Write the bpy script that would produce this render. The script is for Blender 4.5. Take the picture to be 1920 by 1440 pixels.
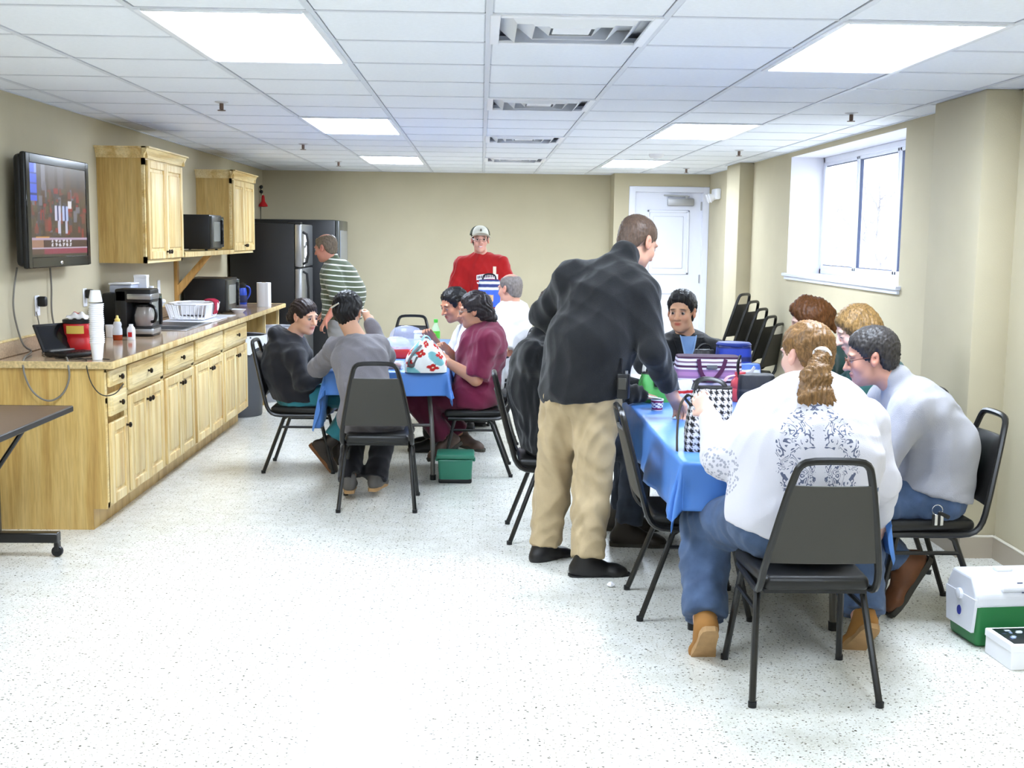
import bpy, bmesh, math, random
import numpy as np
from mathutils import Vector, Matrix
from mathutils.bvhtree import BVHTree

for o in list(bpy.data.objects):
    bpy.data.objects.remove(o, do_unlink=True)
scene = bpy.context.scene
COL = scene.collection
random.seed(7)

# ------------------------------------------------------------------ camera
F_PX, PITCH, YAW, ROLL, HC = 2208.6, .1239, .0277, .0132, 1.61
_cp, _sp, _cy, _sy = math.cos(PITCH), math.sin(PITCH), math.cos(YAW), math.sin(YAW)
FW = np.array([_sy*_cp, _cy*_cp, -_sp])
_r = np.array([_cy, -_sy, 0.])
_u = np.cross(_r, FW)
R2 = math.cos(ROLL)*_r + math.sin(ROLL)*_u
U2 = -math.sin(ROLL)*_r + math.cos(ROLL)*_u
CAM = np.array([0, 0, HC])
cam = bpy.data.cameras.new('camera')
cam.sensor_width = 36
cam.lens = F_PX*36/1920
cam.clip_start = .05
camo = bpy.data.objects.new('camera', cam)
COL.objects.link(camo)
m = Matrix(((R2[0], U2[0], -FW[0], 0), (R2[1], U2[1], -FW[1], 0), (R2[2], U2[2], -FW[2], HC), (0, 0, 0, 1)))
camo.matrix_world = m
scene.camera = camo

def ray(x, y): return (x-960)/F_PX*R2 + (720-y)/F_PX*U2 + FW
def atz(x, y, z):
    d = ray(x, y); return CAM + d*((z-HC)/d[2])
def atx(x, y, X):
    d = ray(x, y); return CAM + d*(X/d[0])
def P(x, y, Y):
    d = ray(x, y); return CAM + d*(Y/d[1])

# ------------------------------------------------------------------ light and exposure
scene.view_settings.view_transform = 'Standard'
scene.view_settings.look = 'None'
scene.view_settings.exposure = 2.32
scene.view_settings.gamma = 1.0
scene.view_settings.use_curve_mapping = False
LAMP = 8.0
LAMP_COL = (.75, .855, 1.0)
world = bpy.data.worlds.new('overcast_sky')
scene.world = world
world.use_nodes = True
bgn = world.node_tree.nodes['Background']
bgn.inputs['Color'].default_value = (.86, .92, 1.0, 1)
bgn.inputs['Strength'].default_value = 1.2

# ------------------------------------------------------------------ materials
MATS = {}
def srgb(*c):
    c = [v/255. for v in c]
    return tuple(v/12.92 if v <= .04045 else ((v+.055)/1.055)**2.4 for v in c)
def mat(name, col, rough=.6, metal=0., var=0., vscale=20., bump=0., bscale=200., spec=.5, alpha=None, trans=0., stretch=None, emit=None, estr=0., coat=0., ior=1.45, sheen=0.):
    if name in MATS: return MATS[name]
    M = bpy.data.materials.new(name); M.use_nodes = True
    nt = M.node_tree; N = nt.nodes; Lk = nt.links
    b = N['Principled BSDF']
    b.inputs['Roughness'].default_value = rough
    b.inputs['Metallic'].default_value = metal
    b.inputs['Specular IOR Level'].default_value = spec
    b.inputs['IOR'].default_value = ior
    b.inputs['Transmission Weight'].default_value = trans
    b.inputs['Coat Weight'].default_value = coat
    b.inputs['Sheen Weight'].default_value = sheen
    if alpha is not None: b.inputs['Alpha'].default_value = alpha
    if emit:
        b.inputs['Emission Color'].default_value = (*emit, 1); b.inputs['Emission Strength'].default_value = estr
    tc = N.new('ShaderNodeTexCoord'); mp = N.new('ShaderNodeMapping')
    Lk.new(tc.outputs['Object'], mp.inputs['Vector'])
    if stretch: mp.inputs['Scale'].default_value = stretch
    b.inputs['Base Color'].default_value = (*col, 1)
    if var > 0:
        n = N.new('ShaderNodeTexNoise'); n.inputs['Scale'].default_value = vscale; n.inputs['Detail'].default_value = 5
        Lk.new(mp.outputs[0], n.inputs['Vector'])
        r = N.new('ShaderNodeValToRGB')
        r.color_ramp.elements[0].position = .3; r.color_ramp.elements[1].position = .7
        r.color_ramp.elements[0].color = (*[max(0, c*(1-var)) for c in col], 1)
        r.color_ramp.elements[1].color = (*[min(1, c*(1+var)) for c in col], 1)
        Lk.new(n.outputs['Fac'], r.inputs[0]); Lk.new(r.outputs[0], b.inputs['Base Color'])
    if bump > 0:
        n2 = N.new('ShaderNodeTexNoise'); n2.inputs['Scale'].default_value = bscale; n2.inputs['Detail'].default_value = 3
        Lk.new(mp.outputs[0], n2.inputs['Vector'])
        bp = N.new('ShaderNodeBump'); bp.inputs['Strength'].default_value = bump; bp.inputs['Distance'].default_value = .01
        Lk.new(n2.outputs['Fac'], bp.inputs['Height']); Lk.new(bp.outputs[0], b.inputs['Normal'])
    MATS[name] = M
    return M
def nodes_of(M):
    nt = M.node_tree
    return nt, nt.nodes, nt.links, nt.nodes['Principled BSDF']

def wood(name, c1, c2, c3, axis='z', rough=.4, scale=1.0):
    """pale hickory: streaks along an axis, with a few darker boards and knots"""
    if name in MATS: return MATS[name]
    M = mat(name, c1, rough=rough)
    nt, N, Lk, b = nodes_of(M)
    tc = [n for n in N if n.type == 'TEX_COORD'][0]
    oi = N.new('ShaderNodeObjectInfo')
    add = N.new('ShaderNodeVectorMath'); add.operation = 'ADD'
    sc = N.new('ShaderNodeVectorMath'); sc.operation = 'SCALE'; sc.inputs['Scale'].default_value = 37.
    Lk.new(oi.outputs['Random'], sc.inputs[0])
    Lk.new(tc.outputs['Object'], add.inputs[0]); Lk.new(sc.outputs[0], add.inputs[1])
    mp = N.new('ShaderNodeMapping'); Lk.new(add.outputs[0], mp.inputs['Vector'])
    s = {'x': (.9, 14, 14), 'y': (14, .9, 14), 'z': (14, 14, .9)}[axis]
    mp.inputs['Scale'].default_value = [v*scale for v in s]
    n = N.new('ShaderNodeTexNoise'); n.inputs['Scale'].default_value = 1.0; n.inputs['Detail'].default_value = 6; n.inputs['Distortion'].default_value = .6
    Lk.new(mp.outputs[0], n.inputs['Vector'])
    r = N.new('ShaderNodeValToRGB')
    e = r.color_ramp.elements
    e[0].position = .30; e[0].color = (*c2, 1); e[1].position = .50; e[1].color = (*c1, 1)
    x = e.new(.75); x.color = (*c3, 1)
    Lk.new(n.outputs['Fac'], r.inputs[0])
    # fine grain
    mp2 = N.new('ShaderNodeMapping'); Lk.new(add.outputs[0], mp2.inputs['Vector'])
    mp2.inputs['Scale'].default_value = [v*8*scale for v in s]
    n2 = N.new('ShaderNodeTexNoise'); n2.inputs['Detail'].default_value = 3; n2.inputs['Scale'].default_value = 1.
    Lk.new(mp2.outputs[0], n2.inputs['Vector'])
    mx = N.new('ShaderNodeMixRGB'); mx.blend_type = 'MULTIPLY'; mx.inputs[0].default_value = .35
    r2 = N.new('ShaderNodeValToRGB'); r2.color_ramp.elements[0].color = (.55, .5, .42, 1); r2.color_ramp.elements[0].position = .35; r2.color_ramp.elements[1].position = .6
    Lk.new(n2.outputs['Fac'], r2.inputs[0]); Lk.new(r.outputs[0], mx.inputs[1]); Lk.new(r2.outputs[0], mx.inputs[2])
    Lk.new(mx.outputs[0], b.inputs['Base Color'])
    return M

# ------------------------------------------------------------------ mesh helpers
def new_obj(name, data, parent=None, loc=None):
    o = bpy.data.objects.new(name, data); COL.objects.link(o)
    if parent is not None: o.parent = parent
    if loc is not None: o.location = loc
    return o
def tag(o, label=None, cat=None, group=None, kind=None):
    if label: o['label'] = label
    if cat: o['category'] = cat
    if group: o['group'] = group
    if kind: o['kind'] = kind
    return o
def thing(name, label, cat, loc=(0, 0, 0), rz=0., group=None):
    o = bpy.data.objects.new(name, None); COL.objects.link(o)
    o.location = loc; o.rotation_euler = (0, 0, rz); o.empty_display_size = .1
    return tag(o, label, cat, group)
def copy_tree(o, parent=None):
    c = o.copy(); COL.objects.link(c)
    if parent is not None: c.parent = parent
    for ch in o.children: copy_tree(ch, c)
    return c
def smooth(me, angle=40):
    for p in me.polygons: p.use_smooth = True
    try: me.set_sharp_from_angle(angle=math.radians(angle))
    except Exception: pass
class MB:
    """collects shapes into one mesh"""
    def __init__(s): s.bm = bmesh.new()
    def box(s, lo, hi, bev=0., seg=2, rot=None, mi=0):
        lo = Vector(lo); hi = Vector(hi); c = (lo+hi)/2; d = hi-lo
        g = bmesh.ops.create_cube(s.bm, size=1.0)
        vs = g['verts']
        bmesh.ops.scale(s.bm, vec=d, verts=vs)
        fs = set(f for v in vs for f in v.link_faces)
        if bev > 0:
            es = list(set(e for v in vs for e in v.link_edges))
            r = bmesh.ops.bevel(s.bm, geom=es, offset=min(bev, min(d)*.49), segments=seg, affect='EDGES', profile=.5)
            vs = list(set(v for f in r['faces'] for v in f.verts) | set(v for v in vs if v.is_valid))
            fs = set(f for v in vs for f in v.link_faces)
        if rot is not None: bmesh.ops.rotate(s.bm, cent=(0, 0, 0), matrix=rot, verts=vs)
        bmesh.ops.translate(s.bm, vec=c, verts=vs)
        for f in fs: f.material_index = mi
        return s
    def prism(s, pts, axis, a, b, mi=0):
        """polygon pts (2D) extruded along axis 0/1/2 between a and b"""
        def mk(p, t):
            q = [0, 0, 0]; o = [i for i in range(3) if i != axis]
            q[o[0]] = p[0]; q[o[1]] = p[1]; q[axis] = t; return q
        A = [s.bm.verts.new(mk(p, a)) for p in pts]; B = [s.bm.verts.new(mk(p, b)) for p in pts]
        n = len(pts); fs = [s.bm.faces.new(A), s.bm.faces.new(B[::-1])]
        for i in range(n): fs.append(s.bm.faces.new((A[i], B[i], B[(i+1) % n], A[(i+1) % n])))
        for f in fs: f.material_index = mi
        bmesh.ops.recalc_face_normals(s.bm, faces=fs)
        return s
    def lathe(s, prof, seg=20, c=(0, 0, 0), rot=None, mi=0, sx=1., sy=1.):
        """prof: list of (r,z)"""
        rings = []
        vs = []
        for r, z in prof:
            ring = []
            for i in range(seg):
                a = 2*math.pi*i/seg
                p = Vector((r*math.cos(a)*sx, r*math.sin(a)*sy, z))
                if rot is not None: p = rot @ p
                v = s.bm.verts.new(p+Vector(c)); ring.append(v)
            rings.append(ring)
        fs = []
        for k in range(len(rings)-1):
            A, B = rings[k], rings[k+1]
            for i in range(seg): fs.append(s.bm.faces.new((A[i], A[(i+1) % seg], B[(i+1) % seg], B[i])))
        if prof[0][0] > 1e-6: fs.append(s.bm.faces.new(rings[0][::-1]))
        if prof[-1][0] > 1e-6: fs.append(s.bm.faces.new(rings[-1]))
        for f in fs: f.material_index = mi
        return s
    def tube(s, pts, r, seg=8, closed=False, mi=0, smoothp=0, flat=None):
        pts = [Vector(p) for p in pts]
        for _ in range(smoothp):
            q = []
            n = len(pts)
            if closed:
                for i in range(n):
                    a, b = pts[i], pts[(i+1) % n]; q += [a*.75+b*.25, a*.25+b*.75]
            else:
                q = [pts[0]]
                for i in range(n-1):
                    a, b = pts[i], pts[i+1]
                    if i > 0: q.append(a*.75+b*.25)
                    if i < n-2: q.append(a*.25+b*.75)
                q.append(pts[-1])
            pts = q
        n = len(pts); rings = []; up = None
        for i in range(n):
            if closed: t = pts[(i+1) % n]-pts[i-1]
            else: t = pts[min(i+1, n-1)]-pts[max(i-1, 0)]
            if t.length < 1e-9: t = Vector((0, 0, 1))
            t.normalize()
            if up is None:
                up = Vector((0, 0, 1)) if abs(t.z) < .9 else Vector((1, 0, 0))
            x = up.cross(t)
            if x.length < 1e-6: x = Vector((0, 1, 0)).cross(t)
            x.normalize(); y = t.cross(x); up = y
            rr = r[i] if isinstance(r, (list, tuple)) and len(r) == n else (r if not isinstance(r, (list, tuple)) else r[0]+(r[-1]-r[0])*i/(n-1))
            fx, fy = flat if flat else (1, 1)
            rings.append([s.bm.verts.new(pts[i]+x*(rr*fx*math.cos(2*math.pi*k/seg))+y*(rr*fy*math.sin(2*math.pi*k/seg))) for k in range(seg)])
        fs = []
        for i in range(n if closed else n-1):
            A, B = rings[i], rings[(i+1) % n]
            for k in range(seg): fs.append(s.bm.faces.new((A[k], A[(k+1) % seg], B[(k+1) % seg], B[k])))
        if not closed: fs += [s.bm.faces.new(rings[0][::-1]), s.bm.faces.new(rings[-1])]
        for f in fs: f.material_index = mi
        return s
    def sphere(s, c, r, sc=(1, 1, 1), u=16, v=10, mi=0, rot=None):
        g = bmesh.ops.create_uvsphere(s.bm, u_segments=u, v_segments=v, radius=r)
        vs = g['verts']; bmesh.ops.scale(s.bm, vec=sc, verts=vs)
        if rot is not None: bmesh.ops.rotate(s.bm, cent=(0, 0, 0), matrix=rot, verts=vs)
        bmesh.ops.translate(s.bm, vec=c, verts=vs)
        for f in set(f for w in vs for f in w.link_faces): f.material_index = mi
        return s
    def quad(s, pts, mi=0):
        f = s.bm.faces.new([s.bm.verts.new(p) for p in pts]); f.material_index = mi; return s
    def grid(s, fn, nu, nv, mi=0):
        V = [[s.bm.verts.new(fn(i/nu, j/nv)) for j in range(nv+1)] for i in range(nu+1)]
        for i in range(nu):
            for j in range(nv):
                f = s.bm.faces.new((V[i][j], V[i+1][j], V[i+1][j+1], V[i][j+1])); f.material_index = mi
        return s
    def mesh(s, name, mats, sm=True, angle=40):
        bmesh.ops.recalc_face_normals(s.bm, faces=s.bm.faces[:]) if False else None
        me = bpy.data.meshes.new(name); s.bm.to_mesh(me); s.bm.free()
        for M in (mats if isinstance(mats, (list, tuple)) else [mats]): me.materials.append(M)
        if sm: smooth(me, angle)
        return me
    def build(s, name, mats, parent=None, loc=None, sm=True, angle=40):
        return new_obj(name, s.mesh(name, mats, sm, angle), parent, loc)
def solidify(o, t, off=0):
    md = o.modifiers.new('thickness', 'SOLIDIFY'); md.thickness = t; md.offset = off; return o
RX = lambda d: Matrix.Rotation(math.radians(d), 3, 'X')
RY = lambda d: Matrix.Rotation(math.radians(d), 3, 'Y')
RZ = lambda d: Matrix.Rotation(math.radians(d), 3, 'Z')

# ------------------------------------------------------------------ room
CEIL = 2.366; XL = -2.604; XR = 2.66; YB = 14.27; YD = 13.85; XJ = 1.545; Y0 = -2.6
GX, GY, T = .021, 4.161, .61

def wallmat(name, c):
    return mat(name, c, rough=.75, var=.03, vscale=3, bump=.12, bscale=260, spec=.25)
M_wall = wallmat('beige_painted_wall', srgb(190, 180, 153))
M_trimw = mat('white_painted_trim', srgb(232, 232, 236), rough=.4)
M_base = mat('taupe_vinyl_base', srgb(172, 160, 142), rough=.5)
M_tile = mat('ceiling_tile_white', srgb(236, 239, 245), rough=.9, bump=.25, bscale=320, var=.02, vscale=60)
M_grid = mat('ceiling_grid_metal', srgb(214, 218, 226), rough=.45)

# speckled floor
M_floor = mat('speckled_vinyl_floor', srgb(226, 222, 206), rough=.22, spec=.5)
nt, N, Lk, b = nodes_of(M_floor)
tc = [n for n in N if n.type == 'TEX_COORD'][0]
def speck(scale, thr, seed):
    mp = N.new('ShaderNodeMapping'); mp.inputs['Location'].default_value = (seed, seed*1.7, 0); mp.inputs['Scale'].default_value = (.8, 1.1, 1)
    Lk.new(tc.outputs['Object'], mp.inputs['Vector'])
    nz = N.new('ShaderNodeTexNoise'); nz.inputs['Scale'].default_value = scale*1.2; Lk.new(mp.outputs[0], nz.inputs['Vector'])
    ad = N.new('ShaderNodeVectorMath'); ad.operation = 'MULTIPLY_ADD'
    ad.inputs[1].default_value = (.02, .02, 0); Lk.new(nz.outputs['Color'], ad.inputs[0]); Lk.new(mp.outputs[0], ad.inputs[2])
    v = N.new('ShaderNodeTexVoronoi'); v.inputs['Scale'].default_value = scale; v.voronoi_dimensions = '2D'; Lk.new(ad.outputs[0], v.inputs['Vector'])
    # random size for each fleck
    sp = N.new('ShaderNodeSeparateColor'); Lk.new(v.outputs['Color'], sp.inputs[0])
    ml = N.new('ShaderNodeMath'); ml.operation = 'MULTIPLY'; Lk.new(sp.outputs[0], ml.inputs[0]); ml.inputs[1].default_value = thr
    lt = N.new('ShaderNodeMath'); lt.operation = 'LESS_THAN'; Lk.new(v.outputs['Distance'], lt.inputs[0]); Lk.new(ml.outputs[0], lt.inputs[1])
    return lt.outputs[0]
base = N.new('ShaderNodeTexNoise'); base.inputs['Scale'].default_value = 9; base.inputs['Detail'].default_value = 8; Lk.new(tc.outputs['Object'], base.inputs['Vector'])
rb = N.new('ShaderNodeValToRGB'); rb.color_ramp.elements[0].color = (*srgb(216, 214, 203), 1); rb.color_ramp.elements[1].color = (*srgb(228, 227, 219), 1)
rb.color_ramp.elements[0].position = .35; rb.color_ramp.elements[1].position = .65
Lk.new(base.outputs['Fac'], rb.inputs[0])
cur = rb.outputs[0]
for sc_, th, sd, c in ((44, .15, 3.1, srgb(104, 98, 82)), (80, .20, 9.3, srgb(168, 160, 140)), (32, .115, 5.7, srgb(78, 70, 56)), (90, .22, 1.3, srgb(240, 239, 232))):
    mx = N.new('ShaderNodeMixRGB'); Lk.new(speck(sc_, th, sd), mx.inputs[0]); Lk.new(cur, mx.inputs[1]); mx.inputs[2].default_value = (*c, 1); cur = mx.outputs[0]
Lk.new(cur, b.inputs['Base Color'])

def struct(name, mb, M, parent=None, sm=False):
    o = mb.build(name, M, parent, sm=sm)
    if parent is None: o['kind'] = 'structure'
    return o
struct('floor', MB().box((XL-.3, Y0-.2, -.1), (XR+.6, YB+.2, 0)), M_floor)
struct('wall_left', MB().box((XL-.12, Y0, 0), (XL, YB+.1, CEIL+.12)), M_wall)
struct('wall_back', MB().box((XL, YB, 0), (XJ, YB+.12, CEIL+.12)), M_wall)
struct('wall_front', MB().box((XL-.12, Y0-.12, 0), (XR+.5, Y0, CEIL+.12)), M_wall)
# door wall stands proud of the back wall
DX0, DX1, DZ = 1.785, 2.595, 2.165
mb = MB().box((XJ, YD, 0), (DX0, YB+.12, CEIL+.12)).box((DX1, YD, 0), (XR+.4, YB+.12, CEIL+.12)).box((DX0, YD, DZ), (DX1, YB+.12, CEIL+.12))
struct('wall_door', mb, M_wall)
# right wall with window opening and two pillars
WY0, WY1, WZ0, WZ1 = 7.46, 10.22, 1.33, 2.325
TH = .34
mb = MB().box((XR, Y0, 0), (XR+TH, WY0, CEIL+.12)).box((XR, WY1, 0), (XR+TH, YD, CEIL+.12)).box((XR, WY0, 0), (XR+TH, WY1, WZ0)).box((XR, WY0, WZ1), (XR+TH, WY1, CEIL+.12))
struct('wall_right', mb, M_wall)
PF1, PF2 = 2.52, 2.475
struct('pillar_far', MB().box((PF1, 11.62, 0), (XR+.02, 12.22, CEIL), .012, 2), M_wall, sm=True)
struct('pillar_near', MB().box((PF2, 5.86, 0), (XR+.02, 6.52, CEIL), .012, 2), M_wall, sm=True)

# baseboards (taupe vinyl with lighter rounded top)
def baseboard(name, pts):
    """pts: polyline on the floor, board lies to the left-hand side of travel"""
    mb = MB(); h = .11; t = .012
    for (a, b_) in zip(pts[:-1], pts[1:]):
        a = Vector((*a, 0)); b_ = Vector((*b_, 0)); d = (b_-a).normalized(); n = Vector((-d.y, d.x, 0))
        p = [a-d*0, b_+d*0, b_+n*t, a+n*t]
        A = [mb.bm.verts.new((q.x, q.y, 0)) for q in p]; B = [mb.bm.verts.new((q.x, q.y, h)) for q in p]
        mb.bm.faces.new(B); mb.bm.faces.new(A[::-1])
        for i in range(4): mb.bm.faces.new((A[i], A[(i+1) % 4], B[(i+1) % 4], B[i]))
    bmesh.ops.recalc_face_normals(mb.bm, faces=mb.bm.faces[:])
    o = struct(name, mb, M_base)
    mb = MB()
    tp = []
    for i, a in enumerate(pts): tp.append(Vector((a[0], a[1], h+.004)))
    for a, b_ in zip(tp[:-1], tp[1:]):
        d = (b_-a).normalized(); n = Vector((-d.y, d.x, 0))*.008
        mb.tube([a+n, b_+n], .008, 6)
    mb.build('base_cap', mat('base_cap_light', srgb(214, 206, 190), rough=.4), o)
baseboard('baseboard_right', [(XR, Y0+.01), (XR, 5.86), (PF2, 5.86), (PF2, 6.52), (XR, 6.52), (XR, 11.62), (PF1, 11.62), (PF1, 12.22), (XR, 12.22), (XR, YD)])
baseboard('baseboard_back', [(XJ, YB), (XL, YB)])
baseboard('baseboard_left', [(XL, 6.2), (XL, Y0)])

# ceiling: slab, grid bars and lay-in tiles, one object each
ceil = struct('ceiling', MB().box((XL-.12, Y0-.1, CEIL+.05), (XR+TH, YB+.15, CEIL+.14)), M_tile)
LIGHTS = [(c, r) for c in (-2, 2) for r in (-6, 0, 6, 12)]
VENTS = [(0, r) for r in (0, 4, 8, 12)]
occ = set()
for c, r in LIGHTS: occ |= {(c, r), (c, r+1)}
for c, r in VENTS: occ.add((c, r))
def tile_mesh(w, d):
    mb = MB(); e = .012
    x0, y0, x1, y1 = e, e, w-e, d-e
    q = .006
    z0, z1 = .003, .007
    a = [(x0, y0), (x1, y0), (x1, y1), (x0, y1)]; b_ = [(x0+q, y0+q), (x1-q, y0+q), (x1-q, y1-q), (x0+q, y1-q)]
    A = [mb.bm.verts.new((*p, z1)) for p in a]; B = [mb.bm.verts.new((*p, z0)) for p in b_]
    Cc = [mb.bm.verts.new((*p, .03)) for p in a]
    mb.bm.faces.new(B[::-1])
    for i in range(4):
        j = (i+1) % 4
        mb.bm.faces.new((A[i], A[j], B[j], B[i])[::-1]); mb.bm.faces.new((Cc[i], Cc[j], A[j], A[i])[::-1])
    bmesh.ops.recalc_face_normals(mb.bm, faces=mb.bm.faces[:])
    return mb.mesh('tile', M_tile, sm=False)
TM = {}
for c in range(-5, 5):
    for r in range(-12, 17):
        if (c, r) in occ: continue
        x0 = max(XL, GX+c*T); x1 = min(XR, GX+(c+1)*T); y0 = max(Y0, GY+r*T); y1 = min(YB, GY+(r+1)*T)
        if x1-x0 < .06 or y1-y0 < .06: continue
        k = (round(x1-x0, 3), round(y1-y0, 3))
        if k not in TM: TM[k] = tile_mesh(*k)
        new_obj('tile', TM[k], ceil, (x0, y0, CEIL))
gm = MB().box((-.012, Y0, 0), (.012, YB, .004)).box((-.001, Y0, .004), (.001, YB, .03)).mesh('grid_runner', M_grid, sm=False)
for c in range(-4, 5): new_obj('grid_runner', gm, ceil, (GX+c*T, 0, CEIL))
cm = MB().box((XL, -.012, .0012), (XR, .012, .004)).box((XL, -.001, .004), (XR, .001, .03)).mesh('grid_cross_bar', M_grid, sm=False)
for r in range(-11, 17): new_obj('grid_cross_bar', cm, ceil, (0, GY+r*T, CEIL))
# wall angle around the edge
mb = MB().box((XL, Y0, CEIL-.002), (XL+.02, YB, CEIL+.004)).box((XL, YB-.02, CEIL-.002), (XJ, YB, CEIL+.004)).box((XJ-.02, YD, CEIL-.002), (XJ, YB, CEIL+.004)).box((XJ, YD-.02, CEIL-.002), (XR, YD, CEIL+.004)).box((XR-.02, Y0, CEIL-.002), (XR, YD, CEIL+.004)).box((PF1-.02, 11.6, CEIL-.002), (XR, 12.24, CEIL+.004)).box((PF2-.02, 5.84, CEIL-.002), (XR, 6.54, CEIL+.004))
mb.build('wall_angle', M_grid, ceil, sm=False)

# fluorescent troffers
M_lampframe = mat('lamp_frame_white', srgb(228, 231, 238), rough=.35)
M_diff = mat('lamp_diffuser_lit', (.9, .9, .9), rough=.5, emit=LAMP_COL, estr=LAMP)
fm = MB()
w, d = T, 2*T
for lo, hi in (((.004, .004), (.03, d-.004)), ((w-.03, .004), (w-.004, d-.004)), ((.03, .004), (w-.03, .03)), ((.03, d-.03), (w-.03, d-.004))):
    fm.box((*lo, -.006), (*hi, .014), .003, 1)
fm.box((.01, .01, .015), (w-.01, d-.01, .1))
fmesh = fm.mesh('frame', M_lampframe)
dm = MB().box((.03, .03, -.001), (w-.03, d-.03, .006), .002, 1).mesh('diffuser', M_diff)
LL = {(-2, 0): 'lit ceiling panel nearest the television wall end, above the open floor', (2, 0): 'lit ceiling panel above the near lunch table by the near pillar',
      (-2, 6): 'lit ceiling panel above the hooded woman, second in its row', (2, 6): 'lit ceiling panel beside the window, second in its row',
      (-2, 12): 'small distant lit ceiling panel in front of the refrigerator', (2, 12): 'small distant lit ceiling panel in front of the white door',
      (-2, -6): 'lit ceiling panel over the folding table, out of the picture', (2, -6): 'lit ceiling panel over the near floor, out of the picture'}
for c, r in LIGHTS:
    t = thing('ceiling_light', LL[(c, r)], 'light', (GX+c*T, GY+r*T, CEIL), group='fluorescent ceiling panels')
    new_obj('frame', fmesh, t); new_obj('diffuser', dm, t)
# square-cone air diffusers
M_vent = mat('vent_white_metal', srgb(236, 238, 244), rough=.4)
M_ventd = mat('vent_shadow_gap', srgb(205, 209, 216), rough=.8)
def frustum(mb, o0, o1, z0, z1, w):
    """sloped square ring between inset o0 at z0 and inset o1 at z1"""
    a = [(o0, o0), (w-o0, o0), (w-o0, w-o0), (o0, w-o0)]; b_ = [(o1, o1), (w-o1, o1), (w-o1, w-o1), (o1, w-o1)]
    A = [mb.bm.verts.new((*p, z0)) for p in a]; B = [mb.bm.verts.new((*p, z1)) for p in b_]
    A2 = [mb.bm.verts.new((*p, z0+.003)) for p in a]; B2 = [mb.bm.verts.new((*p, z1+.003)) for p in b_]
    for i in range(4):
        j = (i+1) % 4
        mb.bm.faces.new((A[i], A[j], B[j], B[i])); mb.bm.faces.new((A2[j], A2[i], B2[i], B2[j])); mb.bm.faces.new((A[j], A[i], A2[i], A2[j])); mb.bm.faces.new((B[i], B[j], B2[j], B2[i]))
    return mb
vf = MB()
for lo, hi in (((.004, .004), (.04, T-.004)), ((T-.04, .004), (T-.004, T-.004)), ((.04, .004), (T-.04, .04)), ((.04, T-.04), (T-.04, T-.004))): vf.box((*lo, -.004), (*hi, .008), .002, 1)
vfm = vf.mesh('frame', M_vent)
cones = []
for k, (a, b_) in enumerate(((.04, .10), (.105, .165), (.17, .225))):
    cones.append(frustum(MB(), b_, a, -.012+.004*k, .05, T).mesh('louver_ring', M_vent, sm=False))
vcen = MB().box((.235, .235, .0), (T-.235, T-.235, .006), .002, 1).mesh('louver_center', M_vent)
vback = MB().box((.02, .02, .055), (T-.02, T-.02, .075)).mesh('duct_box', M_ventd, sm=False)
VL = {0: 'square white air vent above the open floor, largest of the row', 4: 'square white air vent, second of the row along the ceiling', 8: 'square white air vent, third of the row along the ceiling', 12: 'square white air vent nearest the back wall'}
for c, r in VENTS:
    t = thing('air_vent', VL[r], 'air vent', (GX+c*T, GY+r*T, CEIL), group='ceiling air vents')
    new_obj('frame', vfm, t)
    for q in cones: new_obj('louver_ring', q, t)
    new_obj('louver_center', vcen, t); new_obj('duct_box', vback, t)
# sprinkler heads
M_chrome = mat('chrome', (.75, .76, .78), rough=.18, metal=1.)
M_sprw = mat('sprinkler_cup', srgb(200, 200, 205), rough=.4, metal=.3)
s1 = MB().lathe([(.0, 0), (.04, 0), (.038, -.006), (.02, -.012), (0, -.012)][::-1], 16).mesh('escutcheon', M_sprw)
s2 = MB().lathe([(.0, -.05), (.012, -.046), (.012, -.012), (0, -.012)], 10).lathe([(0, -.056), (.024, -.054), (.024, -.05), (0, -.05)], 12).mesh('sprinkler_body', mat('sprinkler_brass', srgb(120, 100, 90), rough=.35, metal=.8))
SPL = ['ceiling sprinkler head near the upper wall cabinets, over the counter', 'ceiling sprinkler head in front of the far wall cabinet', 'ceiling sprinkler head near the back wall by the refrigerator',
       'ceiling sprinkler head beside the window, closest to the near pillar', 'ceiling sprinkler head near the far end of the window', 'ceiling sprinkler head in front of the white door']
for (c, r), lb in zip(((-2.52, 4.72), (-2.5, 9.78), (-2.47, 13.6), (3.56, 4.8), (3.54, 9.74), (3.56, 14.1)), SPL):
    t = thing('sprinkler_head', lb, 'sprinkler', (GX+c*T, GY+r*T, CEIL+.006), group='ceiling sprinklers')
    new_obj('escutcheon', s1, t); new_obj('sprinkler_body', s2, t)
t = thing('smoke_detector', 'round white smoke detector on the ceiling near the door', 'smoke detector', (GX+2.54*T, GY+10.8*T, CEIL+.008))
MB().lathe([(0, -.04), (.05, -.038), (.066, -.022), (.07, 0), (0, 0)], 20).build('housing', M_trimw, t)
MB().lathe([(0, -.047), (.022, -.046), (.026, -.038), (0, -.038)], 14).build('sensor_cap', M_lampframe, t)

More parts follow.
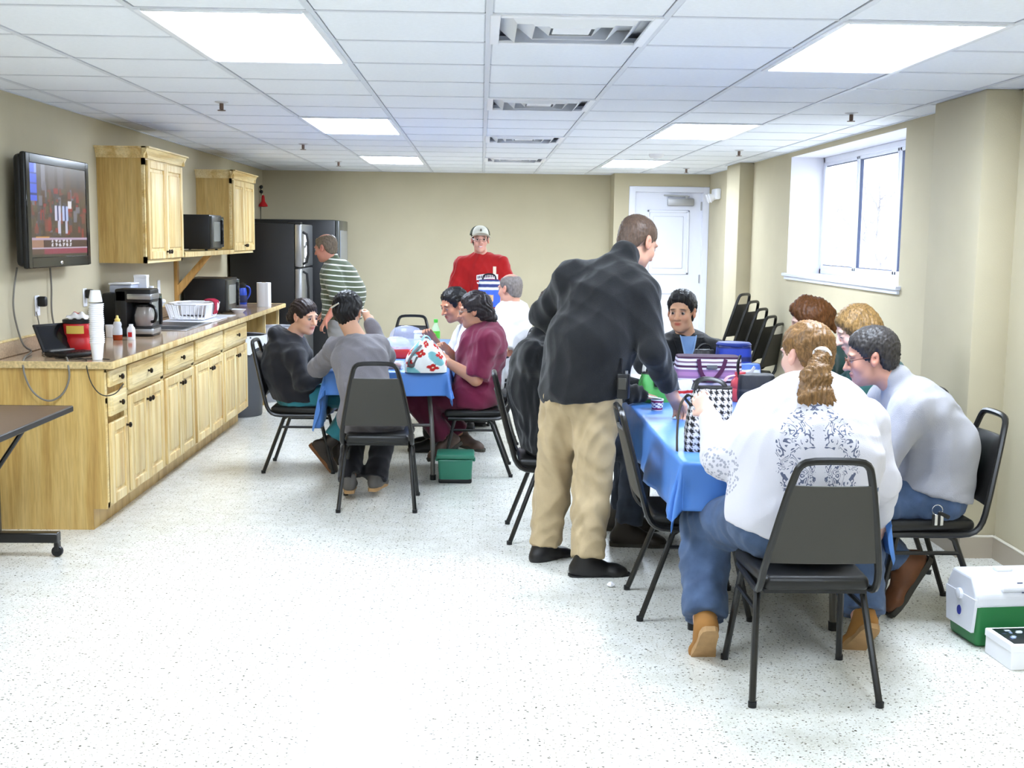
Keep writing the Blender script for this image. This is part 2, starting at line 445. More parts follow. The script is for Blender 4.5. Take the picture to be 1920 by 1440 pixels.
# window
M_vinyl = mat('white_vinyl_frame', srgb(226, 229, 240), rough=.35)
M_glass = mat('window_glass', (.95, .97, 1), rough=.02, trans=1., ior=1.01, spec=.3)
M_rev = mat('white_window_reveal', srgb(228, 228, 238), rough=.6)
win = thing('window_1', None, None, (0, 0, 0)); win['kind'] = 'structure'
XG = XR+.28
rv = MB().box((XR+.001, WY1-.002, WZ0), (XG+.06, WY1+.02, WZ1+.02)).box((XR+.001, WY0-.02, WZ0), (XG+.06, WY0+.002, WZ1+.02)).box((XR+.001, WY0-.02, WZ1-.002), (XG+.06, WY1+.02, WZ1+.02))
rv.build('window_reveal', M_rev, win, sm=False)
sl = MB().box((XR-.035, WY0-.05, WZ0-.022), (XG+.06, WY1+.05, WZ0+.004), .006, 2).box((XR-.018, WY0-.03, WZ0-.05), (XR+.01, WY1+.03, WZ0-.022), .004, 1)
sl.build('window_sill', M_vinyl, win)
fr = MB()
fw = .05
fr.box((XG, WY0, WZ0), (XG+.06, WY1, WZ0+fw), .006, 1).box((XG, WY0, WZ1-fw), (XG+.06, WY1, WZ1), .006, 1)
for yy in (WY0, WY1-fw): fr.box((XG, yy, WZ0), (XG+.06, yy+fw, WZ1), .006, 1)
fr.build('window_frame', M_vinyl, win)
third = (WY1-WY0)/3
M_gask = mat('dark_gasket', srgb(70, 80, 110), rough=.5)
for k in range(3):
    a = WY0+k*third; b_ = a+third
    mb = MB(); s_ = .035
    for lo, hi in (((a+.005, WZ0+fw-.005), (a+.005+s_, WZ1-fw+.005)), ((b_-.005-s_, WZ0+fw-.005), (b_-.005, WZ1-fw+.005)), ((a, WZ0+fw-.005), (b_, WZ0+fw+s_-.01)), ((a, WZ1-fw-s_+.01), (b_, WZ1-fw+.005))):
        mb.box((XG+.01, lo[0], lo[1]), (XG+.05, hi[0], hi[1]), .004, 1)
    mb.build('sash', M_vinyl, win)
    g = MB()
    y0, y1, z0, z1 = a+.04, b_-.04, WZ0+fw+.025, WZ1-fw-.025
    for p, q in (((y0, z0), (y0+.008, z1)), ((y1-.008, z0), (y1, z1)), ((y0, z0), (y1, z0+.006)), ((y0, z1-.006), (y1, z1))): g.box((XG+.018, *p), (XG+.04, *q))
    g.build('glazing_bead', M_gask, win, sm=False)
    MB().box((XG+.026, y0, z0), (XG+.030, y1, z1)).build('pane', M_glass, win, sm=False)

# door
M_door = mat('white_door_paint', srgb(226, 228, 240), rough=.35)
door = thing('door_1', None, None, ((DX0+DX1)/2, YD, 0)); door['kind'] = 'structure'
hx = (DX1-DX0)/2
dl = MB().box((-hx+.012, .03, .01), (hx-.012, .065, DZ-.012))
dl.build('door_leaf', M_door, door, sm=False)
for z0, z1 in ((.20, 1.0), (1.20, 1.95)):
    mb = MB(); x0, x1 = -.25, .25
    for lo, hi in (((x0, z0), (x0+.03, z1)), ((x1-.03, z0), (x1, z1)), ((x0, z0), (x1, z0+.03)), ((x0, z1-.03), (x1, z1))): mb.box((lo[0], .016, lo[1]), (hi[0], .032, hi[1]), .007, 1)
    mb.box((x0+.07, .019, z0+.07), (x1-.07, .033, z1-.07), .010, 1)
    mb.build('door_panel', M_door, door)
mb = MB()
mb.box((-hx-.065, -.016, 0), (-hx+.012, .09, DZ+.055), .005, 1).box((hx-.012, -.016, 0), (hx+.065, .09, DZ+.055), .005, 1).box((-hx, -.016, DZ-.012), (hx, .09, DZ+.055), .005, 1)
mb.build('door_frame', M_door, door)
M_alu = mat('closer_aluminium', srgb(176, 176, 178), rough=.4, metal=.6)
dc = MB().box((-.02, -.03, 2.0), (.29, .03, 2.085), .012, 2).build('door_closer', M_alu, door)
MB().box((-.07, -.05, 2.105), (.23, -.035, 2.122), .003, 1, rot=RY(2)).box((.18, -.055, 2.08), (.21, -.03, 2.12), .004, 1).build('closer_arm', M_alu, dc)
MB().lathe([(0, 0), (.03, 0), (.03, .01), (.012, .015), (.012, .045), (.028, .05), (.03, .07), (.02, .085), (0, .087)], 16, c=(-hx+.08, .03, .95), rot=RX(90)).build('door_knob', M_chrome, door)
mb = MB()
for z in (.25, 1.1, 1.95): mb.box((hx-.03, .01, z), (hx-.005, .035, z+.1), .004, 1)
mb.build('hinge', M_alu, door)
# emergency light on right wall
t = thing('emergency_light', 'white twin-head emergency light on the wall beside the door', 'emergency light', (XR, 13.3, 2.12))
MB().box((-.06, -.13, -.06), (0, .13, .06), .015, 2).build('housing', M_trimw, t)
for s_ in (-.07, .07):
    MB().lathe([(0, 0), (.03, 0), (.05, .05), (.052, .06), (.04, .065), (0, .062)], 14, c=(-.06, s_, -.03), rot=RY(-110)).build('lamp_head', M_trimw, t)
# light switch beside the door
t = thing('light_switch', 'small cream light switch on the jog beside the white door', 'switch', (XJ, YD+.2, 1.2))
MB().box((-.008, -.036, -.058), (0, .036, .058), .004, 1).build('plate', M_trimw, t)
MB().box((-.016, -.008, -.014), (-.006, .008, .014), .003, 1).build('toggle', M_trimw, t)

# trees and ground outside the window
M_bark = mat('bare_tree_bark', srgb(150, 148, 154), rough=.9, var=.1, vscale=12)
def tree(loc, h, seed, label):
    rnd = random.Random(seed)
    t = thing('bare_tree', label, 'tree', loc, group='leafless trees outside the window')
    trunk = MB(); br = MB()
    def limb(mb, p, d, L, r, lvl):
        pts = [p]; q = p.copy(); dd = d.copy()
        for i in range(4):
            dd = (dd+Vector((rnd.uniform(-.22, .22), rnd.uniform(-.22, .22), rnd.uniform(-.05, .16)))).normalized()
            q = q+dd*(L/4); pts.append(q.copy())
        mb.tube(pts, [r, r*.55], 5)
        if lvl < 4:
            for i in range(rnd.randint(3, 4) if lvl > 0 else 9):
                k = rnd.randint(1, 4); a = rnd.uniform(0, 6.28)
                nd = (dd*.6+Vector((math.cos(a), math.sin(a), rnd.uniform(-.1, .7)))*.8).normalized()
                limb(br, pts[k], nd, L*rnd.uniform(.38, .6), r*.5, lvl+1)
    limb(trunk, Vector((0, 0, 0)), Vector((0, 0, 1)), h*.75, h*.014, 0)
    trunk.build('trunk', M_bark, t); br.build('branches', M_bark, t)
for k, (x, y, h) in enumerate(((14.0, 41., 5.2), (18.2, 60, 6.2), (26.2, 80, 7.5))):
    tree((x, y, -1.2), h, 11+k, ['leafless tree seen through the pane closest to the near pillar', 'leafless tree seen through the pane closest to the far pillar', 'distant leafless tree standing behind the others outside the window'][k])
tag(MB().box((3.5, -30, -1.6), (80, 110, -1.2)).build('lawn', mat('winter_lawn', srgb(190, 190, 180), rough=.95, var=.15, vscale=2), sm=False), kind='structure')
# ================================================================== furniture and things
M_wood = wood('hickory_vertical', srgb(206, 172, 104), srgb(176, 136, 70), srgb(222, 194, 130), 'z')
M_woodp = wood('hickory_pale', srgb(224, 198, 140), srgb(198, 158, 92), srgb(238, 220, 174), 'z')
M_woodh = wood('hickory_horizontal', srgb(230, 206, 148), srgb(206, 170, 102), srgb(242, 224, 178), 'y')
M_woodx = wood('hickory_crosswise', srgb(226, 200, 138), srgb(200, 164, 96), srgb(240, 220, 170), 'x')
M_brace = wood('pine_brace', srgb(196, 150, 84), srgb(168, 120, 60), srgb(214, 172, 108), 'z')
M_knob = mat('dark_bronze_knob', srgb(52, 42, 34), rough=.35, metal=.7)
M_blk = mat('black_plastic', srgb(18, 18, 20), rough=.4)
M_blkg = mat('black_gloss', srgb(18, 18, 20), rough=.12)
M_blkm = mat('black_metal_tube', srgb(20, 19, 18), rough=.32, spec=.6)
M_vinylb = mat('black_vinyl', srgb(24, 23, 22), rough=.38, bump=.08, bscale=500)
M_vinylg = mat('charcoal_back_vinyl', srgb(58, 56, 50), rough=.55, bump=.15, bscale=700)
M_white = mat('white_plastic', srgb(236, 236, 240), rough=.4)
M_paper = mat('white_paper', srgb(242, 242, 245), rough=.8)
M_steel = mat('stainless_steel', srgb(178, 180, 184), rough=.28, metal=.9, var=.05, vscale=40, stretch=(1, 1, .02))
M_gray = mat('grey_metal', srgb(120, 120, 118), rough=.4, metal=.5)
M_cordg = mat('grey_cord', srgb(120, 116, 108), rough=.6)
M_cordb = mat('black_cord', srgb(40, 38, 34), rough=.6)

def paint_mat(name, rough=.6, estr=0., bump=0.):
    if name in MATS: return MATS[name]
    M = mat(name, (1, 1, 1), rough=rough, bump=bump, bscale=300)
    nt, N, Lk, b = nodes_of(M)
    a = N.new('ShaderNodeVertexColor'); a.layer_name = 'Col'
    Lk.new(a.outputs['Color'], b.inputs['Base Color'])
    if estr > 0:
        Lk.new(a.outputs['Color'], b.inputs['Emission Color']); b.inputs['Emission Strength'].default_value = estr
        b.inputs['Base Color'].default_value = (0, 0, 0, 1)
        for l in list(b.inputs['Base Color'].links): Lk.remove(l)
    return M
def painted_grid(name, fn, cf, nu, nv, M, parent=None, loc=None, thick=0.):
    """surface fn(u,v) with printed colours cf(u,v) (sRGB 0-255)"""
    V = [tuple(fn(i/nu, j/nv)) for i in range(nu+1) for j in range(nv+1)]
    Fc = [(i*(nv+1)+j, (i+1)*(nv+1)+j, (i+1)*(nv+1)+j+1, i*(nv+1)+j+1) for i in range(nu) for j in range(nv)]
    me = bpy.data.meshes.new(name); me.from_pydata(V, [], Fc)
    ca = me.color_attributes.new('Col', 'FLOAT_COLOR', 'POINT')
    buf = []
    for i in range(nu+1):
        for j in range(nv+1): buf += [*srgb(*cf(i/nu, j/nv)), 1.]
    ca.data.foreach_set('color', buf)
    me.materials.append(M)
    for p in me.polygons: p.use_smooth = True
    o = new_obj(name, me, parent, loc)
    if thick: solidify(o, thick)
    return o

def text_mesh(s, size, depth=.0005):
    c = bpy.data.curves.new('lettering', 'FONT'); c.body = s; c.size = size; c.extrude = depth; c.align_x = 'CENTER'; c.align_y = 'CENTER'
    o = bpy.data.objects.new('tmp', c); COL.objects.link(o)
    dg = bpy.context.evaluated_depsgraph_get()
    me = bpy.data.meshes.new_from_object(o.evaluated_get(dg)); bpy.data.objects.remove(o)
    return me
def text_obj(name, s, size, M, parent, loc, rot):
    me = text_mesh(s, size); me.materials.clear(); me.materials.append(M)
    o = new_obj(name, me, parent, loc); o.rotation_euler = rot; return o

# ------------------------------------------------------------------ cabinets
def panel_door(mb_parent, X, y0, y1, z0, z1, M, name='door', arch=False, drawer=False):
    """raised-panel door on plane X facing +x; returns object"""
    w = .055 if not drawer else .0
    mb = MB()
    if drawer:
        mb.box((X, y0, z0), (X+.02, y1, z1), .008, 2)
        mb.box((X+.018, y0+.03, z0+.025), (X+.024, y1-.03, z1-.025), .005, 1)
        return mb.build(name, M, mb_parent)
    for a, b_ in (((y0, z0), (y0+w, z1)), ((y1-w, z0), (y1, z1)), ((y0+w, z0), (y1-w, z0+w)), ((y0+w, z1-w), (y1-w, z1))): mb.box((X, *a), (X+.021, *b_), .005, 1)
    o = mb.build(name, M, mb_parent)
    pm = MB().box((X+.002, y0+w-.004, z0+w-.004), (X+.010, y1-w+.004, z1-w+.004))
    pm.box((X+.006, y0+w+.022, z0+w+.022), (X+.020, y1-w-.022, z1-w-.022), .010, 2)
    pm.build('raised_panel', M_woodp, o)
    return o
def knob(parent, x, y, z):
    MB().lathe([(0, 0), (.008, 0), (.006, .008), (.006, .014), (.015, .018), (.016, .026), (.008, .031), (0, .031)], 10, c=(x, y, z), rot=RY(90)).build('knob', M_knob, parent)
XF = -2.015
units = [(6.34, 6.70, 'narrow base cabinet with two small drawers at the counter end under the laptop', 1),
         (6.70, 7.47, 'wooden base cabinet under the coffee can with one drawer and two doors', 2),
         (7.47, 8.27, 'wooden base cabinet under the coffee maker with a knobbed drawer', 2),
         (8.27, 9.21, 'wooden sink base cabinet with a false drawer front and two doors', 2),
         (9.21, 10.15, 'wooden base cabinet beside the trash can at the end of the run', 2)]
for k, (y0, y1, lb, nd) in enumerate(units):
    t = thing('base_cabinet', lb, 'cabinet', (0, 0, 0), group='base cabinets under the counter')
    t.location = (XL, (y0+y1)/2, 0); ox, oy = XL, (y0+y1)/2
    ya, yb = y0-oy, y1-oy; X = XF-ox
    mb = MB().prism([(0.004, .0), (X-.075, .0), (X-.075, .115), (X-.022, .115), (X-.022, .884 if k != 3 else .73), (0.004, .884 if k != 3 else .73)], 1, ya+.001, yb-.001)
    mb.build('body', M_wood, t, sm=False)
    ff = MB(); s_ = .032
    for a, b_ in (((ya+.001, .115), (ya+s_, .884)), ((yb-s_, .115), (yb-.001, .884)), ((ya, .115), (yb, .145)), ((ya, .86), (yb, .884)), ((ya, .69), (yb, .72))): ff.box((X-.022, *a), (X, *b_))
    ff.build('face_frame', M_woodh, t, sm=False)
    if k == 0:
        for z0, z1 in ((.775, .865), (.615, .74)):
            d = panel_door(t, X, ya+.03, yb-.03, z0, z1, M_woodh, 'drawer', drawer=True); knob(d, X+.02, (ya+yb)/2, (z0+z1)/2)
        d = panel_door(t, X, ya+.03, yb-.03, .13, .58, M_woodp); knob(d, X+.02, yb-.06, .53)
    else:
        d = panel_door(t, X, ya+.03, yb-.03, .715, .862, M_woodh, 'drawer', drawer=True)
        if k != 3: knob(d, X+.022, 0, .788)
        d = panel_door(t, X, ya+.03, -.004, .13, .685, M_woodp); knob(d, X+.02, -.03, .62)
        d = panel_door(t, X, .004, yb-.03, .13, .685, M_woodp); knob(d, X+.02, .03, .62)
# finished end panel with toe notch: part of the first unit
fst = [o for o in COL.objects if o.name.startswith('base_cabinet')][0]
MB().prism([(0.0, .0), (XF-XL-.075, .0), (XF-XL-.075, .115), (XF-XL, .115), (XF-XL, .884), (0.0, .884)], 1, -.196, -.181).build('end_panel', M_wood, fst, sm=False)
# counter supports beyond the base cabinets
for yy, lb in ((11.12, 'pale wooden support panel holding up the counter beside the white-lined bin'), (11.86, 'wooden end panel under the far tip of the counter')):
    t = thing('counter_support', lb, 'panel', (XL, yy, 0))
    MB().box((.002, -.01, 0), (.56, .01, .884)).build('panel', M_wood, t, sm=False); MB().box((.56, -.014, 0), (.585, .014, .884), .002, 1).build('edge_strip', M_woodp, t)
# worktop
M_lam = mat('speckled_laminate', srgb(176, 150, 122), rough=.12, var=.22, vscale=90, spec=.6)
ct = thing('countertop', 'long speckled brown laminate countertop along the television wall', 'countertop', (XL, 6.32, 0))
L_ = 11.90-6.32
SX0, SX1, SY0, SY1 = .10, .50, 8.42-6.32, 9.18-6.32
top = MB()
for a, b_ in (((0.001, 0), (.63, SY0)), ((0.001, SY1), (.63, L_)), ((0.001, SY0), (SX0, SY1)), ((SX1, SY0), (.63, SY1))): top.box((*a, .885), (*b_, .92))
top.build('worktop', M_lam, ct, sm=False)
MB().box((.63, .0, .882), (.648, L_+.012, .921), .005, 2).box((0.001, L_, .882), (.64, L_+.014, .921), .004, 1).build('wood_edge', M_woodp, ct)
MB().box((0.001, -.012, .882), (.64, 0, .9205), .002, 1).build('end_edge', mat('laminate_edge', srgb(200, 176, 128), rough=.35, var=.25, vscale=70, bump=.2, bscale=60), ct)
MB().box((.001, 0, .921), (.02, L_, 1.01), .004, 1).build('backsplash', M_lam, ct)
MB().box((.0, 0, 1.005), (.024, L_, 1.016), .003, 1).build('backsplash_cap', M_woodp, ct)
# sink
sk = thing('sink', 'stainless steel sink set into the countertop', 'sink', (XL, 6.32, .92))
mb = MB()
x0, x1, y0, y1 = SX0, SX1, SY0, SY1
for a, b_ in (((x0-.02, y0-.02), (x1+.02, y0+.02)), ((x0-.02, y1-.02), (x1+.02, y1+.02)), ((x0-.02, y0), (x0+.02, y1)), ((x1-.02, y0), (x1+.02, y1))): mb.box((*a, .0005), (*b_, .006), .002, 1)
mb.build('rim', M_steel, sk)
mb = MB()
ym = (y0+y1)/2
for a, b_ in ((y0+.02, ym-.015), (ym+.015, y1-.02)):
    A = [(x0+.02, a), (x1-.02, a), (x1-.02, b_), (x0+.02, b_)]; B = [(x0+.04, a+.02), (x1-.04, a+.02), (x1-.04, b_-.02), (x0+.04, b_-.02)]
    va = [mb.bm.verts.new((*p, .004)) for p in A]; vb = [mb.bm.verts.new((*p, -.16)) for p in B]
    for i in range(4): mb.bm.faces.new((va[i], va[(i+1) % 4], vb[(i+1) % 4], vb[i]))
    mb.bm.faces.new(vb)
mb.box((x0+.02, ym-.015, -.02), (x1-.02, ym+.015, .004), .003, 1)
mb.build('basin', M_steel, sk)
mb = MB().lathe([(.022, .004), (.02, .03), (.012, .05)], 12, c=(.05, ym, 0)).tube([(.05, ym, .03), (.05, ym, .13), (.10, ym, .17), (.19, ym, .155), (.20, ym, .13)], .010, 8, smoothp=2)
mb.build('faucet', M_chrome, sk)
# wall cabinets
def wall_cab(y0, y1, z0, z1, lb):
    X = .32; oy = (y0+y1)/2
    t = thing('upper_cabinet', lb, 'cabinet', (XL, oy, z0), group='wall cabinets over the counter')
    h = z1-z0; ya, yb = y0-oy, y1-oy
    MB().box((.001, ya, 0), (X-.02, yb, h-.02)).build('body', M_wood, t, sm=False)
    ff = MB(); s_ = .035
    for a, b_ in (((ya, 0), (ya+s_, h-.06)), ((yb-s_, 0), (yb, h-.06)), ((ya, 0), (yb, .045)), ((ya, h-.12), (yb, h-.06))): ff.box((X-.02, *a), (X, *b_))
    ff.build('face_frame', M_woodh, t, sm=False)
    for a, b_, ky in ((ya+.025, -.003, -.03), (.003, yb-.025, .03)):
        d = panel_door(t, X, a, b_, .025, h-.085, M_woodp); knob(d, X+.02, ky, .075)
    # stepped crown
    cr = MB()
    prof = [(-.001, -.075), (.012, -.075), (.014, -.055), (.030, -.030), (.036, -.012), (.052, -.010), (.052, 0), (-.001, 0)]
    cr.prism([(X+p[0], h+p[1]) for p in prof], 1, ya-.052, yb+.052)
    cr.prism([(ya-p[0], h+p[1]) for p in prof], 0, .001, X+.03)
    cr.prism([(yb+p[0], h+p[1]) for p in prof], 0, .001, X+.03)
    cr.build('crown_molding', M_woodh, t, sm=False)
wall_cab(8.15, 9.13, 1.40, 2.185, 'large pale wooden wall cabinet with crown molding next to the television')
wall_cab(10.95, 11.97, 1.425, 2.185, 'pale wooden wall cabinet with crown molding beside the shelf microwave')
# shelf with diagonal brace
t = thing('bracket_shelf', 'wooden shelf between the two wall cabinets with a diagonal brace', 'shelf', (XL, 9.14, 0))
MB().box((.001, 0, 1.44), (.34, 1.80, 1.462), .002, 1).build('board', M_woodh, t)
MB().box((.32, 0, 1.425), (.342, 1.80, 1.464), .002, 1).build('front_strip', M_woodp, t)
MB().box((.001, .97, .96), (.03, 1.03, 1.44), .002, 1).build('wall_strip', M_brace, t)
MB().prism([(.03, 1.08), (.03, 1.17), (.27, 1.44), (.33, 1.44)], 1, .975, 1.02).build('diagonal_brace', M_brace, t, sm=False)

# ------------------------------------------------------------------ television
tv = thing('television', 'flat screen television mounted high on the left wall', 'television', (XL, 7.03, 1.72))
W2, H2 = .515, .317
X0, X1 = .055, .145
tm = MB().box((X0+.012, -W2+.01, -H2+.01), (X1-.02, W2-.01, H2-.01), .03, 3).box((X1-.035, -W2, -H2), (X1-.004, W2, H2), .012, 3)
tm.build('housing', M_blk, tv)
bz = MB()
sy0, sy1, sz0, sz1 = -.46, .455, -.255, .262
for a, b_ in (((-W2+.004, -H2+.004), (sy0, H2-.004)), ((sy1, -H2+.004), (W2-.004, H2-.004)), ((sy0, -H2+.004), (sy1, sz0)), ((sy0, sz1), (sy1, H2-.004))): bz.box((X1-.012, *a), (X1, *b_), .003, 1)
bz.build('bezel', M_blkg, tv)
MB().box((.0, -.18, -.15), (.07, .18, .15), .004, 1).build('wall_mount', M_blkm, tv)
MB().sphere((X1+.001, -.01, -.292), .014, (.3, 1.6, .8)).build('badge', M_chrome, tv)
rn = random.Random(3)
crowd = [(rn.random(), rn.uniform(.25, .75), rn.uniform(.012, .04), rn.uniform(.02, .07), rn.choice([(92, 66, 50), (60, 48, 44), (130, 70, 60), (120, 118, 130), (80, 76, 80), (150, 50, 46), (96, 84, 62)])) for _ in range(150)]
def tvcol(u, v):
    # v from the bottom up
    c = (74, 58, 44)
    if v > .72: c = (84, 72, 64)
    for (x, w, cc) in ((.22, .035, (138, 136, 148)), (.36, .06, (104, 94, 92)), (.52, .05, (110, 100, 100)), (.66, .04, (96, 78, 62)), (.86, .03, (70, 60, 56))):
        if v > .74 and abs(u-x) < w: c = cc
    for x, y, w, h, cc in crowd:
        if abs(u-x) < w and abs(v-y) < h: c = cc
    if .0 < u < .11 and v > .60: c = (74, 104, 240) if (v*9) % 1 > .12 else (40, 44, 120)
    if .08 < u < .11 and v > .60+.3: c = (150, 170, 250)
    for x0_, col in ((.43, (214, 214, 240)), (.56, (190, 206, 250))):
        if abs(u-x0_-.03) < .055 and .40 < v < .56: c = col if abs(u-x0_-.03) > .012 else (50, 52, 110)
        if abs(u-x0_-.05) < .022 and .25 < v < .40: c = (200, 202, 226)
    if abs(u-.68) < .035 and .54 < v < .63: c = (236, 236, 244)
    if .07 < u < .30 and .205 < v < .225: c = (226, 160, 60)
    if v < .205:
        c = (76, 52, 48)
        if .0 < u < .2: c = (170, 130, 110)
        if v > .19: c = (196, 176, 204)
    # two rows of small white marks, too blurred to read
    if .115 < v < .185 and .30 < u < .72 and math.sin(u*95)+.6*math.sin(u*41+v*160) > .1 and abs(v-.15) > .006: c = (232, 230, 240)
    if v < .10: c = (150, 60, 84) if u > .2 else (96, 70, 60)
    if .085 < v < .10: c = (210, 196, 220)
    if v < .03: c = (60, 60, 50)
    return c
MB()
scr = painted_grid('screen', lambda u, v: (X1-.0030, sy0+(sy1-sy0)*u, sz0+(sz1-sz0)*v), tvcol, 120, 84, paint_mat('tv_picture', .25, .17), tv)
me = scr.data
# cords hanging from the television
def cord(name, pts, r, M, label):
    o = MB().tube(pts, r, 6, smoothp=3).build(name, M); return tag(o, label, 'cord')
w_ = XL+.02
pp = lambda x, y, X: tuple(atx(x, y, X))
cord('hanging_cable', [pp(32, 502, w_), pp(26, 540, w_), pp(24, 580, w_), pp(34, 622, w_), pp(44, 650, w_+.03), (XL+.06, 6.75, .93), (XL+.10, 6.55, .927), (XL+.14, 6.40, .927), (XL+.17, 6.305, .91), (XL+.18, 6.298, .84), (XL+.22, 6.297, .75), (XL+.30, 6.297, .70), (XL+.38, 6.297, .74), (XL+.42, 6.298, .83), (XL+.41, 6.304, .91), (XL+.38, 6.38, .928), (XL+.33, 6.50, .927)], .0055, M_cordg, 'grey cord looping from the television over the counter edge')
cord('hanging_cable', [pp(94, 502, w_), pp(97, 540, w_), pp(96, 575, w_), pp(99, 602, w_), pp(107, 625, w_), (XL+.06, 7.05, 1.02), (XL+.12, 6.95, .935), (XL+.22, 6.80, .928)], .0055, M_cordg, 'grey cord hanging from the television behind the red can')
cord('thin_cable', [pp(68, 585, w_), pp(73, 605, w_), pp(76, 630, w_), (XL+.05, 6.95, 1.02), (XL+.09, 6.85, .93), (XL+.15, 6.62, .927), (XL+.30, 6.50, .928)], .004, M_cordg, 'thin cord running from the wall outlet to the laptop')
cord('thin_cable', [(XL+.36, 6.50, .927), (XL+.45, 6.42, .927), (XL+.50, 6.34, .926), (XL+.505, 6.302, .90), (XL+.53, 6.298, .80), (XL+.585, 6.298, .735), (XL+.655, 6.315, .745), (XL+.665, 6.42, .79)], .003, M_cordb, 'thin black cord drooping over the counter corner')
cord('thin_cable', [(XL+.30, 6.43, .925), (XL+.42, 6.40, .925), (XL+.52, 6.44, .925), (XL+.60, 6.40, .925)], .003, M_cordb, 'short black cord lying on the counter beside the laptop')
# wall outlets
def outlet(Y, Z, lb, plug=False):
    t = thing('power_outlet', lb, 'outlet', (XL, Y, Z), group='wall outlets above the counter')
    MB().box((.0, -.036, -.06), (.007, .036, .06), .004, 1).build('plate', M_white, t)
    for z in (-.022, .022): MB().box((.005, -.016, z-.015), (.010, .016, z+.015), .004, 1).build('socket', M_white, t)
    if plug: MB().box((.008, -.022, -.005), (.06, .022, .055), .012, 2).build('plug_adapter', M_blk, t)
outlet(6.99, 1.175, 'white wall outlet below the television holding a black adapter', True)
outlet(7.83, 1.18, 'white wall outlet beside the paper cups and microwave', True)
outlet(9.62, 1.17, 'blank white wall plate beside the shelf brace')

# ------------------------------------------------------------------ things on the counter
CT = .9205
# small laptop
t = thing('laptop', 'small black laptop standing open on the counter end', 'laptop', (-2.27, 6.60, CT), math.radians(60))
MB().box((-.12, -.09, .004), (.12, .09, .026), .008, 2).build('base', M_blk, t)
kb = t.children[0]
for i in range(9):
    for j in range(4): MB().box((-.105+i*.0235, -.06+j*.022, .026), (-.105+i*.0235+.019, -.06+j*.022+.018, .0285)).build('key', M_blkm, kb, sm=False)
ld = MB().box((-.12, .0, .0), (.12, .014, .17), .006, 2)
bmesh.ops.rotate(ld.bm, cent=(0, 0, 0), matrix=RX(-28), verts=ld.bm.verts[:]); bmesh.ops.translate(ld.bm, vec=(0, .088, .026), verts=ld.bm.verts[:])
lid = ld.build('lid', M_blk, t)
sg = MB().box((-.105, -.0015, .015), (.105, .0005, .155)); bmesh.ops.rotate(sg.bm, cent=(0, 0, 0), matrix=RX(-28), verts=sg.bm.verts[:]); bmesh.ops.translate(sg.bm, vec=(0, .088, .026), verts=sg.bm.verts[:])
sg.build('screen', M_blkg, lid, sm=False)
MB().box((-.09, .07, .02), (.09, .095, .036), .006, 2).build('hinge', M_gray, t)
for s_ in (-.1, .1):
    for q in (-.07, .07): MB().box((s_-.012, q-.008, 0), (s_+.012, q+.008, .006)).build('foot', M_blk, t, sm=False)
# red coffee can
M_red = mat('red_plastic', srgb(196, 28, 34), rough=.32)
t = thing('coffee_can', 'red coffee can with a black lid behind the laptop', 'coffee can', (-2.30, 6.78, CT))
MB().lathe([(0, 0), (.074, 0), (.078, .006), (.078, .075), (.072, .085), (.072, .10), (.078, .112), (.078, .165), (.074, .172), (0, .172)], 24).build('can', M_red, t)
MB().lathe([(0, .172), (.080, .172), (.081, .19), (.076, .194), (0, .194)], 24).build('lid', M_blk, t)
MB().grid(lambda u, v: (.0786*math.cos(-2.1+1.3*u), .0786*math.sin(-2.1+1.3*u), .115+.045*v), 8, 2).build('label_band', mat('can_label_yellow', srgb(226, 190, 90), rough=.4), t)
t = thing('snack_bag', 'small red and white packet lying on the red coffee can', 'packet', (-2.30, 6.80, CT+.195))
painted_grid('wrapper', lambda u, v: (-.06+.12*u, -.05+.10*v, .002+.035*math.sin(math.pi*u)**.5*math.sin(math.pi*v)**.5+.006*math.sin(17*u+5*v)), lambda u, v: (200, 50, 40) if .35 < u < .6 and .3 < v < .8 else (232, 228, 226), 16, 16, paint_mat('foil_wrapper', .35), t, thick=.002)
# stack of foam cups: each rim ring reads separately
t0 = None
for k in range(21):
    z = CT+.0005+k*.0105
    if t0 is None:
        cm_ = MB().lathe([(0, .002), (.026, 0), (.036, .090), (.0395, .0915), (.0395, .096), (.0355, .096), (.026, .006), (0, .006)], 20).mesh('foam_cup', mat('foam_cup_white', srgb(240, 240, 244), rough=.55))
    o = new_obj('foam_cup', cm_, None, (-2.075+.0015*math.sin(k*.7), 6.42, z)); t0 = o
    tag(o, 'white foam cup nested in the tall stack beside the red can', 'cup', 'tall stack of white foam cups')
o = new_obj('foam_cup', MB().lathe([(0, 0), (.026, 0), (.036, .058), (.036, .062), (.033, .060), (.024, .004), (0, .004)], 20).mesh('cup_top', MATS['foam_cup_white']), None, (-2.077, 6.42, CT+21*.0105+.088)); tag(o, 'white printed cup upside down atop the foam cup stack', 'cup')
o.rotation_euler = (math.pi, 0, 0); o.location.z += .068
# honey bottle
t = thing('honey_bottle', 'clear squeeze bottle with amber honey and a yellow cap', 'bottle', (-2.33, 7.62, CT))
MB().lathe([(0, 0), (.028, 0), (.030, .006), (.031, .035), (0, .035)], 16).build('honey', mat('amber_honey', srgb(150, 50, 10), rough=.2), t)
MB().lathe([(.0312, .035), (.030, .07), (.024, .085), (.027, .10), (.022, .118), (.014, .122), (0, .122)], 16).build('bottle_body', mat('clear_plastic', srgb(225, 228, 235), rough=.15, alpha=.75), t)
MB().lathe([(.017, .120), (.018, .135), (.010, .140), (.007, .158), (0, .160)], 14).build('cap', mat('pale_yellow_cap', srgb(240, 215, 130), rough=.4), t)
t = thing('creamer_bottle', 'small white creamer bottle next to the honey', 'bottle', (-2.255, 7.66, CT))
MB().lathe([(0, 0), (.026, 0), (.027, .05), (.024, .075), (.013, .09), (.013, .1), (0, .1)], 16).build('bottle_body', M_white, t)
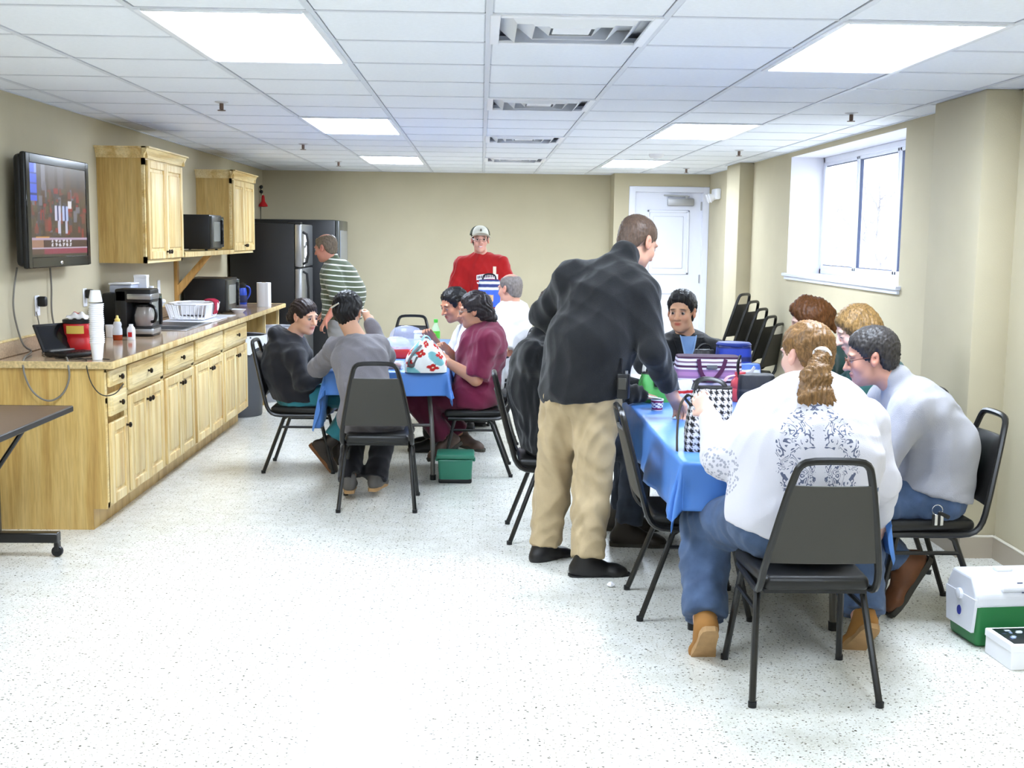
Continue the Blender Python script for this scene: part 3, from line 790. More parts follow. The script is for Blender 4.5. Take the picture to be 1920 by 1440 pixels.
MB().box((-.012, -.03, .02), (.012, -.0245, .05)).build('label_patch', M_red, t, sm=False)
t = thing('mug', 'white mug beside the honey bottle', 'mug', (-2.44, 7.84, CT))
MB().lathe([(0, 0), (.032, 0), (.036, .08), (.033, .08), (.030, .005), (0, .005)], 18).build('cup', M_white, t)
MB().tube([(.034, 0, .065), (.055, 0, .06), (.055, 0, .025), (.033, 0, .018)], .005, 6, smoothp=2).build('handle', M_white, t)
# drip coffee maker
t = thing('coffee_maker', 'drip coffee maker with a glass carafe and chrome trim', 'coffee maker', (-2.30, 8.0, CT), 0)
MB().box((-.11, -.10, 0), (.12, .10, .065), .014, 2).build('base', M_blk, t)
MB().box((-.06, -.102, .012), (.122, .102, .055), .010, 2).build('chrome_band', M_steel, t)
MB().box((-.13, -.10, .06), (-.05, .10, .31), .012, 2).build('water_tank', M_blk, t)
MB().box((-.13, -.10, .225), (.11, .10, .315), .012, 2).build('brew_head', M_blk, t)
MB().box((-.05, -.103, .245), (.114, .103, .285), .008, 2).build('head_trim', M_steel, t)
cf = MB().lathe([(0, .066), (.055, .066), (.066, .10), (.064, .14), (.05, .185), (.046, .20)], 22, c=(.035, 0, 0)).build('carafe', mat('carafe_glass', srgb(205, 200, 195), rough=.05, alpha=.45), t)
MB().lathe([(0, .068), (.053, .068), (.063, .10), (.062, .125), (0, .125)], 22, c=(.035, 0, 0)).build('coffee', mat('coffee_liquid', srgb(120, 52, 16), rough=.15), cf)
MB().lathe([(.047, .192), (.05, .196), (.05, .208), (.03, .218), (0, .22)], 20, c=(.035, 0, 0)).build('carafe_lid', M_blk, cf)
MB().tube([(.075, -.02, .20), (.115, -.05, .20), (.135, -.065, .16), (.125, -.06, .10), (.095, -.035, .095)], .011, 6, smoothp=2).build('carafe_handle', M_blk, cf)
# microwaves
def microwave(name, lb, x0, y0, y1, z, dep, h, M=M_blk):
    t = thing(name, lb, 'microwave', (x0, (y0+y1)/2, z)); w = (y1-y0)/2
    MB().box((0, -w, .012), (dep, w, h), .008, 2).build('body', M, t)
    d = MB().box((dep-.002, -w+.005, .025), (dep+.022, w*.52, h-.012), .006, 2).build('door', mat('microwave_front', srgb(66, 66, 62), rough=.3), t)
    MB().box((dep+.018, -w+.05, .075), (dep+.024, w*.30, h-.055), .004, 1).build('door_window', mat('microwave_window', srgb(140, 142, 136), rough=.2), d)
    MB().box((dep+.02, w*.38, .05), (dep+.045, w*.46, h-.04), .006, 2).build('door_handle', M_blkg, d)
    p = MB().box((dep-.002, w*.54, .025), (dep+.020, w-.005, h-.012), .004, 1).build('control_panel', M_blkg, t)
    for i in range(5):
        for j in range(3): MB().box((dep+.018, w*.60+j*w*.12, .05+i*.03), (dep+.0225, w*.60+j*w*.12+w*.08, .05+i*.03+.018)).build('button', M_gray, p, sm=False)
    MB().box((dep+.018, w*.6, h-.06), (dep+.022, w*.92, h-.03)).build('display', mat('display_green', srgb(60, 90, 80), rough=.2), p, sm=False)
    for s_ in (-w+.04, w-.04):
        for q in (.04, dep-.04): MB().lathe([(0, 0), (.012, 0), (.012, .013), (0, .013)], 8, c=(q, s_, 0)).build('foot', M_blk, t)
    return t
microwave('microwave', 'black microwave behind the coffee maker with boxes on top', -2.575, 8.10, 8.42, CT, .30, .275)
microwave('microwave', 'large black microwave on the counter under the shelf brace', -2.57, 10.28, 10.80, CT, .36, .30)
microwave('microwave', 'black microwave sitting on the wall shelf between cabinets', -2.58, 10.00, 10.46, 1.465, .31, .30)
t = thing('food_container', 'clear plastic lidded container on top of the microwave', 'container', (-2.46, 8.22, CT+.277))
MB().box((-.075, -.09, 0), (.075, .09, .055), .012, 2).build('tub', mat('cloudy_plastic', srgb(190, 196, 215), rough=.25, alpha=.8), t); MB().box((-.08, -.095, .055), (.08, .095, .068), .006, 2).build('lid', M_white, t)
t = thing('carton', 'tall white carton standing on the microwave', 'box', (-2.375, 8.34, CT+.277))
MB().box((-.045, -.03, 0), (.045, .03, .115), .003, 1).build('box_body', M_white, t); MB().box((-.046, -.031, .098), (.046, .031, .118), .002, 1).build('flap', M_paper, t)
t = thing('pill_jar', 'tiny white jar on the microwave edge', 'jar', (-2.31, 8.36, CT+.277)); MB().lathe([(0, 0), (.014, 0), (.014, .03), (0, .03)], 12).build('jar_body', M_white, t); MB().lathe([(0, .03), (.015, .03), (.015, .04), (0, .04)], 12).build('lid', M_white, t)
# soap, orange cup
t = thing('soap_dispenser', 'white pump soap bottle behind the sink', 'soap bottle', (-2.55, 9.02, CT))
MB().lathe([(0, 0), (.034, 0), (.036, .01), (.034, .10), (.014, .125), (.013, .135), (0, .135)], 16).build('bottle_body', M_white, t)
MB().lathe([(.016, .133), (.016, .148), (.005, .15), (.005, .175), (0, .176)], 10).tube([(0, 0, .175), (.045, 0, .178), (.055, 0, .168)], .006, 6).build('pump', M_white, t)
t = thing('orange_cup', 'small orange cup by the sink', 'cup', (-2.53, 8.85, CT)); MB().lathe([(0, 0), (.024, 0), (.03, .06), (.027, .06), (.022, .004), (0, .004)], 16).build('cup', mat('orange_plastic', srgb(196, 96, 30), rough=.4), t); MB().box((.03, -.012, .005), (.036, .012, .04), .002, 1).build('tag', M_paper, t)
t = thing('scrub_brush', 'white dish brush standing beside the soap', 'brush', (-2.50, 9.15, CT)); MB().tube([(0, 0, .012), (.03, .01, .09), (.05, .015, .15)], .007, 6).build('handle', M_white, t); MB().sphere((.052, .015, .165), .022, (1, 1, .8), 12, 8).build('bristles', M_paper, t)
# dish rack on a drain mat
o = MB().box((-.20, -.27, 0), (.20, .27, .008), .003, 1).build('drain_mat', mat('mat_white', srgb(232, 236, 248), rough=.3)); o.location = (-2.28, 9.48, CT+.0005); tag(o, 'flat white drain mat under the dish rack', 'mat')
t = thing('dish_rack', 'white slatted dish rack on the drain mat', 'dish rack', (-2.30, 9.50, CT+.009))
def rim_pts(z, s): return [(-.15*s, -.23*s, z), (.15*s, -.23*s, z), (.15*s, .23*s, z), (-.15*s, .23*s, z)]
MB().tube(rim_pts(.125, 1.08), .008, 6, closed=True, smoothp=1).build('rim', M_white, t); MB().tube(rim_pts(.012, .9), .006, 6, closed=True, smoothp=1).build('lower_rim', M_white, t)
MB().box((-.13, -.2, .004), (.13, .2, .010)).build('tray', M_white, t, sm=False)
def slat(p, q): MB().tube([p, q], .005, 5).build('slat', M_white, t)
for i in range(14):
    f = -.92+1.84*i/13
    for sx in (-1, 1): slat((sx*.15*.9, .23*.9*f, .012), (sx*.15*1.08, .23*1.08*f, .125))
for i in range(9):
    f = -.85+1.7*i/8
    for sy in (-1, 1): slat((.15*.9*f, sy*.23*.9, .012), (.15*1.08*f, sy*.23*1.08, .125))
MB().box((-.13, .10, .02), (.145, .225, .122), .015, 2).build('cutlery_bin', M_white, t)
o = painted_grid('dish_towel', lambda u, v: (.15+.014*math.sin(3*v)+(.012 if v < .75 else -.06*(v-.75)/.25), -.02+.16*u+.012*math.sin(6*v), .04+.11*min(v, .8)/.8+.006*math.sin(20*u)), lambda u, v: (236, 232, 236) if (u-.75)**2/.06+(v-.4)**2/.05 < 1 else ((180, 24, 60) if int(u*9) % 2 else (150, 20, 50)), 28, 16, paint_mat('towel_cloth', .9, 0, .3), None, (-2.30, 9.50, CT+.009), thick=.004)
tag(o, 'red and white dish towel draped over the dish rack side', 'towel')
# blue jug and paper roll
t = thing('water_jug', 'blue insulated jug near the refrigerator', 'jug', (-2.36, 11.68, CT), .4)
M_jug = mat('blue_plastic', srgb(34, 70, 180), rough=.35)
MB().lathe([(0, 0), (.055, 0), (.06, .01), (.062, .10), (.056, .15), (.048, .165)], 20).build('jug_body', M_jug, t); MB().lathe([(.062, .02), (.064, .03), (.064, .08), (.062, .09)], 20).build('grip_band', mat('dark_blue_grip', srgb(24, 34, 80), rough=.5), t)
MB().lathe([(.05, .163), (.054, .17), (.054, .20), (.03, .215), (0, .216)], 20).build('lid', M_blk, t); MB().tube([(.05, 0, .18), (.09, 0, .17), (.095, 0, .10), (.06, 0, .05)], .009, 6, smoothp=2).build('handle', M_jug, t)
t = thing('paper_towel_roll', 'white paper towel roll standing on the counter end', 'paper towels', (-2.07, 11.34, CT))
MB().lathe([(.02, 0), (.066, 0), (.067, .004), (.067, .226), (.066, .23), (.02, .23), (.02, 0)], 28).build('roll', M_paper, t); MB().lathe([(.0195, .0), (.0215, .0), (.0215, .232), (.0195, .232)], 16).build('core', mat('cardboard', srgb(170, 140, 100), rough=.8), t); MB().box((.02, -.0675, .0), (.05, -.0655, .23)).build('loose_sheet', M_paper, t, sm=False)
o = MB().box((-.16, -.11, 0), (.16, .11, .004)).build('cutting_sheet', M_white, loc=(-2.24, 9.98, CT+.0005)); tag(o, 'thin white sheet lying beside the large counter microwave', 'sheet')
# bowl by the microwave
t = thing('white_dish', 'small white dish beside the counter microwave', 'dish', (-2.13, 10.42, CT)); MB().lathe([(0, 0), (.04, 0), (.07, .03), (.068, .032), (.038, .005), (0, .005)], 20).build('bowl', M_white, t); MB().lathe([(.0, .0055), (.03, .0055), (.0, .008)], 12).build('napkin', M_paper, t)

# ------------------------------------------------------------------ refrigerator and vending cooler
t = thing('refrigerator', 'black-sided stainless steel refrigerator at the end of the counter', 'refrigerator', (XL+.03, 12.62, 0))
MB().box((0, -.40, .03), (.66, .40, 1.72), .01, 2).build('body', M_blkg if False else mat('fridge_black_side', srgb(20, 19, 20), rough=.45, bump=.1, bscale=300), t)
for nm, z0, z1 in (('freezer_door', 1.275, 1.715), ('lower_door', .06, 1.26)):
    d = MB().box((.662, -.40, z0), (.735, .40, z1), .014, 3).build(nm, M_steel, t)
    zz = (z0+.03, z0+.36) if z0 > 1 else (z1-.62, z1-.03)
    MB().tube([(.735, -.33, zz[0]), (.79, -.33, zz[0]+.03), (.79, -.33, zz[1]-.03), (.735, -.33, zz[1])], .013, 8, smoothp=1).build('door_handle', M_blk, d)
MB().box((.05, -.38, 0), (.6, .38, .03)).build('kick_plate', M_blk, t, sm=False)
MB().box((.655, -.4, 1.262), (.70, .4, 1.274)).build('seam', M_blk, t, sm=False)
MB().box((.60, -.40, 1.715), (.73, -.30, 1.735), .004, 1).build('hinge_cover', M_blk, t)
for k, (yy, z, w, h) in enumerate(((-.20, 1.55, .08, .11), (-.10, 1.58, .10, .09), (-.17, 1.42, .09, .10), (-.05, 1.44, .09, .11), (-.22, 1.32, .06, .08))):
    o = MB().box((XL+.03+.7355, 12.62+yy-w/2, z-h/2), (XL+.03+.7365, 12.62+yy+w/2, z+h/2)).build('paper_note', M_paper, sm=False); tag(o, 'white paper note stuck on the freezer door', 'note', 'notes on the freezer door')
t = thing('vending_machine', 'dark drink cooler cabinet against the back wall behind the refrigerator', 'vending machine', (-2.24, 13.66, 0))
MB().box((-.30, -.42, .02), (.62, .42, 1.775), .015, 2).build('cabinet', M_blk, t)
d = MB().box((.62, -.41, .12), (.665, .41, 1.77), .012, 2).build('door', mat('cooler_front_grey', srgb(70, 72, 70), rough=.25), t)
MB().box((.664, -.33, .30), (.67, .33, 1.66), .004, 1).build('glass', mat('cooler_glass', srgb(150, 156, 168), rough=.08), d)
MB().box((.666, -.40, .5), (.70, -.37, 1.3), .008, 2).build('door_handle', M_steel, d)
MB().box((-.28, -.40, 0), (.6, .40, .02)).build('kick_plate', M_blk, t, sm=False)
# red bell on the wall by the corner
t = thing('alarm_bell', 'small red bell-shaped tag hanging on a cord in the corner', 'bell', (XL, 14.02, 2.0))
MB().lathe([(.03, -.075), (.055, -.07), (.05, -.05), (.022, -.01), (.018, .04), (.012, .06), (0, .062)], 14, c=(.05, 0, 0)).build('bell_cup', M_red, t)
MB().tube([(.02, 0, .16), (.03, 0, .06)], .005, 6).tube([(.02, 0, -.05), (.02, 0, -.30)], .005, 6).build('cord', M_cordb, t)
for z in (.10, .155): MB().sphere((.03, 0, z), .022, (1, 1, 1), 10, 8).build('bead', M_blk, t)

# ------------------------------------------------------------------ trash cans
M_bin = mat('grey_bin_plastic', srgb(84, 86, 90), rough=.5)
M_liner = mat('white_bin_liner', srgb(232, 234, 242), rough=.35, bump=.5, bscale=18)
def bin_(lb, loc, r0, r1, h, Mb):
    t = thing('trash_can', lb, 'trash can', loc)
    MB().lathe([(0, 0), (r0, 0), (r0+.004, .01), (r1, h), (r1+.012, h), (r1+.012, h+.015), (r1-.004, h+.015), (r0-.01, .02), (0, .02)], 28).build('bin', Mb, t)
    n = 40; mb = MB()
    def f(u, v):
        a = 2*math.pi*u; k = .004*math.sin(9*a)+.003*math.sin(23*a+1)
        if v < .3: rr, z = r1-.01-(.3-v)*.05, h+.02-(.3-v)*.5
        else: rr, z = r1+.016+k+(v-.3)*.004, h+.022-(v-.3)/.7*(.115+.035*math.sin(5*a)+.02*math.sin(11*a))
        return (rr*math.cos(a), rr*math.sin(a), z)
    mb.grid(f, 60, 10); mb.build('liner', M_liner, t)
    return t
bin_('round grey trash can with a white liner at the end of the cabinets', (-2.155, 10.52, 0), .20, .235, .70, M_bin)
bin_('white-lined trash can under the open end of the counter', (-1.99, 11.52, 0), .17, .20, .70, mat('pale_bin_plastic', srgb(196, 200, 210), rough=.5))

# ------------------------------------------------------------------ folding training table at the left edge
t = thing('training_table', 'brown-topped folding table on casters beside the counter', 'table', (-2.33, 5.0, 0))
MB().box((-.265, -.90, .715), (.285, .905, .742), .004, 1).build('tabletop', mat('brown_laminate_top', srgb(98, 78, 66), rough=.35, var=.06, vscale=60), t)
MB().box((.283, -.905, .713), (.293, .91, .743), .004, 1).box((-.265, .903, .713), (.29, .912, .743), .004, 1).build('edge_band', mat('edge_band_dark', srgb(44, 42, 40), rough=.4), t)
for s_ in (-.82, .78):
    MB().box((-.105, s_-.03, .09), (-.045, s_+.03, .70), .006, 1).build('leg', M_blkm, t)
    MB().box((-.26, s_-.028, .075), (.245, s_+.028, .125), .005, 1).build('foot_bar', M_blkm, t)
    MB().tube([(-.06, s_, .42), (.13, s_, .70)], .012, 8).build('brace', M_blkm, t)
    for q in (-.24, .235):
        c = MB().lathe([(0, -.012), (.026, -.012), (.028, -.006), (.028, .006), (.026, .012), (0, .012)], 16, c=(q, s_, .029), rot=RX(90)).build('caster', M_blk, t)
        MB().box((q-.012, s_-.018, .03), (q+.012, s_+.018, .078), .003, 1).build('caster_fork', M_blkm, c)
MB().box((-.09, -.8, .66), (-.06, .78, .70), .004, 1).build('crossbar', M_blkm, t)
o = MB().box((-.03, -.02, 0), (.05, .03, .001)).build('paper_slip', M_paper, loc=(-2.45, 5.72, .743)); tag(o, 'small white paper slip on the brown folding table', 'paper')

# ------------------------------------------------------------------ padded stacking chairs
def make_chair_meshes():
    D = {}
    legs = []
    for sx in (-1, 1):
        legs.append(MB().tube([(sx*.185, -.07, .39), (sx*.19, -.10, .37), (sx*.224, -.235, .004)], .0125, 8).mesh('leg', M_blkm))
        legs.append(MB().tube([(sx*.185, .14, .39), (sx*.19, .15, .37), (sx*.222, .235, .004)], .0125, 8).mesh('leg', M_blkm))
    D['leg'] = legs
    D['foot'] = [MB().lathe([(0, 0), (.015, 0), (.0155, .02), (0, .021)], 10, c=(sx*.2235, q, 0)).mesh('foot_cap', M_blk) for sx in (-1, 1) for q in (-.235, .235)]
    D['stretcher'] = [MB().tube([(sx*.198, -.125, .315), (sx*.198, .172, .315)], .009, 6).mesh('stretcher', M_blkm) for sx in (-1, 1)]
    lp = [(-.19, .19, .392), (-.20, -.10, .392), (-.203, -.17, .40), (-.203, -.205, .435), (-.198, -.225, .50), (-.152, -.285, .74), (-.130, -.308, .83), (-.118, -.318, .868), (-.09, -.322, .885), (0, -.324, .888)]
    lp = lp + [(-x, y, z) for x, y, z in lp[-2::-1]]
    D['frame'] = MB().tube(lp, .0135, 8, smoothp=1).mesh('back_frame', M_blkm)
    # back pad
    def bp(off):
        def f(u, v):
            z = .515+.285*v; hw = .190-.060*v
            y = -.222-.075*v-.012*(1-(2*u-1)**2)
            x = (2*u-1)*hw
            return (x, y+off, z)
        return f
    mb = MB(); nu, nv = 8, 8
    A = [[mb.bm.verts.new(bp(-.014)(i/nu, j/nv)) for j in range(nv+1)] for i in range(nu+1)]
    B = [[mb.bm.verts.new(bp(.014 if 0 < i < nu and 0 < j < nv else -.002)(i/nu, j/nv)) for j in range(nv+1)] for i in range(nu+1)]
    for i in range(nu):
        for j in range(nv):
            f = mb.bm.faces.new((A[i][j], A[i+1][j], A[i+1][j+1], A[i][j+1])); f.material_index = 0
            f = mb.bm.faces.new((B[i][j], B[i][j+1], B[i+1][j+1], B[i+1][j])); f.material_index = 1
    for i in range(nu):
        mb.bm.faces.new((A[i+1][0], A[i][0], B[i][0], B[i+1][0])); mb.bm.faces.new((A[i][nv], A[i+1][nv], B[i+1][nv], B[i][nv]))
    for j in range(nv):
        mb.bm.faces.new((A[0][j], A[0][j+1], B[0][j+1], B[0][j])); mb.bm.faces.new((A[nu][j+1], A[nu][j], B[nu][j], B[nu][j+1]))
    D['back'] = mb.mesh('backrest', [M_vinylg, M_vinylb])
    mb = MB().box((-.195, -.19, .400), (.195, .215, .452), .022, 4)
    for v in mb.bm.verts:
        if v.co.z > .43: v.co.z += .006*(1-(v.co.x/.2)**2)
        v.co.x *= 1+.06*(v.co.y/.2)
    D['seat'] = mb.mesh('seat', M_vinylb)
    D['pan'] = MB().box((-.18, -.17, .388), (.18, .19, .402)).mesh('seat_pan', M_blk, sm=False)
    return D
CH = make_chair_meshes()
def chair(x, y, rz, lb, z=0., group='black padded stacking chairs'):
    t = thing('stacking_chair', lb, 'chair', (x, y, z), math.radians(rz), group)
    for q in CH['leg']: new_obj('leg', q, t)
    for q in CH['foot']: new_obj('foot_cap', q, t)
    [new_obj('stretcher', q, t) for q in CH['stretcher']]; new_obj('back_frame', CH['frame'], t); new_obj('backrest', CH['back'], t); s_ = new_obj('seat', CH['seat'], t); new_obj('seat_pan', CH['pan'], t)
    return t
# rz 0 faces +y, 90 faces -x, -90 faces +x
chair(1.182, 4.138, 0, 'black padded chair under the woman in the white patterned top')
chair(1.905, 4.98, 90, 'black padded chair under the man in the grey sweatshirt')
chair(.925, 5.05, -90, 'empty black padded chair behind the standing man')
chair(.40, 6.29, -90, 'black padded chair under the person in the black jacket')
chair(-.60, 7.0, 1, 'black padded chair under the person in the grey sweater')
chair(-1.225, 8.12, -90, 'black padded chair under the woman in the hooded sweatshirt')
chair(-.02, 8.05, 90, 'black padded chair under the woman in maroon scrubs')
chair(.06, 8.85, 90, 'black padded chair under the dark-haired man in white')
chair(.18, 9.68, 62, 'black padded chair under the balding man in white')
chair(-.62, 10.45, 180, 'empty black padded chair at the far end of the far table')
chair(1.27, 7.38, 180, 'black padded chair under the man in the black jacket facing us')
chair(1.97, 5.78, 90, 'black padded chair under the blonde woman')
chair(1.90, 6.42, 90, 'black padded chair under the auburn-haired woman')
for k in range(5):
    chair(2.36-.070*k, 10.40+.048*k, 55, ['lowest black chair of the stack by the window wall', 'second black chair up in the stack by the window wall', 'middle black chair of the stack by the window wall', 'second chair from the top of the stack by the window wall', 'topmost black chair of the stack by the window wall'][k], z=.062*k, group='stacked chairs by the window wall')

# ------------------------------------------------------------------ lunch tables and blue plastic cloths
M_top = mat('table_laminate', srgb(190, 184, 172), rough=.5)
M_leg = mat('table_leg_grey', srgb(104, 102, 98), rough=.4, metal=.4)
def lunch_table(x0, x1, y0, y1, lb):
    cx, cy = (x0+x1)/2, (y0+y1)/2; hx, hy = (x1-x0)/2, (y1-y0)/2
    t = thing('folding_table', lb, 'table', (cx, cy, 0))
    MB().box((-hx, -hy, .705), (hx, hy, .738), .012, 2).build('tabletop', M_top, t)
    MB().box((-hx+.05, -hy+.05, .69), (hx-.05, hy-.05, .705), .004, 1).build('apron', M_leg, t)
    for sy in (-1, 1):
        for sx in (-1, 1):
            MB().tube([(sx*(hx-.16), sy*(hy-.42), .69), (sx*(hx-.12), sy*(hy-.30), .60), (sx*(hx-.09), sy*(hy-.20), .30), (sx*(hx-.085), sy*(hy-.17), .02)], .016, 8, smoothp=1).build('leg', M_leg, t)
            MB().lathe([(0, 0), (.02, 0), (.021, .035), (0, .036)], 10, c=(sx*(hx-.085), sy*(hy-.17), 0)).build('foot_cap', M_blk, t)
        MB().tube([(-hx+.10, sy*(hy-.22), .36), (hx-.10, sy*(hy-.22), .36)], .011, 6).build('cross_tube', M_leg, t)
        MB().tube([(0, sy*(hy-.22), .36), (0, sy*(hy-.75), .69)], .009, 6).build('fold_brace', M_leg, t)
    return t
lunch_table(.81, 1.57, 4.55, 6.99, 'long folding table under the near blue cloth')
lunch_table(-.98, -.22, 7.55, 9.99, 'long folding table under the far blue cloth')
M_cloth = mat('blue_plastic_cloth', srgb(84, 134, 208), rough=.36, spec=.45, bump=.25, bscale=9, var=.05, vscale=3, stretch=(1, 1, .5))
def cloth(x0, x1, y0, y1, ex, lb, seed):
    """ex: overhang left,right,near,far"""
    cx, cy = (x0+x1)/2, (y0+y1)/2; hx, hy = (x1-x0)/2+.004, (y1-y0)/2+.004
    ph = seed
    def f(X, Y):
        u = max(X-hx, 0)-max(-hx-X, 0); v = max(Y-hy, 0)-max(-hy-Y, 0)
        bx = min(max(X, -hx), hx); by = min(max(Y, -hy), hy)
        e = math.hypot(u, v)
        if e < 1e-9: return (bx, by, .7415+.0012*math.sin(X*9+ph)*math.sin(Y*7))
        du, dv = u/e, v/e
        r = .016; k = min(e/r, math.pi/2)
        out = r*math.sin(k); z = -r*(1-math.cos(k))
        h = max(0, e-r*math.pi/2)
        corner = abs(du*dv)*2
        s = X*9 if abs(dv) > abs(du) else Y*9
        wav = (.016*math.sin(s+ph)+.010*math.sin(2.3*s+ph*2))*min(1, h/.15)*(1-corner)
        if corner > .02:
            a = math.atan2(abs(dv), abs(du)); wav += .022*math.sin(a*8)*min(1, h/.15)*math.sin(2*a)
        flare = .10+.10*corner
        out += h*flare+wav; z -= h*(1-flare*.5)
        return (bx+du*out, by+dv*out, .7415+z)
    def axis(h, a, b_):
        return sorted(set([round(v, 4) for v in list(np.linspace(-h-a, -h-.03, 14))+list(np.linspace(-h-.025, -h, 5))+list(np.linspace(-h, h, 26))+list(np.linspace(h, h+.025, 5))+list(np.linspace(h+.03, h+b_, 14))]))
    ax, ay = axis(hx, ex[0], ex[1]), axis(hy, ex[2], ex[3])
    V = [f(a, c) for a in ax for c in ay]; n = len(ay)
    Fc = [(i*n+j, (i+1)*n+j, (i+1)*n+j+1, i*n+j+1) for i in range(len(ax)-1) for j in range(n-1)]
    me = bpy.data.meshes.new('tablecloth'); me.from_pydata(V, [], Fc); me.materials.append(M_cloth); smooth(me, 80)
    o = new_obj('tablecloth', me, None, (cx, cy, 0)); solidify(o, .0015, 1)
    return tag(o, lb, 'tablecloth')
cloth(.81, 1.57, 4.55, 6.99, (.24, .40, .21, .22), 'blue plastic tablecloth on the near table under the checked bag', .4)
cloth(-.98, -.22, 7.55, 9.99, (.40, .18, .17, .2), 'blue plastic tablecloth on the far table under the flowered bag', 1.9)
TZ = .7435

# ------------------------------------------------------------------ floor items
t = thing('green_tub', 'dark green plastic cooler tub on the floor under the far table', 'cooler', (-.155, 7.70, 0))
M_gt = mat('green_tub_plastic', srgb(52, 124, 100), rough=.4)
mb = MB().box((-.115, -.10, .01), (.115, .10, .165), .02, 3)
for v in mb.bm.verts: v.co.x *= .92+.08*v.co.z/.165; v.co.y *= .92+.08*v.co.z/.165
mb.build('tub', M_gt, t); MB().box((-.125, -.11, .163), (.125, .11, .195), .012, 2).build('lid', M_gt, t); MB().box((-.11, -.095, 0), (.11, .095, .03), .01, 2).build('base', M_blk, t)
for s_ in (-1, 1): MB().box((s_*.12-.012, -.03, .135), (s_*.12+.012, .03, .16), .006, 2).build('side_handle', M_gt, t)
# white and green lunch cooler
t = thing('lunch_cooler', 'white-lidded green lunch cooler on the floor by the near pillar', 'cooler', (2.13, 4.63, 0), math.radians(6))
M_cg = mat('cooler_green', srgb(40, 120, 66), rough=.4); M_cw = mat('cooler_white', srgb(232, 234, 242), rough=.35)
mb = MB().box((-.155, -.115, .0), (.165, .115, .20), .02, 3)
for v in mb.bm.verts: v.co.x *= .93+.07*v.co.z/.2; v.co.y *= .93+.07*v.co.z/.2
mb.build('body', M_cg, t)
mb = MB().prism([(-.118, .165), (.118, .165), (.118, .215), (.075, .285), (-.075, .285), (-.118, .215)], 0, -.16, .17); lidm = mb.build('lid', M_cw, t, sm=False)
bv = lidm.modifiers.new('round', 'BEVEL'); bv.width = .012; bv.segments = 3
MB().prism([(-.10, .06), (.10, .06), (.118, .20), (-.118, .20)], 0, -.163, -.150).build('lid_apron', M_cw, t, sm=False)
MB().lathe([(0, 0), (.022, 0), (.022, .012), (.012, .016), (0, .016)], 18, c=(-.162, 0, .195), rot=RY(-90)).build('release_button', M_cw, t)
MB().lathe([(0, 0), (.020, 0), (.019, .003), (0, .003)], 18, c=(-.1625, 0, .125), rot=RY(-90), sy=.8).build('blue_badge', mat('badge_blue', srgb(40, 52, 150), rough=.4), t)
MB().box((-.05, -.122, .228), (.06, -.092, .250), .008, 2, rot=None).build('grip', M_cw, t)
MB().box((-.02, -.018, .284), (.05, .018, .300), .006, 2).build('top_handle', M_cw, t)
for k, (x, w, z) in enumerate(((.02, .022, .262), (.03, .008, .246), (.045, .006, .246), (.03, .026, .229))):
    MB().box((x, -.1+.0-(.262-z)*.62-.006, z-.002), (x+w, -.1-(.262-z)*.62-.003, z+.002)).build('lid_mark', mat('print_navy', srgb(60, 70, 110), rough=.5), t, sm=False)
# white box with dark printed top
t = thing('shoe_box', 'white cardboard box with a dark printed top beside the cooler', 'box', (2.20, 4.37, 0), math.radians(4))
MB().box((-.18, -.10, 0), (.18, .10, .098), .003, 1).build('box_body', M_paper, t)
MB().box((-.183, -.103, .070), (.183, .103, .1005), .003, 1).build('lid', M_paper, t)
rb_ = random.Random(5); blobs = [(rb_.random()*.7+.05, rb_.random()*.7+.15, rb_.uniform(.03, .09), rb_.uniform(.04, .12), rb_.choice([(120, 140, 190), (150, 170, 210), (200, 205, 215), (60, 70, 100)])) for _ in range(26)]
def boxtop(u, v):
    c = (24, 26, 32)
    for x, y, w, h, cc in blobs:
        if abs(u-x) < w*.5 and abs(v-y) < h*.5: c = cc
    return c
painted_grid('printed_top', lambda u, v: (-.165+.33*u, -.088+.176*v, .1011), boxtop, 60, 34, paint_mat('box_print', .3), t)
MB().box((.02, -.1045, .035), (.04, -.1035, .06)).build('side_mark', M_gray, t, sm=False)
# crumpled paper on the floor
mb = MB().sphere((0, 0, .012), .015, (1.2, 1, .8), 10, 7); rr = random.Random(2)
for v in mb.bm.verts: v.co *= rr.uniform(.8, 1.15)
o = mb.build('paper_scrap', M_paper, loc=tuple(atz(1145, 1101, 0))); tag(o, 'tiny crumpled white paper on the floor behind the standing man', 'paper')
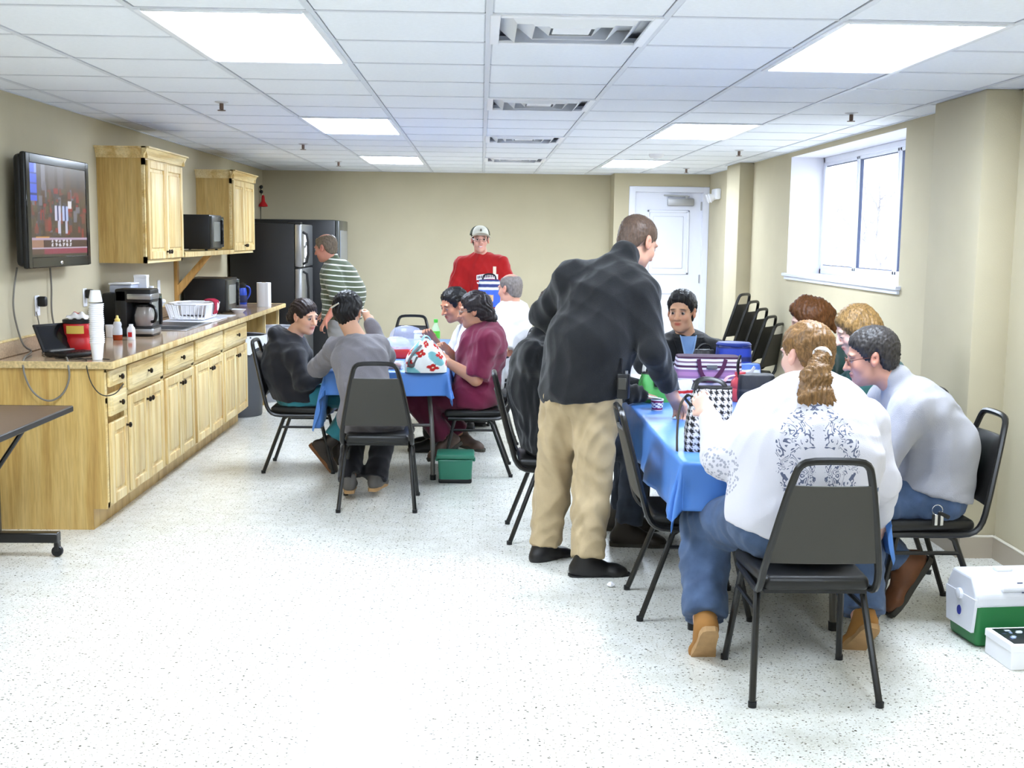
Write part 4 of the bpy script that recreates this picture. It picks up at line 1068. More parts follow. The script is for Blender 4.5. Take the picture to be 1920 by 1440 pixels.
# ================================================================== people
class Field:
    def __init__(s, lo, hi, h, bands=()):
        s.ax = []
        for k in range(3):
            x = lo[k]; L = []
            while x < hi[k]+h:
                L.append(x); st = h
                for bl, bh, hf in bands:
                    if bl[k]-st < x < bh[k]: st = min(st, hf)
                x += st
            s.ax.append(np.array(L, np.float32))
        s.F = np.full([len(a) for a in s.ax], 1.0, np.float32)
    def sub(s, lo, hi):
        sl = []
        for k in range(3):
            a = np.searchsorted(s.ax[k], lo[k]); b = np.searchsorted(s.ax[k], hi[k])
            sl.append(slice(max(0, a-1), min(len(s.ax[k]), b+1)))
        X = s.ax[0][sl[0]][:, None, None]; Y = s.ax[1][sl[1]][None, :, None]; Z = s.ax[2][sl[2]][None, None, :]
        return tuple(sl), X, Y, Z
    def add(s, d, sl, k=.02):
        s.F[sl] = smin(s.F[sl], d.astype(np.float32), k)
    def ecap(s, p, q, r1, r2, L=None, k=.02):
        """tapered capsule, optionally elliptical: half-width a along L, b across"""
        p = np.asarray(p, np.float32); q = np.asarray(q, np.float32)
        a1, b1 = r1 if isinstance(r1, tuple) else (r1, r1); a2, b2 = r2 if isinstance(r2, tuple) else (r2, r2)
        m = max(a1, b1, a2, b2)+k+.03
        sl, X, Y, Z = s.sub(np.minimum(p, q)-m, np.maximum(p, q)+m)
        if X.size == 0 or Y.size == 0 or Z.size == 0: return
        ba = q-p; den = max(float(ba@ba), 1e-9)
        dx, dy, dz = X-p[0], Y-p[1], Z-p[2]
        t = np.clip((dx*ba[0]+dy*ba[1]+dz*ba[2])/den, 0, 1)
        dx = dx-t*ba[0]; dy = dy-t*ba[1]; dz = dz-t*ba[2]
        n2 = dx*dx+dy*dy+dz*dz
        a = a1+(a2-a1)*t; b = b1+(b2-b1)*t
        if L is None: d = np.sqrt(n2)-a
        else:
            u = dx*L[0]+dy*L[1]+dz*L[2]
            d = (np.sqrt(u*u/(a*a)+np.maximum(n2-u*u, 0)/(b*b))-1)*np.minimum(a, b)
        s.add(d, sl, k)
    def chain(s, pts, rs, L=None, k=.02):
        for i in range(len(pts)-1): s.ecap(pts[i], pts[i+1], rs[i], rs[i+1], L, k)
    def cut(s, point, normal):
        """remove everything on the normal side of the plane"""
        X, Y, Z = s.ax[0][:, None, None], s.ax[1][None, :, None], s.ax[2][None, None, :]
        n = np.asarray(normal, float); n = n/np.linalg.norm(n)
        d = (X-point[0])*n[0]+(Y-point[1])*n[1]+(Z-point[2])*n[2]
        s.F = np.maximum(s.F, d.astype(np.float32))
    def mesh(s):
        F, ax = s.F, s.ax
        F[0, :, :] = F[-1, :, :] = 1; F[:, 0, :] = F[:, -1, :] = 1; F[:, :, 0] = F[:, :, -1] = 1
        I = F < 0
        c = np.zeros(np.array(F.shape)-1, np.uint8)
        for dx in (0, 1):
            for dy in (0, 1):
                for dz in (0, 1): c += I[dx:F.shape[0]-1+dx, dy:F.shape[1]-1+dy, dz:F.shape[2]-1+dz]
        act = (c > 0) & (c < 8)
        idx = np.argwhere(act)
        vid = np.full(act.shape, -1, np.int64); vid[act] = np.arange(len(idx))
        corn = [(a, b, d) for a in (0, 1) for b in (0, 1) for d in (0, 1)]
        val = {k: F[idx[:, 0]+k[0], idx[:, 1]+k[1], idx[:, 2]+k[2]] for k in corn}
        pos = {k: np.stack([ax[0][idx[:, 0]+k[0]], ax[1][idx[:, 1]+k[1]], ax[2][idx[:, 2]+k[2]]], 1) for k in corn}
        acc = np.zeros((len(idx), 3)); cnt = np.zeros(len(idx))
        for a in corn:
            for k in range(3):
                if a[k] == 0:
                    b = list(a); b[k] = 1; b = tuple(b)
                    m = (val[a] < 0) != (val[b] < 0)
                    t = np.where(m, val[a]/np.where(m, val[a]-val[b], 1), 0)[:, None]
                    acc += np.where(m[:, None], pos[a]+t*(pos[b]-pos[a]), 0); cnt += m
        V = acc/cnt[:, None]
        faces = []
        for k in range(3):
            a, b = [(1, 2), (2, 0), (0, 1)][k]
            S0 = [slice(1, -1)]*3; S0[k] = slice(0, -1); S1 = [slice(1, -1)]*3; S1[k] = slice(1, None)
            i0, i1 = I[tuple(S0)], I[tuple(S1)]
            for sgn in (True, False):
                e = np.argwhere((i0 != i1) & (i0 == sgn))
                if not len(e): continue
                o = np.ones(3, int); o[k] = 0; e = e+o
                q = []
                for da, db in ((-1, -1), (0, -1), (0, 0), (-1, 0)):
                    w = e.copy(); w[:, a] += da; w[:, b] += db; q.append(vid[w[:, 0], w[:, 1], w[:, 2]])
                q = np.stack(q if sgn else q[::-1], 1); faces.append(q)
        return V, np.concatenate(faces) if faces else np.zeros((0, 4), int)
def smin(a, b, k):
    if k <= 0: return np.minimum(a, b)
    h = np.maximum(k-np.abs(a-b), 0)/k
    return np.minimum(a, b)-h*h*k*.25
def smax(a, b, k): return -smin(-a, -b, k)
def ell(x, y, z, a, b, c):
    k0 = np.sqrt((x/a)**2+(y/b)**2+(z/c)**2); k1 = np.sqrt((x/a**2)**2+(y/b**2)**2+(z/c**2)**2)
    return k0*(k0-1)/np.maximum(k1, 1e-6)
def vnormals(V, Fq):
    n = np.cross(V[Fq[:, 2]]-V[Fq[:, 0]], V[Fq[:, 3]]-V[Fq[:, 1]]); N = np.zeros_like(V)
    for k in range(4): np.add.at(N, Fq[:, k], n)
    return N/np.maximum(np.linalg.norm(N, axis=1), 1e-12)[:, None]
def relax(V, Fq, it=1, lam=.5):
    for _ in range(it):
        S = np.zeros_like(V); C = np.zeros(len(V))
        for a, b in ((0, 1), (1, 2), (2, 3), (3, 0)):
            np.add.at(S, Fq[:, a], V[Fq[:, b]]); np.add.at(C, Fq[:, a], 1); np.add.at(S, Fq[:, b], V[Fq[:, a]]); np.add.at(C, Fq[:, b], 1)
        V = V+lam*(S/np.maximum(C, 1)[:, None]-V)
    return V
def np_mesh(name, V, Fq, M, cols=None):
    me = bpy.data.meshes.new(name)
    me.vertices.add(len(V)); me.vertices.foreach_set('co', V.astype(np.float32).ravel())
    n = len(Fq); me.loops.add(4*n); me.polygons.add(n)
    me.loops.foreach_set('vertex_index', Fq.astype(np.int32).ravel())
    me.polygons.foreach_set('loop_start', np.arange(0, 4*n, 4, dtype=np.int32)); me.polygons.foreach_set('loop_total', np.full(n, 4, np.int32))
    me.polygons.foreach_set('use_smooth', np.ones(n, bool))
    me.update(calc_edges=True)
    if cols is not None:
        ca = me.color_attributes.new('Col', 'FLOAT_COLOR', 'POINT'); ca.data.foreach_set('color', np.concatenate([cols, np.ones((len(cols), 1))], 1).astype(np.float32).ravel())
    me.materials.append(M)
    return me
nrm = lambda v: np.asarray(v, float)/max(np.linalg.norm(v), 1e-9)
def folds(V, amp, seed=0, fr=1.35):
    """soft cloth folds"""
    r = np.random.RandomState(seed); out = np.zeros(len(V))
    w = np.zeros_like(V)
    for k in range(3):
        d = r.randn(3)*7*fr; w[:, k] = .03*np.sin(V@d+r.rand()*6)
    for k in range(5):
        d = r.randn(3); d[2] *= .45; d = nrm(d)*r.uniform(18, 42)*fr
        s = np.sin((V+w*2)@d+r.rand()*6.28)
        out += (np.abs(s)*-2+1.0)*(.5 if k % 2 else .35)+.3*s
    return out*amp*.55

M_skin = paint_mat('skin', .5, 0, .03)
nodes_of(M_skin)[3].inputs['Subsurface Weight'].default_value = .08
nodes_of(M_skin)[3].inputs['Subsurface Radius'].default_value = (.012, .005, .003)
M_eyew = mat('eye_white', srgb(150, 140, 134), rough=.35); M_iris = mat('eye_iris', srgb(40, 28, 20), rough=.15)

def head_field(F, C, A, hs=1.0, jaw=1.0, nose=1.0, lid=.003):
    m = .17*hs
    sl, X, Y, Z = F.sub(C-m, C+m)
    X, Y, Z = X-C[0], Y-C[1], Z-C[2]
    f, l, u = [(X*a[0]+Y*a[1]+Z*a[2])/hs for a in A]
    la = np.sqrt(l*l+1e-8)
    H = ell(f+.015, l, u-.033, .098, .076, .083)
    H = smin(H, ell(f-.024, l, u+.035, .066, .058*jaw, .085), .03)
    H = smin(H, ell(f-.018, l, u+.078, .062, .050*jaw, .036), .03)
    H = smin(H, np.sqrt((f-.070)**2+l*l+(u+.100)**2)-.018, .03)
    H = smin(H, ell(f-.079, la-.028, u-.021, .013, .026, .009), .014)
    H = smin(H, ell(f-.058, la-.042, u+.032, .026, .020, .024), .02)
    H = smax(H, -(np.sqrt((f-.106)**2+(la-.031)**2+(u-.001)**2)-.0185), .012)
    ed = np.sqrt((f-.0790)**2+(la-.031)**2+u**2)-.0138
    H = smin(H, np.maximum(ed, lid-u), .004); H = smin(H, np.maximum(ed, u+.0062), .004)
    t = np.clip((.012-u)/.045, 0, 1)
    H = smin(H, np.sqrt((f-(.086+.026*nose*t))**2+l*l+(u-(.012-.045*t))**2)-(.008+.0045*t), .010)
    H = smin(H, np.sqrt((f-.096)**2+(la-.012)**2+(u+.036)**2)-.0095, .008)
    H = smin(H, ell(f-.091, l, u+.0595, .009, .022, .0055), .006)
    H = smin(H, ell(f-.089, l, u+.0715, .009, .019, .0065), .006)
    fe = f+.006+.25*(u+.01)
    E = smax(ell(fe, la-.080, u+.008, .019, .010, .033), -(np.sqrt((fe-.002)**2+(la-.094)**2+(u+.006)**2)-.013), .006)
    H = smin(H, E, .006)
    F.add(H*hs, sl, .015)
def head_local(V, C, A, hs): return ((V-C)@np.array(A).T)/hs
def hand_field(F, w, d, n, side, curl, sz=1.0):
    """w wrist, d pointing direction, n palm-facing normal, side +1 if the thumb lies on +cross(n,d)"""
    d = nrm(d); n = nrm(n-np.dot(n, d)*d); s = np.cross(n, d)*side
    F.ecap(w, w+d*.03*sz, (.027*sz, .02*sz), (.034*sz, .016*sz), s, .012)
    F.ecap(w+d*.03*sz, w+d*.082*sz, (.036*sz, .016*sz), (.038*sz, .013*sz), s, .010)
    for off, ln, r in ((.029, .070, .0085), (.010, .078, .0088), (-.010, .072, .0084), (-.028, .056, .0074)):
        p = w+d*.085*sz+s*off*sz; a = curl*.55+.10; ang = a
        for k, fr in enumerate((.45, .31, .24)):
            q = p+(d*math.cos(ang)+n*math.sin(ang)+s*off*1.2*(1-curl))*ln*fr*sz
            F.ecap(p, q, r*sz*(1-.08*k), r*sz*(.94-.10*k), None, .004); p = q; ang += curl*1.1+.12
    p = w+d*.028*sz+s*.030*sz
    q = p+(d*.55+s*.62+n*.35)*.042*sz; r_ = q+(d*.85+s*.15+n*(.35+.4*curl))*.034*sz
    F.ecap(p, q, .0135*sz, .0105*sz, None, .012); F.ecap(q, r_, .0105*sz, .0085*sz, None, .004)

def hair_mesh(name, C, A, hs, st, M, body, org):
    """st: dict g (thickness), line [(f,u)..] hairline, extra [(p,q,r1,r2)] in head units, strand amp"""
    ex = st.get('extra', [])
    pts = [np.array((0, 0, 0))]
    toW = lambda p: C+hs*(p[0]*A[0]+p[1]*A[1]+p[2]*A[2])
    lo = C-.16*hs; hi = C+.16*hs
    W = []
    for (p, q, r1, r2) in ex:
        p_, q_ = (toW(p) if not st.get('world') else np.array(p)), (toW(q) if not st.get('world') else np.array(q))
        W.append((p_, q_, r1, r2))
        mr = max(r1 if not isinstance(r1, tuple) else max(r1), r2 if not isinstance(r2, tuple) else max(r2))+.03
        lo = np.minimum(lo, np.minimum(p_, q_)-mr); hi = np.maximum(hi, np.maximum(p_, q_)+mr)
    F = Field(lo, hi, st.get('h', .0065))
    sl, X, Y, Z = F.sub(C-.17*hs, C+.17*hs)
    X, Y, Z = X-C[0], Y-C[1], Z-C[2]
    f, l, u = [(X*a[0]+Y*a[1]+Z*a[2])/hs for a in A]
    g = st['g']
    fx = np.array([p[0] for p in st['line']]); ux = np.array([p[1] for p in st['line']]); o = np.argsort(fx)
    hl = np.interp(f, fx[o], ux[o])
    ge = .002+max(g, 0)*np.clip((u-hl)/.05, 0, 1)**.6
    H = ell(f+.016, l, u-.0335-st.get('lift', 0), .098, .076, .083)
    H = smin(H, ell(f+.045, l, u+.030, .055, .056, .075), .03)-ge
    H = smax(H, (hl-u)*.75, .006)
    if st.get('crown') is not None:
        H = np.maximum(H, -(ell(f+.01, l, u-.115, .085, .055, .06)))
    F.add(H*hs, sl, .0)
    if not st.get('keep_skull', True): F.F[:] = 1
    for (p_, q_, r1, r2) in W: F.ecap(p_, q_, r1, r2, A[1], st.get('k', .03))
    V, Q = F.mesh()
    if len(V) == 0: return
    V = relax(V, Q, 1); N = vnormals(V, Q); L = head_local(V, C, A, hs)
    s = st.get('strand', .002)
    sd = st.get('seed', 1)
    if st.get('curly'):
        disp = s*(np.sin(L[:, 0]*210+sd)*np.sin(L[:, 1]*230)*np.sin(L[:, 2]*190+1)+.6*np.sin(L@np.array([330, -280, 300])))
    else:
        ang = (L[:, 1]*150+L[:, 0]*20*np.sin(L[:, 2]*25) if not st.get('side') else L[:, 0]*150+12*L[:, 2]*np.sign(L[:, 0]))+2*np.sin(L[:, 2]*45+sd)
        disp = s*(np.sin(ang*1.9)+.6*np.sin(ang*4.3+1.3))+.6*s*np.sin(L[:, 2]*120+L[:, 0]*60)
    disp = disp+np.random.RandomState(5).uniform(-1, 1, len(V))*st.get('fuzz', .0018)
    V = V+N*disp[:, None]
    new_obj(name, np_mesh(name, V-org, Q, M), body)

def shoe(body, org, an, toe, up, M, Msole, sc=1.0, boot=0., side=0):
    d = nrm(toe); n = nrm(np.asarray(up, float)-np.dot(up, d)*d); s = np.cross(n, d)
    o = an-n*.085*sc   # on the sole under the ankle
    F = Field(np.minimum(o-d*.12, o+d*.24)-.14, np.maximum(o-d*.12, o+d*.24)+.16, .009)
    w = lambda a, b, c=0: o+d*a*sc+n*b*sc+s*c*sc
    F.ecap(w(-.045, .045), w(.03, .05), (.036*sc, .042*sc), (.040*sc, .046*sc), s, .02)
    F.ecap(w(.03, .045), w(.125, .03), (.040*sc, .040*sc), (.046*sc, .030*sc), s, .03)
    F.ecap(w(.12, .03), w(.16, .026), (.046*sc, .030*sc), (.036*sc, .024*sc), s, .03)
    F.ecap(w(-.015, .06), w(-.015, .10+boot), .044*sc, .046*sc, s, .03)
    F.cut(w(0, .004), -n)
    V, Q = F.mesh(); V = relax(V, Q, 1)
    sh = new_obj('shoe', np_mesh('shoe', V-org, Q, M), body)
    # sole: outline prism following the foot
    mb = MB(); out = []
    for a, ww in ((-.085, .018), (-.075, .030), (-.045, .037), (0, .037), (.05, .040), (.11, .049), (.15, .046), (.18, .034), (.195, .014)): out.append((a, ww))
    pts = [(a, ww) for a, ww in out]+[(a, -ww) for a, ww in out[::-1]]
    tp = [mb.bm.verts.new(Vector(w(a, .022, c)-org)) for a, c in pts]; bt = [mb.bm.verts.new(Vector(w(a, .0, c)-org)) for a, c in pts]
    mb.bm.faces.new(tp); mb.bm.faces.new(bt[::-1])
    for i in range(len(pts)): mb.bm.faces.new((tp[i], bt[i], bt[(i+1) % len(pts)], tp[(i+1) % len(pts)]))
    bmesh.ops.recalc_face_normals(mb.bm, faces=mb.bm.faces[:])
    mb.build('sole', Msole, sh, sm=False)

RAD = dict(hip=(.165, .118), waist=(.150, .108), chest=(.172, .118), sh=.060, ua=.046, el=.038, wr=.027, th=.082, kn=.056, ca=.05, an=.040)
def person(key, label, skin, R={}, hs=1.0, jaw=1.0, shirt=None, pants=None, shoes=None, hair=None, gl=None, brow=(60, 45, 35), hands=None, smile=False, collar=None, belly=0., bust=0., eyes=True, mouth=None, lid=.003):
    D = PEOPLE[key]; r = dict(RAD); r.update(R)
    f2 = nrm((*D['F'], 0)); Lx = np.array((-f2[1], f2[0], 0.))
    pel, mid, neck, head = D['pel'], D['mid'], D['neck'], D['head']
    lk = D['look']; hf = nrm((lk[0], lk[1], 0)); pt = math.radians(lk[2]); hf3 = hf*math.cos(pt)+np.array((0, 0, math.sin(pt)))
    hl = np.array((-hf[1], hf[0], 0.)); hu = np.cross(hf3, hl); A = [hf3, hl, hu]
    hip = [pel+Lx*.088-np.array((0, 0, .015)), pel-Lx*.088-np.array((0, 0, .015))]
    org = np.array((pel[0], pel[1], 0.))
    allp = np.array([pel, mid, neck, head, *D['sh'], *D['el'], *D['wr'], *D['kn'], *D['an']])
    lo = allp.min(0)-.28; hi = allp.max(0)+.28
    # ---- body: one continuous surface
    hf_ = .0048 if pel[1] < 6.6 else .0056
    bands = [(head-.14*hs, head+.14*hs, hf_)]
    for i in (0, 1):
        if D['hd'][i] is not None:
            c = D['wr'][i]+nrm(D['hd'][i]-D['wr'][i])*.08; bands.append((c-.11, c+.11, hf_))
    F = Field(lo, hi, .018, bands)
    chest = mid+(neck-mid)*.55
    def torso(F, g, k=.035, hg=0., nz=.05):
        c = lambda t, e=0: (t[0]+g+e, t[1]+g+e)
        F.ecap(pel, mid, c(r['hip'], hg), c(r['waist']), Lx, k)
        F.ecap(mid, chest, c(r['waist']), c(r['chest']), Lx, k)
        F.ecap(chest, chest+(neck-chest)*.45, c(r['chest']), (r['chest'][0]*.78+g, r['chest'][1]*.68+g), Lx, k)
        for i in (0, 1):
            F.ecap(D['sh'][i], neck-np.array((0, 0, nz)), r['sh']*.82+g*.6, r['sh']*.80+g*.4, None, k)
            F.ecap(D['sh'][i], chest, r['sh']*.80+g*.8, r['chest'][1]*.6+g, None, k)
        if belly: F.ecap(mid+f2*belly-np.array((0, 0, .02)), mid+f2*belly*.8+np.array((0, 0, .08)), (r['waist'][0]*.82+g, r['waist'][1]*.9+g), (r['waist'][0]*.75+g, r['waist'][1]*.7+g), Lx, k)
        if bust:
            for s_ in (-1, 1): F.ecap(chest+f2*(r['chest'][1]*.75)+Lx*s_*.08-np.array((0, 0, .02)), chest+f2*(r['chest'][1]*.6)+Lx*s_*.08+np.array((0, 0, .05)), bust+g, bust*.6+g, None, k)
    torso(F, 0)
    F.ecap(head-hf3*.022*hs-hu*.06*hs, neck-np.array((0, 0, .01)), .055*hs, .060, None, .03)
    for i in (0, 1):
        F.chain([D['sh'][i], D['el'][i]], [r['ua']*1.08, r['el']], None, .03); F.chain([D['el'][i], D['wr'][i]], [r['el'], r['wr']], None, .02)
        side = 1 if i == 0 else -1
        fd = nrm(D['wr'][i]-D['el'][i])
        if D['hd'][i] is not None:
            hd = nrm(D['hd'][i]-D['wr'][i]); pn, cu = hands[i] if hands and hands.get(i) else (np.array((0, 0, -1.)), .6)
            hand_field(F, D['wr'][i], hd, np.asarray(pn, float), side*(-1), cu, .95*hs)
        else:
            pn = np.array((0, 0, -1.))+f2*.1; hand_field(F, D['wr'][i], fd, pn, -side, .7, .95*hs)
        F.chain([hip[i], D['kn'][i]], [r['th'], r['kn']], None, .05)
        mc = D['kn'][i]+(D['an'][i]-D['kn'][i])*.35
        F.chain([D['kn'][i], mc, D['an'][i]], [r['kn']*.92, r['ca'], r['an']], None, .02)
        td = nrm(D['toe'][i]); F.ecap(D['an'][i]-nrm(D['up'][i])*.03, D['an'][i]-nrm(D['up'][i])*.05+td*.12, .030, .022, None, .02)
    head_field(F, head, A, hs, jaw, 1.0, lid)
    V, Q = F.mesh()
    L = head_local(V, head, A, hs)
    V2 = relax(V, Q, 1, .4); fine = (np.abs(L).max(1) < .16); V = np.where(fine[:, None], V*.6+V2*.4, V2)
    col = np.tile(np.array(srgb(*skin)), (len(V), 1))
    ff, ll, uu = L[:, 0], np.abs(L[:, 1]), L[:, 2]
    face = (ff > .03) & (np.abs(uu) < .13)
    def blend(mask_w, c):
        nonlocal col
        w = np.clip(mask_w, 0, 1)[:, None]; col = col*(1-w)+np.array(c)*w
    sk = np.array(srgb(*skin))
    lipc = np.array(srgb(*(mouth or (min(255, skin[0]-18), int(skin[1]*.62), int(skin[2]*.62)))))
    blend(face*np.exp(-(((ll)/.020)**4+((uu+.066)/.0105)**4)), lipc)
    if smile:
        blend(face*np.exp(-((ll/.017)**4+((uu+.066)/.0045)**4)), srgb(240, 236, 232))
        blend(face*np.exp(-((ll/.021)**4+((uu+.0655)/.0012)**2)), lipc*.5)
    else:
        blend(face*.8*np.exp(-((ll/.021)**4+((uu+.0655)/.0016)**2)), lipc*.35)
    blend(face*.95*np.exp(-(((ll-.031)/.019)**4+((uu-.0225-.1*(.031-ll))/.0045)**4)), srgb(*brow))
    blend(face*.75*np.exp(-(((ll-.031)/.015)**4+((uu-.009)/.003)**2)), srgb(*brow))
    blend(face*.35*np.exp(-(((ll-.045)/.02)**2+((uu+.032)/.018)**2)), sk*np.array((1.05, .72, .70)))
    blend((ff > .09)*.3*np.exp(-((ll/.016)**2+((uu+.03)/.014)**2)), sk*np.array((1.0, .72, .68)))
    blend((np.abs(ff+.006) < .03)*(ll > .075)*.35, sk*np.array((1.0, .6, .55)))
    if hair and hair.get('shadow'):
        w = np.clip((uu-np.interp(ff, [-.12, -.05, 0, .05, .09], [-.10, -.07, -.02, .03, .065]))/.01, 0, 1)*(np.abs(L).max(1) < .14)*(ll < .078)
        if hair.get('crown') is not None: w = w*np.clip(1-np.exp(-(((ff+.01)/.06)**4+(L[:, 1]/.045)**4))*(uu > .05), 0, 1)
        blend(w*hair['shadow'], srgb(*hair['col']))
    body = new_obj('person', np_mesh('person', V-org, Q, M_skin, np.clip(col, 0, 1)), None, tuple(org))
    tag(body, label, 'person')
    # ---- eyes
    if eyes:
        for s_ in (-1, 1):
            c = head+hs*(.0795*A[0]+s_*.031*A[1]-.0005*A[2])-org
            rot = Matrix((A[1], A[2], A[0])).transposed()
            rot = Matrix([[A[1][k], A[2][k], A[0][k]] for k in range(3)])
            mb = MB(); R0 = .0122*hs
            pr = [(R0*math.sin(a), -R0*math.cos(a)) for a in np.linspace(.001, math.pi-.62, 9)]+[(R0*math.sin(a), -R0*math.cos(a)) for a in np.linspace(math.pi-.6, math.pi-.001, 4)]
            mb.lathe(pr, 12, c=tuple(c), rot=rot)
            for fc in mb.bm.faces:
                ctr = fc.calc_center_median()-Vector(c)
                if ctr.dot(Vector(A[0])) > R0*.78: fc.material_index = 1
            mb.build('eye', [M_eyew, M_iris], body)
    # ---- clothes
    def cloth_mesh(nm, F, M, amp, seed, fr=1.35):
        V, Q = F.mesh(); V = relax(V, Q, 2, .5); N = vnormals(V, Q)
        V = V+N*folds(V-org, amp, seed, fr)[:, None]
        return new_obj(nm, np_mesh(nm, V-org, Q, M), body)
    sobj = None
    if pants:
        F = Field(lo, hi, pants.get('h', .011)); g = pants.get('g', .014)
        F.ecap(pel-np.array((0, 0, .01)), pel+(mid-pel)*.45, (r['hip'][0]+g, r['hip'][1]+g), (r['waist'][0]+g*.6, r['waist'][1]+g*.6), Lx, .05)
        for i in (0, 1):
            mc = D['kn'][i]+(D['an'][i]-D['kn'][i])*.35; e = D['kn'][i]+(D['an'][i]-D['kn'][i])*pants.get('len', .93)
            fl = pants.get('flare', .02)
            F.chain([hip[i], D['kn'][i]], [r['th']+g, r['kn']+g+fl*.4], None, .05); F.chain([D['kn'][i], mc, e], [r['kn']+g+fl*.2, r['ca']+g+fl*.5, r['an']+g+fl], None, .03)
            None
        # flat cuffs
        for i in (0, 1):
            e = D['kn'][i]+(D['an'][i]-D['kn'][i])*(pants.get('len', .93)+.02); ax_ = nrm(D['an'][i]-D['kn'][i])
            X, Y, Z = F.ax[0][:, None, None], F.ax[1][None, :, None], F.ax[2][None, None, :]
            dd = (X-e[0])*ax_[0]+(Y-e[1])*ax_[1]+(Z-e[2])*ax_[2]; rr = np.sqrt((X-e[0])**2+(Y-e[1])**2+(Z-e[2])**2)
            F.F = np.where(rr < .16, np.maximum(F.F, dd), F.F).astype(np.float32)
        F.cut(pel+np.array((0, 0, (shirt or {}).get('hem', 0)+.045 if D['kn'][0][2] < pel[2]-.25 else .12)), (0, 0, 1))
        cloth_mesh('trousers', F, pants['M'], pants.get('amp', .008), 3+len(key), pants.get('fr', 1.35))
    if shirt:
        F = Field(lo, hi, shirt.get('h', .010)); g = shirt.get('g', .016)
        torso(F, g, hg=shirt.get('hg', .014), nz=shirt.get('nz', .032))
        for i in (0, 1):
            sl_ = shirt.get('sleeve', 2.0); ga = shirt.get('ga', g)
            if sl_ >= 1:
                w = D['el'][i]+(D['wr'][i]-D['el'][i])*min(sl_-1, .95)
                F.chain([D['sh'][i], D['el'][i]], [r['ua']*1.1+ga, r['el']+ga], None, .04); F.chain([D['el'][i], w], [r['el']+ga, r['wr']+ga*.8+shirt.get('cuff', .004)], None, .03)
            else:
                w = D['sh'][i]+(D['el'][i]-D['sh'][i])*sl_
                F.ecap(D['sh'][i], w, r['ua']*1.12+ga, r['ua']+ga+.012, None, .04)
                ax_ = nrm(D['el'][i]-D['sh'][i]); e = w+ax_*.012
                X, Y, Z = F.ax[0][:, None, None], F.ax[1][None, :, None], F.ax[2][None, None, :]
                dd = (X-e[0])*ax_[0]+(Y-e[1])*ax_[1]+(Z-e[2])*ax_[2]; rr = np.sqrt((X-e[0])**2+(Y-e[1])**2+(Z-e[2])**2)
                F.F = np.where(rr < .10, np.maximum(F.F, dd), F.F).astype(np.float32)
        if D['kn'][0][2] > pel[2]-.25:
            for i in (0, 1): F.ecap(hip[i]+np.array((0, 0, .01)), hip[i]+(D['kn'][i]-hip[i])*.16+np.array((0, 0, .012)), r['th']+.040, r['th']+.030, None, .03)
        for (p_, q_, r1, r2) in shirt.get('extra', []): F.ecap(p_, q_, r1, r2, Lx if isinstance(r1, tuple) else None, .03)
        hz = shirt.get('hem', -.04); hn = shirt.get('hemn', (0, 0, -1))
        F.cut(pel+np.array((0, 0, hz)), hn)
        # neckline: scoop the cloth away around the neck
        nk = neck+(head-neck)*.30+f2*shirt.get('nf', .02)
        if collar: F.ecap(neck-np.array((0, 0, .02)), neck+nrm(head-hf3*.03-neck)*collar[0], .066+collar[1], .058+collar[1], None, .02)
        if collar: F.cut(neck+nrm(head-hf3*.03-neck)*collar[0]*1.02, nrm(head-hf3*.03-neck)) if collar[0] < .2 and False else None
        sobj = cloth_mesh(shirt.get('name', 'shirt'), F, shirt['M'], shirt.get('amp', .008), 11+len(key), shirt.get('fr', 1.35))
    if shoes:
        for i in (0, 1): shoe(body, org, D['an'][i], D['toe'][i], D['up'][i], shoes[0], shoes[1], shoes[2] if len(shoes) > 2 else 1.0, shoes[3] if len(shoes) > 3 else 0.)
    if hair and hair.get('line'): hair_mesh('hair', head, A, hs, hair, hair['M'], body, org)
    if gl:
        mb = MB(); W = lambda a, b, c: Vector(head+hs*(a*A[0]+b*A[1]+c*A[2])-org)
        for s_ in (-1, 1):
            pts = [W(.101, s_*(.032+.022*math.cos(t)), -.004+.015*math.sin(t)) for t in np.linspace(0, 2*math.pi, 15)[:-1]]
            mb.tube(pts, .0016, 5, closed=True); mb.tube([W(.099, s_*.054, .0), W(.06, s_*.072, .004), W(-.004, s_*.083, .004), W(-.02, s_*.082, -.012)], .0018, 5)
        mb.tube([W(.101, -.011, .0), W(.107, 0, .004), W(.101, .011, .0)], .0016, 5); mb.build('glasses', gl, body)
    return body, org, A, head, sobj, Lx, f2
def fabric(name, c, rough=.85, var=.06, bump=.25, bs=350, sheen=.2, vs=8):
    return mat(name, srgb(*c), rough=rough, var=var, vscale=vs, bump=bump, bscale=bs, spec=.2, sheen=sheen)
def hairmat(name, c, var=.35):
    return mat(name, srgb(*c), rough=.42, var=var, vscale=9, stretch=(16, 16, 2.5), bump=.15, bscale=20, spec=.3)
